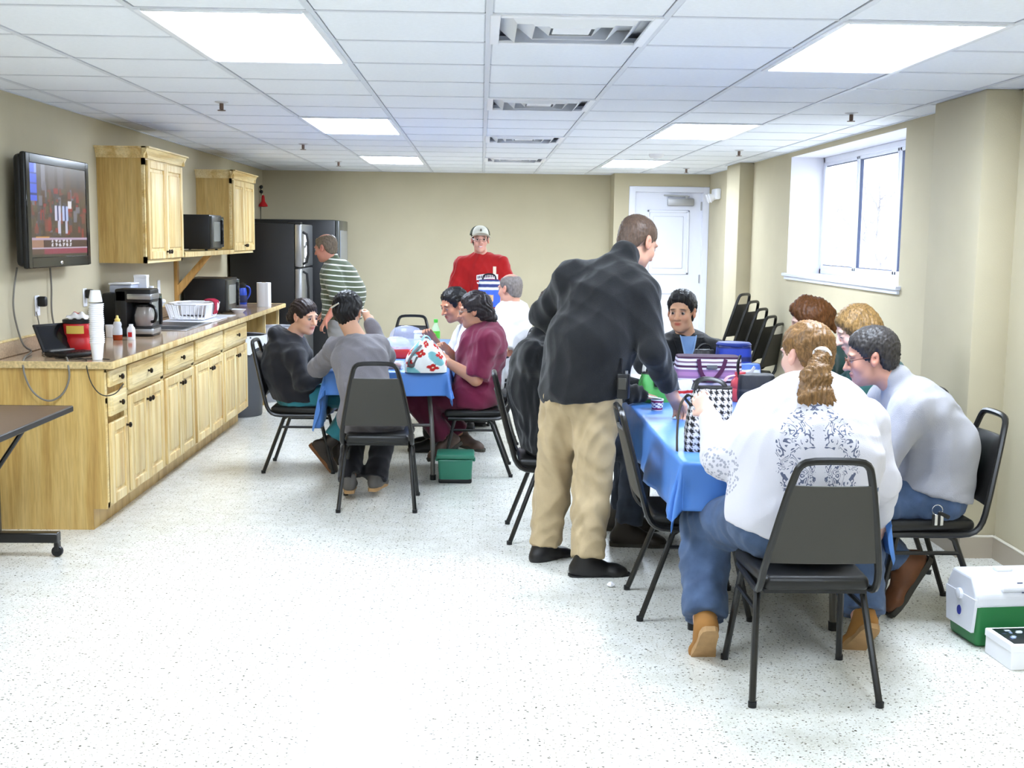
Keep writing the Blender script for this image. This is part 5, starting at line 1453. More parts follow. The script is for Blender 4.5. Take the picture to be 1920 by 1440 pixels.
# joints from photo directions at each figure's own depth (metres)
V3 = lambda *a: np.array(a, float)
PEOPLE = {
 'man_fleece': dict(F=(.47, .88), pel=P(1090, 728, 5.64), mid=P(1108, 640, 5.62), neck=P(1163, 492, 5.72), head=P(1196, 453, 5.84), look=(.80, .60, -28),
   sh=[P(1072, 522, 5.76), P(1202, 552, 5.58)], el=[P(1016, 592, 5.93), P(1226, 660, 5.47)], wr=[P(1078, 645, 6.08), P(1261, 742, 5.60)], hd=[None, P(1282, 782, 5.68)],
   kn=[P(1040, 885, 5.80), P(1110, 905, 5.60)], an=[P(1020, 1026, 5.78), P(1102, 1050, 5.50)], toe=[(.75, .66, 0), (1, .12, 0)], up=[(0, 0, 1), (0, 0, 1)]),
 'woman_white': dict(F=(-.03, 1), pel=P(1502, 962, 4.24), mid=P(1512, 850, 4.28), neck=P(1522, 722, 4.42), head=P(1511, 664, 4.50), look=(-.50, .86, -6),
   sh=[P(1425, 772, 4.46), P(1622, 792, 4.41)], el=[P(1350, 862, 4.34), P(1652, 905, 4.36)], wr=[P(1328, 775, 4.52), P(1650, 985, 4.58)], hd=[P(1304, 736, 4.60), P(1640, 1010, 4.70)],
   kn=[P(1322, 985, 4.66), P(1605, 990, 4.70)], an=[P(1322, 1168, 4.38), P(1618, 1160, 4.46)], toe=[(.0, .66, -.75), (-.15, .70, -.70)], up=[(0, .75, .66), (.1, .7, .7)]),
 'man_grey': dict(F=(-1, .06), pel=V3(1.965, 4.98, .54), mid=P(1757, 835, 4.98), neck=P(1692, 728, 5.0), head=P(1632, 668, 5.02), look=(-.98, .18, -12),
   sh=[P(1708, 772, 4.83), P(1672, 742, 5.19)], el=[P(1648, 868, 4.80), P(1600, 830, 5.30)], wr=[P(1545, 872, 4.95), P(1520, 835, 5.20)], hd=[None, None],
   kn=[V3(1.52, 4.86, .50), V3(1.50, 5.12, .50)], an=[P(1690, 1058, 4.90), P(1640, 1050, 5.12)], toe=[(-.55, -.05, -.83), (-.75, 0, -.65)], up=[(-.83, 0, .55), (-.65, 0, .75)]),
 'woman_blonde': dict(F=(-1, 0), pel=V3(1.99, 5.78, .53), mid=V3(2.04, 5.78, .83), neck=P(1640, 672, 5.80), head=P(1604, 618, 5.78), look=(-.97, .05, -24),
   sh=[P(1640, 700, 5.63), P(1630, 690, 5.95)], el=[V3(1.80, 5.57, .82), V3(1.78, 6.0, .82)], wr=[V3(1.56, 5.66, .79), V3(1.54, 5.9, .79)], hd=[None, None],
   kn=[V3(1.55, 5.68, .53), V3(1.55, 5.9, .53)], an=[V3(1.62, 5.68, .09), V3(1.62, 5.9, .09)], toe=[(-1, 0, 0), (-1, 0, 0)], up=[(0, 0, 1), (0, 0, 1)]),
 'woman_auburn': dict(F=(-1, 0), pel=V3(1.93, 6.42, .53), mid=V3(1.96, 6.42, .83), neck=P(1545, 652, 6.42), head=P(1517, 603, 6.40), look=(-.98, .1, -14),
   sh=[P(1545, 680, 6.26), P(1537, 675, 6.58)], el=[V3(1.84, 6.2, .78), V3(1.84, 6.62, .78)], wr=[V3(1.64, 6.36, .78), V3(1.64, 6.5, .78)], hd=[None, None],
   kn=[V3(1.50, 6.32, .53), V3(1.50, 6.52, .53)], an=[V3(1.56, 6.32, .09), V3(1.56, 6.52, .09)], toe=[(-1, 0, 0), (-1, 0, 0)], up=[(0, 0, 1), (0, 0, 1)]),
 'man_facing': dict(F=(-.08, -1), pel=V3(1.29, 7.42, .54), mid=V3(1.29, 7.47, .80), neck=P(1288, 634, 7.45), head=P(1278, 584, 7.36), look=(-.42, -.9, -4),
   sh=[P(1340, 660, 7.42), P(1240, 662, 7.40)], el=[V3(1.56, 7.28, .84), V3(1.02, 7.28, .84)], wr=[V3(1.42, 7.06, .79), V3(1.16, 7.06, .79)], hd=[None, None],
   kn=[V3(1.40, 7.02, .53), V3(1.17, 7.02, .53)], an=[V3(1.40, 7.10, .09), V3(1.17, 7.10, .09)], toe=[(0, -1, 0), (0, -1, 0)], up=[(0, 0, 1), (0, 0, 1)]),
 'person_jacket': dict(F=(1, .02), pel=V3(.38, 6.29, .54), mid=V3(.31, 6.29, .80), neck=P(1012, 640, 6.30), head=P(1048, 582, 6.32), look=(.95, .3, -15),
   sh=[P(1015, 665, 6.47), P(1003, 672, 6.12)], el=[V3(.66, 6.50, .84), V3(.62, 6.05, .84)], wr=[V3(.88, 6.42, .79), V3(.86, 6.15, .79)], hd=[None, None],
   kn=[V3(.86, 6.42, .53), V3(.86, 6.14, .53)], an=[V3(.80, 6.40, .09), V3(.79, 6.06, .09)], toe=[(1, 0, 0), (1, -.05, 0)], up=[(0, 0, 1), (0, 0, 1)]),
 'woman_hood': dict(F=(1, -.05), pel=V3(-1.26, 8.12, .525), mid=P(530, 688, 8.12), neck=P(545, 634, 8.12), head=P(571, 593, 8.09), look=(.80, -.60, -10),
   sh=[P(548, 660, 8.27), P(552, 666, 7.96)], el=[P(582, 710, 8.28), P(570, 718, 7.90)], wr=[P(622, 695, 8.2), P(615, 700, 7.98)], hd=[None, None],
   kn=[V3(-.80, 8.25, .53), V3(-.80, 8.0, .53)], an=[P(628, 830, 8.25), P(612, 838, 7.95)], toe=[(.6, 0, -.8), (.62, .05, -.78)], up=[(.8, 0, .6), (.78, 0, .62)]),
 'person_sweater': dict(F=(-.12, 1), pel=V3(-.645, 7.02, .53), mid=P(684, 728, 7.05), neck=P(668, 630, 7.25), head=P(652, 584, 7.36), look=(.15, .98, -10),
   sh=[P(630, 655, 7.30), P(708, 650, 7.26)], el=[P(596, 690, 7.46), P(722, 668, 7.46)], wr=[P(632, 655, 7.66), P(694, 606, 7.54)], hd=[None, None],
   kn=[V3(-.78, 7.46, .52), V3(-.56, 7.46, .52)], an=[P(655, 898, 7.16), P(704, 894, 7.20)], toe=[(-.1, 1, 0), (.2, .95, 0)], up=[(0, 0, 1), (0, 0, 1)]),
 'man_stripes': dict(F=(-.93, .36), pel=P(641, 592, 10.85), mid=P(647, 550, 10.86), neck=P(624, 493, 10.83), head=P(610, 464, 10.80), look=(-.92, .38, -14),
   sh=[P(622, 515, 10.67), P(634, 508, 11.0)], el=[P(637, 563, 10.60), P(645, 555, 11.1)], wr=[P(612, 600, 10.55), P(605, 590, 11.1)], hd=[None, None],
   kn=[P(640, 680, 10.78), P(640, 676, 10.98)], an=[V3(-1.32, 10.80, .085), V3(-1.32, 11.0, .085)], toe=[(-.9, .3, 0), (-.9, .3, 0)], up=[(0, 0, 1), (0, 0, 1)]),
 'man_red': dict(F=(0, -1), pel=P(905, 592, 10.92), mid=P(905, 550, 10.95), neck=P(902, 475, 10.95), head=P(900, 449, 10.90), look=(.08, -1, 0),
   sh=[P(939, 494, 10.93), P(867, 496, 10.93)], el=[P(960, 557, 10.90), P(850, 557, 10.90)], wr=[P(935, 566, 10.66), P(880, 575, 10.68)], hd=[P(920, 562, 10.58), None],
   kn=[P(922, 678, 10.88), P(888, 678, 10.88)], an=[V3(.11, 10.92, .085), V3(-.11, 10.92, .085)], toe=[(.15, -1, 0), (-.15, -1, 0)], up=[(0, 0, 1), (0, 0, 1)]),
 'man_white': dict(F=(-1, -.05), pel=V3(.04, 8.85, .535), mid=V3(.06, 8.85, .82), neck=P(884, 606, 8.85), head=P(851, 571, 8.82), look=(-.86, -.5, -20),
   sh=[P(880, 630, 8.68), P(872, 624, 9.02)], el=[P(862, 690, 8.60), P(842, 676, 9.02)], wr=[P(815, 690, 8.62), P(812, 634, 8.86)], hd=[None, P(792, 606, 8.78)],
   kn=[V3(-.40, 8.74, .53), V3(-.40, 8.98, .53)], an=[V3(-.34, 8.74, .09), V3(-.34, 8.98, .09)], toe=[(-1, 0, 0), (-1, 0, 0)], up=[(0, 0, 1), (0, 0, 1)]),
 'woman_maroon': dict(F=(-1, .05), pel=V3(-.03, 8.05, .535), mid=V3(.02, 8.05, .82), neck=P(915, 618, 8.05), head=P(889, 581, 8.02), look=(-1, .05, -8),
   sh=[P(912, 642, 7.89), P(897, 634, 8.21)], el=[P(892, 710, 7.83), P(866, 690, 8.22)], wr=[P(840, 680, 7.84), P(838, 656, 8.05)], hd=[P(820, 662, 7.86), P(822, 640, 7.98)],
   kn=[V3(-.46, 7.92, .53), V3(-.46, 8.18, .53)], an=[P(838, 822, 7.95), P(868, 816, 8.2)], toe=[(-.6, -.2, -.3), (.7, -.4, -.1)], up=[(0, 0, 1), (0, 0, 1)]),
 'man_bald': dict(F=(-.88, .47), pel=V3(.22, 9.68, .535), mid=V3(.25, 9.66, .83), neck=P(963, 574, 9.68), head=P(956, 541, 9.64), look=(-.75, .62, -6),
   sh=[P(947, 602, 9.54), P(980, 595, 9.84)], el=[P(942, 655, 9.46), P(972, 650, 9.98)], wr=[P(905, 660, 9.58), P(930, 655, 9.95)], hd=[None, None],
   kn=[V3(-.16, 9.74, .53), V3(-.05, 9.98, .53)], an=[V3(-.12, 9.74, .09), V3(-.02, 9.98, .09)], toe=[(-.88, .47, 0), (-.88, .47, 0)], up=[(0, 0, 1), (0, 0, 1)]),
}
LINE = [(.13, .085), (.085, .075), (.066, .05), (.048, .022), (.034, -.015), (.014, -.02), (.004, .018), (-.020, .018), (-.032, -.045), (-.06, -.075), (-.13, -.085)]
LINE_BACK = [(.13, .08), (.09, .064), (.072, .036), (.054, .006), (.032, -.018), (.010, -.004), (-.022, .010), (-.034, -.04), (-.06, -.085), (-.13, -.09)]
LINE_LONG = [(.13, .085), (.088, .06), (.066, .03), (.048, -.02), (.03, -.07), (.0, -.10), (-.06, -.11), (-.13, -.11)]
W = lambda x, y, Y: P(x, y, Y)
up_ = np.array((0, 0, 1.))
M_jean = fabric('blue_denim', (74, 92, 122), .8, .22, .3, 500, .1, 14); M_jeand = fabric('dark_denim', (58, 64, 76), .8, .2, .3, 500, .1, 14)
M_blkcl = fabric('black_fleece', (24, 25, 27), .9, .12, .35, 300, .25, 12)
M_blkpant = fabric('black_trousers', (22, 21, 26), .85)
M_khaki = fabric('khaki_twill', (178, 158, 124), .8, .10, .2, 400, .1, 10)
M_shoeb = mat('black_shoe_leather', srgb(30, 28, 28), rough=.35); M_soleb = mat('black_rubber_sole', srgb(24, 24, 24), rough=.7)
M_soletan = mat('tan_sole', srgb(176, 140, 96), rough=.8, var=.1, vscale=30); M_shoetan = mat('tan_suede_shoe', srgb(160, 112, 56), rough=.85)
M_bootbr = mat('brown_boot_leather', srgb(104, 62, 34), rough=.55, var=.2, vscale=15); M_soledk = mat('dark_lug_sole', srgb(60, 56, 48), rough=.8)
M_bootdk = mat('dark_boot_leather', srgb(48, 40, 34), rough=.45)

# ---- standing man in black fleece
b1 = person('man_fleece', 'standing man in a black fleece pullover and khaki trousers leaning over the near table', (206, 158, 134),
    R=dict(hip=(.19, .135), waist=(.205, .15), chest=(.205, .135), sh=.086, ua=.056, el=.048, wr=.031, th=.098, kn=.068, ca=.062), jaw=1.08, belly=.04, hs=1.05,
    shirt=dict(M=M_blkcl, sleeve=1.93, hem=-.055, hemn=(.12, 0, -1), amp=.009, fr=1.15, name='pullover', g=.018, cuff=.006), pants=dict(M=M_khaki, flare=.026, amp=.012, len=.96, g=.016), shoes=(M_shoeb, M_soleb, 1.08),
    hair=dict(M=hairmat('brown_buzz', (92, 74, 62)), g=.003, line=LINE, strand=.0006, shadow=.75, col=(96, 78, 66)), collar=(.048, .016), hands={1: ((-.2, -.3, -1), .45)})
# ---- woman in white patterned top
M_wtop = fabric('white_knit_top', (208, 206, 214), .8, .02, .15, 300, .1)
wt_org = PEOPLE['woman_white']['pel']; pc = P(1538, 868, 4.07)
nt, N, Lk, b = nodes_of(M_wtop)
tcn = [n for n in N if n.type == 'TEX_COORD'][0]
sx = N.new('ShaderNodeSeparateXYZ'); Lk.new(tcn.outputs['Object'], sx.inputs[0])
def mth(op, a, b_=None, clamp=False):
    n = N.new('ShaderNodeMath'); n.operation = op; n.use_clamp = clamp
    for k, v in enumerate((a, b_)):
        if v is None: continue
        if isinstance(v, (int, float)): n.inputs[k].default_value = v
        else: Lk.new(v, n.inputs[k])
    return n.outputs[0]
dxx = mth('SUBTRACT', sx.outputs[0], float(pc[0]-wt_org[0])); dzz = mth('SUBTRACT', sx.outputs[2], float(pc[2]))
ax_ = mth('ABSOLUTE', dxx)
cmb = N.new('ShaderNodeCombineXYZ'); Lk.new(ax_, cmb.inputs[0]); Lk.new(dzz, cmb.inputs[1])
nz = N.new('ShaderNodeTexNoise'); nz.inputs['Scale'].default_value = 17.; nz.inputs['Detail'].default_value = 1.; nz.inputs['Distortion'].default_value = 1.6; Lk.new(cmb.outputs[0], nz.inputs['Vector'])
nb = N.new('ShaderNodeTexNoise'); nb.inputs['Scale'].default_value = 42.; nb.inputs['Detail'].default_value = 1.; Lk.new(cmb.outputs[0], nb.inputs['Vector'])
rings = mth('LESS_THAN', mth('ABSOLUTE', mth('SUBTRACT', mth('FRACT', mth('MULTIPLY', nz.outputs['Fac'], 8.5)), .5)), .17)
brk = mth('GREATER_THAN', nb.outputs['Fac'], .43)
el = mth('ADD', mth('POWER', mth('DIVIDE', dxx, .155), 2.), mth('POWER', mth('DIVIDE', dzz, .205), 2.))
inm = mth('LESS_THAN', mth('ADD', el, mth('MULTIPLY', nz.outputs['Fac'], .5)), 1.18)
back = mth('LESS_THAN', sx.outputs[1], .02)
cross = mth('MAXIMUM', mth('MULTIPLY', mth('LESS_THAN', ax_, .016), mth('LESS_THAN', mth('ABSOLUTE', dzz), .16)), mth('MULTIPLY', mth('LESS_THAN', mth('ABSOLUTE', mth('SUBTRACT', dzz, .03)), .014), mth('LESS_THAN', ax_, .085)))
prt = mth('MULTIPLY', mth('MULTIPLY', rings, brk), mth('MULTIPLY', mth('MULTIPLY', inm, back), mth('SUBTRACT', 1.0, cross)))
ec = P(1345, 862, 4.3)
# lace print at the elbow
vx = N.new('ShaderNodeTexVoronoi'); vx.inputs['Scale'].default_value = 75.; Lk.new(tcn.outputs['Object'], vx.inputs['Vector'])
de = N.new('ShaderNodeVectorMath'); de.operation = 'DISTANCE'; Lk.new(tcn.outputs['Object'], de.inputs[0]); de.inputs[1].default_value = (ec[0]-wt_org[0]-.03, ec[1]-wt_org[1]-.06, ec[2]-.03)
lace = mth('MULTIPLY', mth('LESS_THAN', vx.outputs['Distance'], .42), mth('LESS_THAN', de.outputs['Value'], .105))
prt = mth('MAXIMUM', prt, mth('MULTIPLY', lace, .55))
mx = N.new('ShaderNodeMixRGB'); Lk.new(prt, mx.inputs[0]); mx.inputs[1].default_value = (*srgb(210, 208, 216), 1); mx.inputs[2].default_value = (*srgb(96, 102, 126), 1)
Lk.new(mx.outputs[0], b.inputs['Base Color'])
tie = P(1542, 664, 4.375)
b2 = person('woman_white', 'woman in a white patterned top and jeans seated with her back to us', (226, 186, 168),
    R=dict(hip=(.262, .18), waist=(.268, .19), chest=(.225, .155), sh=.078, ua=.066, el=.058, wr=.032, th=.118, kn=.078, ca=.070, an=.046), jaw=1.1, belly=.03,
    shirt=dict(M=M_wtop, sleeve=1.85, hem=-.10, hemn=(-.25, 0, -1), amp=.007, g=.012, ga=.012, h=.0095), pants=dict(M=M_jean, flare=.03, len=.93, amp=.007), shoes=(M_shoetan, M_soletan, .98),
    hair=dict(M=hairmat('strawberry_blonde_hair', (126, 94, 58), .5), g=.011, line=LINE_BACK, strand=.0022, seed=2, extra=[]), hands={0: ((.75, .3, -.55), .75), 1: ((-1, 0, 0), .5)})
body, org, A, hd = b2[:4]
hair_mesh('ponytail', hd, A, 1.0, dict(g=-.03, line=[(-1, 9), (1, 9)], world=True, keep_skull=False, k=.02, strand=.004, seed=4, h=.006,
    extra=[(tie, P(1530, 708, 4.27), .028, (.058, .042)), (P(1530, 708, 4.27), P(1531, 745, 4.225), (.060, .042), (.080, .036)), (P(1515, 745, 4.225), P(1508, 770, 4.20), (.045, .030), (.022, .016)), (P(1548, 748, 4.225), P(1560, 788, 4.185), (.045, .030), (.014, .012))]), MATS['strawberry_blonde_hair'], body, org)
sc_ = MB(); ta = nrm(P(1530, 708, 4.27)-tie); tb = nrm(np.cross(ta, (0, 0, 1.))); tcx = np.cross(ta, tb)
sc_.tube([Vector(tie-org+ta*.004+(tb*math.cos(t)+tcx*math.sin(t))*.026) for t in np.linspace(0, 2*math.pi, 15)[:-1]], .011, 7, closed=True)
sc_.build('hair_tie', M_white, body)
# ---- man in grey sweatshirt
M_sweat = fabric('grey_sweatshirt', (156, 155, 160), .9, .04, .3, 350, .2)
b3 = person('man_grey', 'man in a light grey sweatshirt and glasses seated beside the white-topped woman', (204, 150, 128),
    R=dict(hip=(.18, .14), waist=(.185, .145), chest=(.185, .13), sh=.068, ua=.060, el=.050, wr=.032, th=.092, kn=.066, ca=.06), jaw=1.1, belly=.05,
    shirt=dict(M=M_sweat, sleeve=1.9, hem=.0, hemn=(-.25, 0, -1), amp=.007, fr=1.1, name='sweatshirt', g=.022), pants=dict(M=M_jean, flare=.022, len=.90, amp=.008), shoes=(M_bootbr, M_soledk, 1.12, .05),
    hair=dict(M=hairmat('dark_grey_hair', (58, 54, 52), .5), g=.013, line=[(.13, .07), (.085, .066), (.064, .04), (.046, .02), (.034, -.025), (.014, -.03), (.004, .015), (-.022, .015), (-.032, -.05), (-.06, -.08), (-.13, -.085)], strand=.003, curly=True), gl=mat('brown_glasses', srgb(110, 60, 40), rough=.3), collar=(.055, .012))
# ---- blonde woman
M_teal = fabric('dark_teal_shirt', (44, 84, 80))
M_hairbl = hairmat('blonde_hair', (134, 104, 62), .6)
b4 = person('woman_blonde', 'blonde woman with straight hair looking down beside the auburn-haired woman', (232, 190, 172),
    R=dict(hip=(.155, .11), waist=(.13, .10), chest=(.145, .105), sh=.05, ua=.038, el=.033, th=.075), hs=.96, jaw=.92, bust=.05,
    shirt=dict(M=M_teal, sleeve=1.9, hem=-.08), pants=dict(M=M_jeand), shoes=(M_shoeb, M_soleb, .92), lid=-.004,
    hair=dict(M=M_hairbl, g=.013, line=LINE_LONG, strand=.0016, side=1, seed=5, k=.05, extra=[((-.055, .05, -.02), (-.085, .062, -.20), .045, .026), ((-.055, -.05, -.02), (-.085, -.062, -.20), .045, .026), ((-.085, 0, -.01), (-.115, 0, -.21), (.062, .035), (.066, .022)), ((.03, .066, .04), (-.03, .078, -.12), .018, .020), ((.03, -.066, .04), (-.03, -.078, -.12), .018, .020)]), brow=(150, 110, 70))
b5 = person('woman_auburn', 'auburn-haired woman seated farther along the near table behind the ponytailed woman', (232, 188, 168),
    R=dict(hip=(.155, .11), waist=(.135, .10), chest=(.15, .108), sh=.052, ua=.04, el=.034, th=.076), hs=.98, jaw=.94, bust=.05,
    shirt=dict(M=fabric('dark_green_top', (36, 62, 58)), sleeve=1.9, hem=-.08), pants=dict(M=M_jeand), shoes=(M_shoeb, M_soleb, .92),
    hair=dict(M=hairmat('auburn_hair', (98, 60, 30), .45), g=.016, line=LINE_LONG[:5]+[(.0, -.03), (-.06, -.07), (-.13, -.08)], strand=.002, side=1, seed=8, k=.03, extra=[((-.06, 0, .07), (-.11, 0, .02), .045, .04), ((-.11, 0, .02), (-.13, .01, -.08), .035, .015), ((.06, 0, .09), (.0, 0, .12), .03, .035)]), brow=(120, 80, 50))
# ---- man in black jacket facing us
b6 = person('man_facing', 'black-haired man in a black jacket and blue collared shirt facing us across the near table', (208, 158, 124),
    R=dict(hip=(.16, .115), waist=(.155, .11), chest=(.172, .12), sh=.062, ua=.05), hs=1.02, jaw=1.02,
    shirt=dict(M=M_blkcl, sleeve=1.92, hem=-.06, name='jacket', g=.022), pants=dict(M=M_blkpant), shoes=(M_shoeb, M_soleb),
    hair=dict(M=hairmat('black_hair', (26, 24, 24), .3), g=.012, line=[(.13, .105), (.09, .090), (.068, .058), (.05, .028), (.036, -.012), (.016, -.018), (.004, .018), (-.020, .018), (-.032, -.045), (-.06, -.075), (-.13, -.085)], strand=.0015, lift=.006, extra=[((.075, .02, .088), (.02, .0, .118), .016, .022), ((.07, -.03, .085), (.02, -.03, .11), .014, .018)]), brow=(26, 20, 18))
body, org, A, hd, so, Lx_, f2_ = b6
def bvh_of(o):
    me = o.data; return BVHTree.FromPolygons([v.co.copy() for v in me.vertices], [tuple(p.vertices) for p in me.polygons])
def decal(name, polys, bvh, org2, right, upv, view, M, parent, off=.003):
    mb = MB()
    for poly in polys:
        vs = []
        for (a, c) in poly:
            p = org2+right*a+upv*c
            hit = bvh.ray_cast(p-view*.6, view)
            q = (hit[0] if hit[0] is not None else p)-view*off
            vs.append(mb.bm.verts.new(q))
        try: mb.bm.faces.new(vs)
        except Exception: pass
    return mb.build(name, M, parent, sm=False)
def strip(fl, fr, z0, z1, n, m=4):
    """quads filling the region between two outlines fl(z), fr(z)"""
    out = []
    for k in range(n):
        a, b_ = z0+(z1-z0)*k/n, z0+(z1-z0)*(k+1)/n
        for i in range(m):
            p = lambda z, t: fl(z)+(fr(z)-fl(z))*t
            out.append([(p(a, i/m), a), (p(a, (i+1)/m), a), (p(b_, (i+1)/m), b_), (p(b_, i/m), b_)])
    return out
bv_ = bvh_of(so); ct_ = Vector(PEOPLE['man_facing']['neck']-org); rt = Vector(-Lx_); upv = Vector((0, 0, 1)); vw = Vector(-f2_)
decal('shirt_front', strip(lambda z: -.006-.046*((z+.20)/.22), lambda z: .006+.046*((z+.20)/.22), -.20, .02, 14, 5), bv_, ct_, rt, upv, vw, fabric('light_blue_oxford', (120, 152, 196)), body, .004)
for s_ in (-1, 1):
    o = decal('shirt_collar', strip(lambda z: s_*(.016+.03*max(0, (z+.10)/.12)), lambda z: s_*(.045+.03*(z+.10)/.12), -.10, .025, 7, 3), bv_, ct_, rt, upv, vw, fabric('light_blue_collar', (142, 172, 210)), body, .010); solidify(o, .003, 0)
    o = decal('jacket_lapel', strip(lambda z: s_*(.006+.048*((z+.20)/.22)), lambda z: s_*(.028+.070*((z+.20)/.22)), -.20, .03, 12, 3), bv_, ct_, rt, upv, vw, M_blkcl, body, .014); solidify(o, .004, 0)
# white logo print on the chest
decal('logo_print', [[(.085+.012*k, -.15+.004*(k % 2)), (.094+.012*k, -.15+.004*(k % 2)), (.094+.012*k, -.138), (.085+.012*k, -.138)] for k in range(5)], bv_, ct_, rt, upv, vw, mat('logo_grey', srgb(160, 165, 175), rough=.7), so, .003)
# ---- person in black jacket seen from behind the standing man
b7 = person('person_jacket', 'person in a black jacket and dark jeans seated behind the standing man', (206, 158, 134),
    R=dict(hip=(.175, .13), waist=(.175, .135), chest=(.18, .125), sh=.068, ua=.06, el=.05, th=.095, kn=.066, ca=.058), jaw=1.05, belly=.05,
    shirt=dict(M=M_blkcl, sleeve=1.92, hem=-.07, name='jacket', g=.024, amp=.010), pants=dict(M=M_jeand, flare=.024, len=.93), shoes=(M_bootdk, M_soledk, 1.12, .03),
    hair=dict(M=hairmat('dark_brown_hair', (60, 44, 34), .35), g=.010, line=LINE, strand=.002), collar=(.06, .012))
# ---- woman in hooded sweatshirt
M_hood = fabric('charcoal_sweatshirt', (38, 38, 42), .92, .12, .35)
nk = PEOPLE['woman_hood']['neck']
b8 = person('woman_hood', 'dark-haired woman in a charcoal hooded sweatshirt seated at the far table', (222, 172, 142),
    R=dict(hip=(.165, .135), waist=(.155, .125), chest=(.155, .12), sh=.055, ua=.046, el=.04, th=.088, kn=.06), hs=.96, jaw=1.06, bust=.05, belly=.03,
    shirt=dict(M=M_hood, sleeve=1.95, hem=-.045, name='hooded_sweatshirt', g=.022, amp=.009,
        extra=[(nk+np.array((-.095, -.075, .035)), nk+np.array((-.095, .075, .035)), .052, .052), (nk+np.array((-.03, -.085, .015)), nk+np.array((.05, -.05, -.02)), .034, .026), (nk+np.array((-.03, .085, .015)), nk+np.array((.05, .05, -.02)), .034, .026)]),
    pants=dict(M=fabric('teal_scrub_trousers', (58, 128, 140)), flare=.016, len=.80), shoes=(M_bootdk, mat('brown_lug_sole', srgb(120, 78, 44), rough=.8), 1.0, .05),
    hair=dict(M=hairmat('dark_hair', (44, 34, 32), .4), g=.010, line=LINE_BACK, strand=.002, seed=3, extra=[((-.10, 0, -.01), (-.125, 0, -.035), .046, .040), ((-.03, .062, .03), (-.08, .05, -.02), .03, .03)]), brow=(40, 28, 24))
o = MB().box((-.012, -.004, -.03), (.012, .004, .03), .002, 1).build('back_print', mat('print_tan', srgb(200, 190, 160), rough=.7), b8[0]); o.location = Vector(P(514, 675, 8.02)-b8[1]); o.rotation_euler = (0, -.1, math.radians(75))
# ---- person in grey sweater
M_sweater = fabric('grey_knit_sweater', (122, 118, 122), .95, .08, .4, 260)
b9 = person('person_sweater', 'black-haired person in a long grey sweater seated with back to us at the far table', (206, 160, 132),
    R=dict(hip=(.145, .115), waist=(.132, .105), chest=(.152, .11), sh=.054, ua=.046, el=.042, th=.085, kn=.056), hs=.97,
    shirt=dict(M=M_sweater, sleeve=1.95, hem=-.10, name='sweater', g=.020, amp=.008), pants=dict(M=M_blkpant, flare=.022, len=1.02), shoes=(mat('grey_shoe', srgb(96, 92, 88), rough=.7), M_soletan, .92),
    hair=dict(M=MATS['black_hair'], g=.016, line=LINE_BACK, strand=.0028, seed=6, extra=[((-.075, .0, .055), (-.105, .0, -.01), .045, .04), ((-.09, .02, -.02), (-.085, .0, -.06), .035, .025)]), brow=(26, 20, 18))
body, org, A, hd = b9[:4]
o = MB().box((-.032, -.004, -.006), (.032, .004, .006), .003, 1).build('barrette', M_chrome, body); o.location = Vector(hd-org-A[0]*.135+A[1]*.045+A[2]*.02); o.rotation_euler = (0, math.radians(-28), math.radians(-18))
# ---- man in striped polo
M_str = fabric('striped_polo', (92, 100, 80))
nt, N, Lk, b = nodes_of(M_str)
tcn = [n for n in N if n.type == 'TEX_COORD'][0]; sx = N.new('ShaderNodeSeparateXYZ'); Lk.new(tcn.outputs['Object'], sx.inputs[0])
zz = mth('ADD', sx.outputs[2], mth('MULTIPLY', mth('SINE', mth('MULTIPLY', sx.outputs[0], 9.)), .012))
fr_ = mth('FRACT', mth('DIVIDE', zz, .046)); st_ = mth('LESS_THAN', fr_, .24)
mx = N.new('ShaderNodeMixRGB'); Lk.new(st_, mx.inputs[0]); mx.inputs[1].default_value = (*srgb(92, 100, 78), 1); mx.inputs[2].default_value = (*srgb(222, 224, 214), 1); Lk.new(mx.outputs[0], b.inputs['Base Color'])
b10 = person('man_stripes', 'man in a green and white striped polo standing by the refrigerator', (200, 138, 116),
    R=dict(hip=(.175, .145), waist=(.185, .165), chest=(.18, .14), sh=.066, ua=.052, el=.044, th=.092), belly=.06,
    shirt=dict(M=M_str, sleeve=.85, hem=-.03, name='polo_shirt', g=.020, amp=.005), pants=dict(M=fabric('grey_trousers', (150, 148, 146)), flare=.02), shoes=(M_shoeb, M_soleb),
    hair=dict(M=hairmat('greying_hair', (112, 98, 82), .4), g=.006, line=LINE, strand=.0015, crown=1, shadow=.0, col=(110, 100, 88)), collar=(.05, .012))
# ---- young man in red T-shirt
M_redt = fabric('red_tshirt', (172, 30, 30), .85, .06, .2)
b11 = person('man_red', 'young man in a red T-shirt and ball cap standing by the back wall', (226, 172, 152),
    R=dict(hip=(.145, .105), waist=(.14, .10), chest=(.165, .11), sh=.058, ua=.044, el=.037, th=.078), hs=.98, jaw=.92,
    shirt=dict(M=M_redt, sleeve=.95, hem=-.12, name='t_shirt', g=.024, ga=.024, amp=.008), pants=dict(M=M_jeand), shoes=(M_shoeb, M_soleb),
    hair=dict(M=MATS['dark_brown_hair'], g=.005, line=LINE, strand=.001), gl=mat('thin_glasses', srgb(120, 110, 110), rough=.3, metal=.5), smile=True)
body, org, A, hd, so = b11[:5]
toL = lambda p: Vector(hd+.98*(p[0]*A[0]+p[1]*A[1]+p[2]*A[2])-org)
cap = MB(); cap2 = MB()
def capf(a, t): # a azimuth 0 front, t 0 rim .. 1 top
    rr = math.cos(t*math.pi/2)**.75; zz_ = .038+.088*math.sin(t*math.pi/2)
    return toL((-.012+.112*rr*math.cos(a), .092*rr*math.sin(a), zz_))
for mb, a0, a1 in ((cap, -.95, .95), (cap2, .95, 2*math.pi-.95)): mb.grid(lambda u, v: capf(a0+(a1-a0)*u, v*.995), 14, 8)
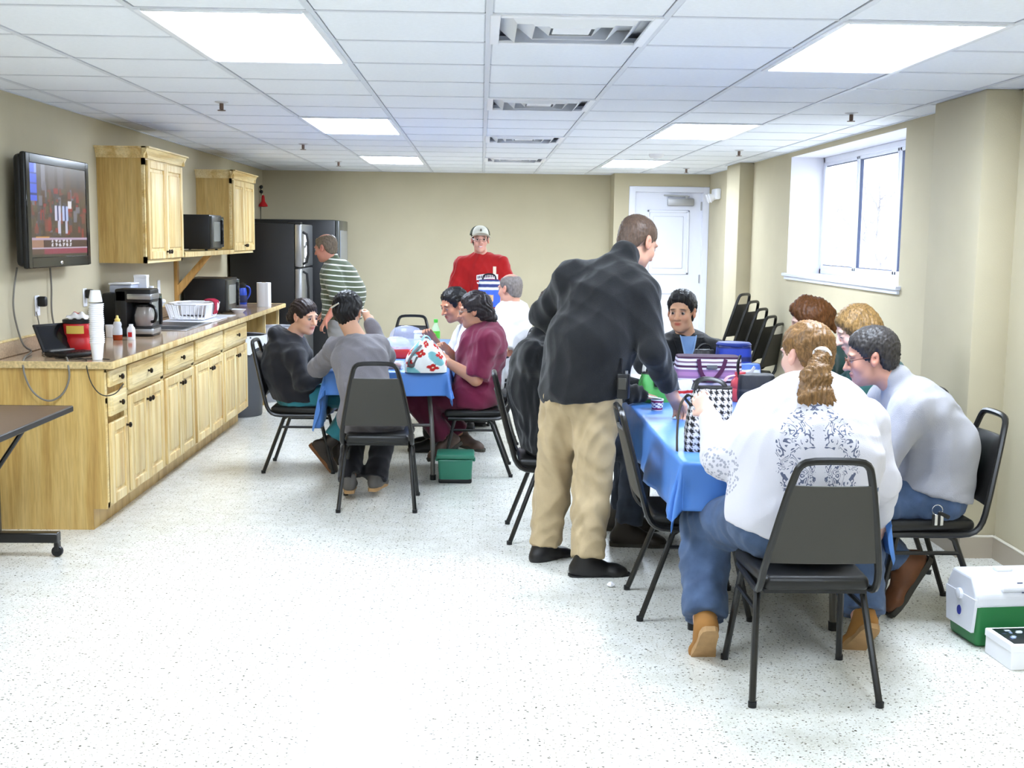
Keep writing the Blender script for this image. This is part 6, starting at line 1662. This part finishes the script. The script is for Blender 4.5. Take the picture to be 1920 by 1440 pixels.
co = cap2.build('cap', mat('cap_olive_mesh', srgb(70, 74, 56), rough=.8, bump=.4, bscale=500), body); solidify(co, .004, 1)
cf_ = cap.build('cap_front', mat('cap_cream', srgb(222, 220, 206), rough=.8), co); solidify(cf_, .004, 1)
bl = MB().grid(lambda u, v: toL((.085+(.075*v)*math.cos((u-.5)*1.9)+.0, .115*math.sin((u-.5)*1.9)*(1-.12*v)+0, .048+.018*v-.035*abs(2*u-1)**2)), 14, 5).build('cap_bill', mat('cap_bill_cream', srgb(206, 200, 180), rough=.8), co); solidify(bl, .005, 1)
MB().sphere(tuple(toL((.098, 0, .088))), .022, (.3, 1.25, .6), 12, 8).build('cap_emblem', mat('cap_emblem_olive', srgb(80, 74, 56), rough=.8), co)
# shirt print: white banner with letters and a bat, projected on to the cloth
bv_ = bvh_of(so); ct_ = Vector(P(915, 521, 10.78)-org); rt = Vector((1, 0, 0)); upv = Vector((0, 0, 1)); vw = Vector((0, 1, 0))
M_pw = mat('print_white', srgb(240, 238, 240), rough=.7); M_pn = mat('print_navy_red', srgb(70, 30, 50), rough=.7); M_py = mat('print_cream', srgb(236, 214, 190), rough=.7)
arc = lambda x: .02-.9*(x-.02)**2
decal('banner_print', [[(x, arc(x)-.03), (x+.018, arc(x+.018)-.03), (x+.018, arc(x+.018)+.016), (x, arc(x)+.016)] for x in np.arange(-.105, .085, .018)], bv_, ct_, rt, upv, vw, M_pw, so)
decal('lettering_print', [[(x, arc(x)-.018), (x+.009, arc(x)-.018), (x+.009, arc(x)+.006), (x, arc(x)+.006)] for x in np.arange(-.095, .075, .0155)], bv_, ct_, rt, upv, vw, M_pn, so, .0045)
decal('bat_print', [[(.045-.0*k+.0, .03+.018*k), (.075, .03+.018*k), (.075, .048+.018*k), (.045, .048+.018*k)] for k in range(4)]+[[(.05, -.07+.018*k), (.07, -.07+.018*k), (.07, -.052+.018*k), (.05, -.052+.018*k)] for k in range(2)], bv_, ct_, rt, upv, vw, M_py, so, .005)
decal('swoosh_print', [[(-.10+.03*k, -.04-.012*k), (-.07+.03*k, -.052-.012*k), (-.07+.03*k, -.072-.010*k), (-.10+.03*k, -.052-.010*k)] for k in range(4)], bv_, ct_, rt, upv, vw, M_pw, so)
# ---- dark-haired man in white
M_wpolo = fabric('white_polo', (206, 206, 210), .85, .03, .2)
b12 = person('man_white', 'black-haired man in a white polo seated beside the woman in maroon', (188, 130, 100),
    R=dict(hip=(.16, .12), waist=(.155, .12), chest=(.17, .12), sh=.06, ua=.046), hs=1.0,
    shirt=dict(M=M_wpolo, sleeve=.9, hem=-.06, name='polo_shirt', g=.020), pants=dict(M=M_blkpant), shoes=(M_shoeb, M_soleb), lid=-.003,
    hair=dict(M=MATS['black_hair'], fuzz=.003, g=.011, line=LINE, strand=.002), brow=(26, 20, 18), hands={1: ((-.2, -.8, -.4), .95)}, collar=(.035, .010))
# ---- woman in maroon scrubs
M_mar = fabric('maroon_scrubs', (112, 34, 62), .85, .10, .2); 
b13 = person('woman_maroon', 'woman in maroon scrubs and glasses seated with a flowered bag', (196, 144, 116),
    R=dict(hip=(.18, .14), waist=(.17, .135), chest=(.17, .12), sh=.06, ua=.056, el=.047, wr=.031, th=.098, kn=.066), hs=.98, jaw=1.08, bust=.055, belly=.05,
    shirt=dict(M=M_mar, sleeve=.95, hem=-.075, name='scrub_top', g=.022, ga=.022, amp=.009), pants=dict(M=fabric('maroon_trousers', (84, 24, 46)), flare=.028, len=.93), shoes=(mat('brown_shoe', srgb(84, 66, 56), rough=.6), M_soledk, .96),
    hair=dict(M=hairmat('dark_wavy_hair', (48, 42, 44), .6), g=.014, line=[(.13, .085), (.088, .06), (.066, .035), (.048, .0), (.03, -.04), (.0, -.045), (-.03, -.07), (-.06, -.09), (-.13, -.1)], strand=.0035, seed=9, extra=[((-.085, 0, -.03), (-.11, 0, -.075), .05, .042)]), gl=mat('silver_glasses', srgb(170, 160, 150), rough=.25, metal=.6), brow=(40, 30, 28), hands={0: ((0, .9, -.2), .8), 1: ((0, -.6, -.6), .9)})
# ---- balding man in white
b14 = person('man_bald', 'balding man in a white T-shirt seated with his back turned near the red-shirted man', (212, 158, 136),
    R=dict(hip=(.175, .14), waist=(.18, .145), chest=(.185, .135), sh=.068, ua=.055, el=.045), jaw=1.06, belly=.04,
    shirt=dict(M=fabric('white_tshirt', (214, 214, 218), .85, .02, .2), sleeve=.9, hem=-.07, name='t_shirt', g=.02), pants=dict(M=M_jeand), shoes=(M_shoeb, M_soleb),
    hair=dict(M=hairmat('short_grey_hair', (120, 112, 108), .3), g=.003, line=LINE, strand=.0006, shadow=.8, col=(118, 108, 104), crown=1))
# ================================================================== bags, food and small things on the tables
def soft_bag(name, w, d, h, cf, M, parent, taper=.9, puff=.02, topw=None, nu=96, nv=40, crumple=.004, sq=4.0, lean=(0, 0)):
    """sewn bag: rounded-rectangle section, bulging sides, closed top; printed colours by (angle, height)"""
    def fn(u, v):
        a = 2*math.pi*u; c, s = math.cos(a), math.sin(a)
        k = (abs(c)**sq+abs(s)**sq)**(-1/sq)
        vv = min(v/.9, 1); z = h*vv
        t = 1+(taper-1)*vv
        b_ = puff*math.sin(math.pi*vv)
        ty = t if topw is None else 1+(topw-1)*vv**1.6
        x = (w/2*t+b_)*k*c; y = (d/2*ty+b_)*k*s
        if v > .9:
            q = 1-(v-.9)/.1*.999; x *= q; y *= q; z += .012*h*(1-q)
        cr = crumple*(math.sin(9*a+7*v)+.6*math.sin(17*a-13*v+2))*min(1, vv*4)*(1 if v <= .9 else .3)
        return (x*(1+cr/max(w, .05))+lean[0]*vv*vv, y*(1+cr/max(d, .05))+lean[1]*vv*vv, z+cr*.3*(vv > .1))
    return painted_grid(name, fn, lambda u, v: cf(u, min(v/.9, 1)), nu, nv, M, parent)
M_fab = paint_mat('printed_fabric', .75, 0, .15); M_nyl = paint_mat('printed_nylon', .45, 0, .2)
# houndstooth bag
t = thing('houndstooth_bag', 'black and white houndstooth lunch bag held by the white-topped woman', 'bag', (.945, 4.80, TZ), math.radians(-8))
def hound(u, v):
    i = int(u*44); j = int(v*20); a, b_ = i % 2, j % 2
    fu, fv = (u*44) % 1, (v*20) % 1
    dark = (a == 0 and b_ == 0) or (a != b_ and ((fu+fv) % 1 < .5))
    if v > .96: return (20, 18, 18)
    return (28, 24, 26) if dark else (236, 232, 234)
soft_bag('bag_body', .185, .13, .265, hound, M_fab, t, .82, .008, .35, 176, 80, .003, 4, (.02, .01))
MB().tube([(-.06, -.02, .255), (-.05, .0, .29), (0, .01, .30), (.06, .01, .285), (.075, 0, .25)], .009, 6, smoothp=2, flat=(1.5, .5)).build('handle', M_blk, t)
MB().tube([(-.085, -.03, .235), (-.115, -.035, .20), (-.125, -.04, .10), (-.122, -.045, -.02), (-.118, -.045, -.09)], .010, 6, smoothp=2, flat=(1.6, .4)).build('side_strap', mat('taupe_strap', srgb(72, 64, 56), rough=.7), t)
MB().tube([(-.08, -.04, .20), (-.10, -.05, .225), (-.075, -.06, .24), (-.06, -.06, .21), (-.07, -.055, .19)], .006, 6, closed=True, smoothp=1).build('strap_ring', M_blkm, t)
# yogurt cup
t = thing('yogurt_cup', 'small purple-labelled yogurt cup on the blue cloth', 'cup', tuple(atz(1232, 769, TZ)))
MB().lathe([(0, 0), (.026, 0), (.033, .058), (.0, .058)], 20).build('cup', M_white, t)
painted_grid('label_wrap', lambda u, v: ((.0268+.0064*(.08+.8*v))*math.cos(6.283*u), (.0268+.0064*(.08+.8*v))*math.sin(6.283*u), .058*(.08+.8*v)), lambda u, v: (120, 24, 80) if v < .25 or v > .8 else ((236, 236, 240) if (int(u*16)+int(v*7)) % 3 else (60, 50, 130)), 48, 12, paint_mat('label_print', .4), t)
lid_ = MB().grid(lambda u, v: (-.034+.068*u-.012, -.034+.068*v, .060+.012*(1-u)), 6, 6).build('foil_lid', mat('foil', srgb(220, 220, 226), rough=.25, metal=.7), t)
# green insulated tote
t = thing('green_tote', 'apple green lunch tote with a black handle on the near table', 'bag', (.955, 6.27, TZ), math.radians(5))
soft_bag('bag_body', .185, .11, .16, lambda u, v: (24, 24, 26) if v > .93 else (88, 176, 92), M_nyl, t, .88, .01, .6)
MB().box((-.03, -.072, .085), (.035, -.055, .125), .006, 2).build('pocket_latch', M_blk, t); MB().tube([(-.06, 0, .155), (-.055, 0, .19), (.055, 0, .19), (.06, 0, .155)], .008, 6, smoothp=2, flat=(1.6, .6)).build('handle', M_blk, t)
t = thing('snack_packet', 'white and tan snack packet standing behind the green tote', 'packet', (.975, 6.50, TZ), .2)
soft_bag('wrapper', .12, .04, .24, lambda u, v: (196, 140, 70) if .35 < v < .6 and .55 < u < .95 else (236, 234, 230), M_nyl, t, .95, .012, .15, 40, 24)
# purple striped tote
pb = atz(1325, 737, TZ)
t = thing('striped_tote', 'purple striped insulated tote with two loop handles on the near table', 'bag', tuple(pb), math.radians(-3))
SC = [(150, 116, 150), (232, 226, 236), (70, 26, 66), (232, 226, 236), (96, 84, 76), (212, 204, 222), (60, 24, 56), (228, 222, 232), (150, 112, 160), (178, 130, 180), (178, 130, 180), (150, 112, 160), (232, 226, 236), (70, 26, 66), (226, 218, 232), (126, 96, 120), (232, 226, 236), (64, 26, 60)]
soft_bag('bag_body', .36, .20, .215, lambda u, v: SC[min(int(v*len(SC)), len(SC)-1)], M_fab, t, .98, .008, .9, 96, 72, .002, 7)
for yy in (-.108, .108): MB().tube([(-.065, yy, .205), (-.055, yy*1.06, .13), (-.02, yy*1.09, .085), (.02, yy*1.09, .085), (.07, yy*1.07, .15), (.085, yy, .205)], .009, 6, smoothp=2, flat=(.5, 1.4)).build('handle', mat('plum_webbing', srgb(84, 36, 72), rough=.8), t)
MB().box((-.02, -.116, .15), (.04, -.108, .172), .003, 1).build('buckle', M_gray, t)
# red jug
t = thing('red_jug', 'coral red plastic drink jug beside the striped tote', 'jug', tuple(atz(1386, 752, TZ)))
M_cor = mat('coral_plastic', srgb(222, 84, 92), rough=.35)
MB().lathe([(0, 0), (.045, 0), (.05, .01), (.05, .065), (.046, .072), (.05, .08), (.048, .11), (.03, .13), (.026, .14)], 20).build('jug_body', M_cor, t); MB().lathe([(0, .138), (.03, .138), (.03, .16), (.0, .162)], 16).build('lid', M_cor, t)
MB().tube([(-.03, 0, .14), (-.075, -.02, .135), (-.09, -.03, .11)], .008, 6, smoothp=2, flat=(1.6, .5)).build('spout_strap', mat('pink_strap', srgb(240, 180, 186), rough=.5), t)
# black cooler, blue bags
t = thing('black_cooler', 'black soft cooler with an upright strap on the near table', 'cooler', (1.49, 6.28, TZ), math.radians(-6))
soft_bag('bag_body', .19, .15, .15, lambda u, v: (70, 70, 74) if .44 < v < .5 else (44, 44, 48), M_nyl, t, .98, .006, .95, 64, 30, .002, 6)
MB().tube([(-.09, 0, .13), (-.10, 0, .20), (-.085, .02, .245)], .014, 6, smoothp=1, flat=(1.4, .6)).build('strap', M_blk, t)
t = thing('blue_lunch_bag', 'flat blue and white lunch bag behind the black cooler', 'bag', (1.48, 6.62, TZ), .1)
soft_bag('bag_body', .22, .14, .17, lambda u, v: (232, 236, 246) if .45 < v < .85 and .6 < u < .9 else (88, 126, 214), M_nyl, t, .95, .01, .6, 64, 30)
MB().tube([(-.06, -.07, .16), (-.03, -.085, .125), (.03, -.085, .125), (.06, -.07, .16)], .008, 6, smoothp=2, flat=(.5, 1.5)).build('handle', M_white, t)
t = thing('blue_cooler', 'round-topped blue cooler bag at the far corner of the near table', 'cooler', (1.49, 6.86, TZ), 0)
soft_bag('bag_body', .19, .17, .255, lambda u, v: (28, 38, 96) if .66 < v < .76 or v > .96 else ((150, 170, 230) if .35 < v < .62 and .62 < u < .8 else (40, 66, 176)), M_nyl, t, .98, .006, .95, 64, 30, .002, 5)
MB().lathe([(.10, .25), (.104, .262), (.095, .272), (0, .276)], 24, sy=.88).build('lid', mat('cooler_blue_lid', srgb(44, 62, 140), rough=.5), t)
t = thing('black_bag', 'black zip bag leaning against the blue cooler', 'bag', (1.31, 6.83, TZ), .15)
soft_bag('bag_body', .15, .12, .23, lambda u, v: (60, 60, 62) if .5 < v < .54 else (34, 34, 36), M_nyl, t, .72, .012, .45, 64, 30); MB().tube([(-.04, 0, .225), (-.02, 0, .26), (.03, 0, .26), (.05, 0, .22)], .007, 6, smoothp=2).build('handle', M_blk, t)
t = thing('drink_cup', 'blue and white paper cup in front of the man in the black jacket', 'cup', (1.215, 6.84, TZ)); MB().lathe([(0, 0), (.03, 0), (.043, .13), (.04, .13), (.028, .004), (0, .004)], 20).build('cup', M_white, t)
painted_grid('print_wrap', lambda u, v: ((.0305+.013*(.15+.6*v))*math.cos(6.283*u), (.0305+.013*(.15+.6*v))*math.sin(6.283*u), .13*(.15+.6*v)), lambda u, v: (50, 96, 200) if math.sin(6.283*u*2)+v*2-1 > 0 else (226, 232, 246), 40, 12, paint_mat('label_print', .4), t); MB().lathe([(0, .13), (.045, .13), (.045, .138), (0, .142)], 20).build('lid', M_white, t)
t = thing('chip_bag', 'crumpled white and red snack wrapper beside the striped tote', 'packet', (1.12, 6.40, TZ), .5)
soft_bag('wrapper', .13, .06, .10, lambda u, v: (200, 40, 40) if .3 < v < .5 and u > .5 else (232, 232, 240), M_nyl, t, .8, .012, .2, 40, 20, .006)
# napkins on near table
for k, (x, y, a, lb) in enumerate(((1.06, 5.72, .3, 'folded white napkin on the blue cloth near the yogurt cup'), (1.40, 5.30, .9, 'white paper napkin in front of the man in grey'))):
    o = MB().box((-.06, -.06, 0), (.06, .06, .003)).build('paper_napkin', M_paper, loc=(x, y, TZ)); o.rotation_euler.z = a; tag(o, lb, 'napkin')
# belt radio and keys
t = thing('belt_radio', 'black two-way radio clipped to the khaki trousers', 'radio', tuple(P(1169, 722, 5.455)), math.radians(-25))
MB().box((-.028, -.018, -.065), (.028, .018, .055), .008, 2).build('radio_body', M_blk, t); MB().tube([(-.012, 0, .05), (-.012, 0, .125)], .006, 6).build('antenna', M_blk, t); MB().lathe([(0, .05), (.008, .05), (.008, .068), (0, .068)], 10, c=(.014, 0, 0)).build('dial', M_steel, t); MB().box((-.02, -.021, -.02), (.02, -.017, .035), .003, 1).build('speaker_grille', M_vinylg, t)
t = thing('key_ring', 'bunch of keys hanging at the hip of the man in grey', 'keys', tuple(P(1758, 952, 4.735)))
MB().tube([(.022*math.cos(a), 0, .022*math.sin(a)-.01) for a in np.linspace(0, 6.283, 13)[:-1]], .002, 5, closed=True).build('ring', M_chrome, t)
for k in range(4):
    a = -.5+.5*k; MB().box((-.008+.012*k-.015, -.004, -.075), (.006+.012*k-.015, -.001, -.028), .003, 1).build('key', M_chrome if k % 2 else M_blk, t)
MB().box((.0, -.006, -.04), (.055, .004, -.022), .004, 1, rot=RY(25)).build('key_fob', M_blk, t)

# ------------------------------------------------------------------ far table
t = thing('floral_tote', 'white bag printed with red flowers on the far table', 'bag', tuple(atz(797, 699, TZ)+np.array((0, .08, 0))), math.radians(4))
rf = random.Random(12); FL = [(.62, .30), (.70, .62), (.80, .18), (.88, .55), (.97, .25), (.56, .66), (.75, .92), (.05, .6), (.15, .2), (.3, .5), (.45, .25), (.92, .85)]
def floral(u, v):
    c = (236, 238, 236)
    if math.sin(u*31+2*v)+math.sin(v*9+u*12) > .75: c = (126, 190, 196)
    for x, y in FL:
        du = (u-x)*2.6; dv = (v-y)*.95; r = math.hypot(du, dv); a = math.atan2(dv, du)
        if r < .12*(.45+.55*abs(math.cos(2*a+.4))**.6): c = (196, 34, 30)
        if r < .022: c = (240, 226, 190)
    return c
soft_bag('bag_body', .27, .18, .20, floral, M_fab, t, .30, .03, .35, 128, 70, .006, 3)
MB().tube([(-.03, -.02, .19), (-.01, -.01, .235), (.02, 0, .225), (.035, 0, .19)], .010, 6, smoothp=2, flat=(1.6, .5)).build('handle', mat('teal_strap', srgb(150, 196, 200), rough=.7), t)
MB().tube([(-.03, -.06, .175), (-.09, -.085, .12), (-.12, -.10, .05), (-.075, -.105, .045), (-.05, -.09, .10)], .010, 6, smoothp=2, flat=(1.6, .5)).build('loose_strap', mat('grey_strap', srgb(90, 88, 90), rough=.7), t)
t = thing('red_container', 'red plastic food container with a clear domed lid on the far table', 'container', (-.60, 8.42, TZ))
MB().box((-.10, -.09, 0), (.10, .09, .07), .015, 3).build('tub', mat('red_tub', srgb(214, 44, 38), rough=.3), t)
M_clear = mat('clear_dome_plastic', srgb(200, 204, 226), rough=.08, alpha=.3)
MB().lathe([(.11, .07), (.105, .10), (.085, .13), (.05, .148), (0, .152)], 24).build('dome_lid', M_clear, t); MB().box((-.11, -.10, .068), (.11, .10, .078), .004, 1).build('rim', M_clear, t)
t = thing('clear_tub', 'clear plastic clamshell tub behind the red container', 'container', (-.55, 8.80, TZ)); MB().box((-.12, -.09, 0), (.12, .09, .10), .02, 3).build('tub', M_clear, t); MB().lathe([(.13, .10), (.12, .15), (.09, .185), (.04, .20), (0, .203)], 24, sy=.8).build('dome_lid', M_clear, t)
t = thing('white_box', 'white lunch box farther along the far table', 'box', (-.42, 9.15, TZ)); MB().box((-.09, -.07, 0), (.09, .07, .12), .008, 2).build('box_body', M_white, t); MB().box((-.094, -.074, .12), (.094, .074, .135), .006, 2).build('lid', M_white, t)
t = thing('soda_bottle', 'green-capped clear soda bottle on the far table', 'bottle', tuple(P(817, 640, 9.05)*np.array((1, 1, 0))+np.array((0, 0, TZ))))
MB().lathe([(0, 0), (.03, 0), (.033, .01), (.033, .12), (.03, .16), (.014, .20), (.013, .215), (0, .215)], 18).build('bottle_body', mat('green_tint_plastic', srgb(190, 226, 180), rough=.1, alpha=.7), t); MB().lathe([(.0336, .09), (.0338, .145)], 18).build('label_band', mat('label_green', srgb(90, 190, 60), rough=.4), t); MB().lathe([(0, .21), (.016, .21), (.016, .235), (0, .236)], 14).build('cap', mat('cap_green', srgb(70, 180, 60), rough=.4), t)
t = thing('sandwich_bag', 'clear bag with a brown sandwich near the flowered bag', 'food', tuple(atz(737, 693, TZ)+np.array((0, .06, 0))))
MB().box((-.05, -.04, 0), (.05, .04, .035), .012, 3).build('sandwich', mat('toasted_bread', srgb(180, 120, 70), rough=.8, var=.25, vscale=40), t)
soft_bag('wrap', .13, .10, .05, lambda u, v: (232, 232, 238), mat('cling_wrap', srgb(235, 236, 242), rough=.2, alpha=.35), t, .8, .01, .6, 32, 14, .008)
for k, (x, y, lb) in enumerate(((-.78, 7.85, 'white paper plate in front of the person in the grey sweater'), (-.80, 8.25, 'white paper plate in front of the hooded woman'))):
    o = MB().lathe([(0, 0), (.07, 0), (.105, .012), (.104, .014), (.07, .003), (0, .003)], 28).build('paper_plate', M_paper, loc=(x, y, TZ)); tag(o, lb, 'plate')
t = thing('lunch_sack', 'teal and white lunch sack at the table edge before the maroon scrubs', 'bag', (-.285, 7.90, TZ)); soft_bag('bag_body', .11, .08, .10, lambda u, v: (236, 238, 240) if v > .5 else (70, 130, 150), M_nyl, t, .8, .01, .5, 40, 20); MB().tube([(-.03, 0, .10), (0, 0, .13), (.03, 0, .10)], .005, 6, smoothp=2).build('handle', M_white, t)
# blue cooler bag held by the man in red
t = thing('striped_cooler_bag', 'blue and white striped cooler bag held by the red-shirted man', 'bag', tuple(P(917, 575, 10.52)), 0)
soft_bag('bag_body', .19, .13, .24, lambda u, v: (30, 44, 110) if .86 > v > .74 or v > .94 else ((225, 230, 242) if v > .62 else ((236, 190, 130) if .72 < u < .8 and .2 < v < .45 else (60, 100, 206))), M_nyl, t, .96, .006, .85, 64, 36, .002, 5); MB().tube([(-.06, 0, .235), (-.05, 0, .29), (.05, 0, .29), (.06, 0, .235)], .008, 6, smoothp=2).build('handle', M_blk, t)
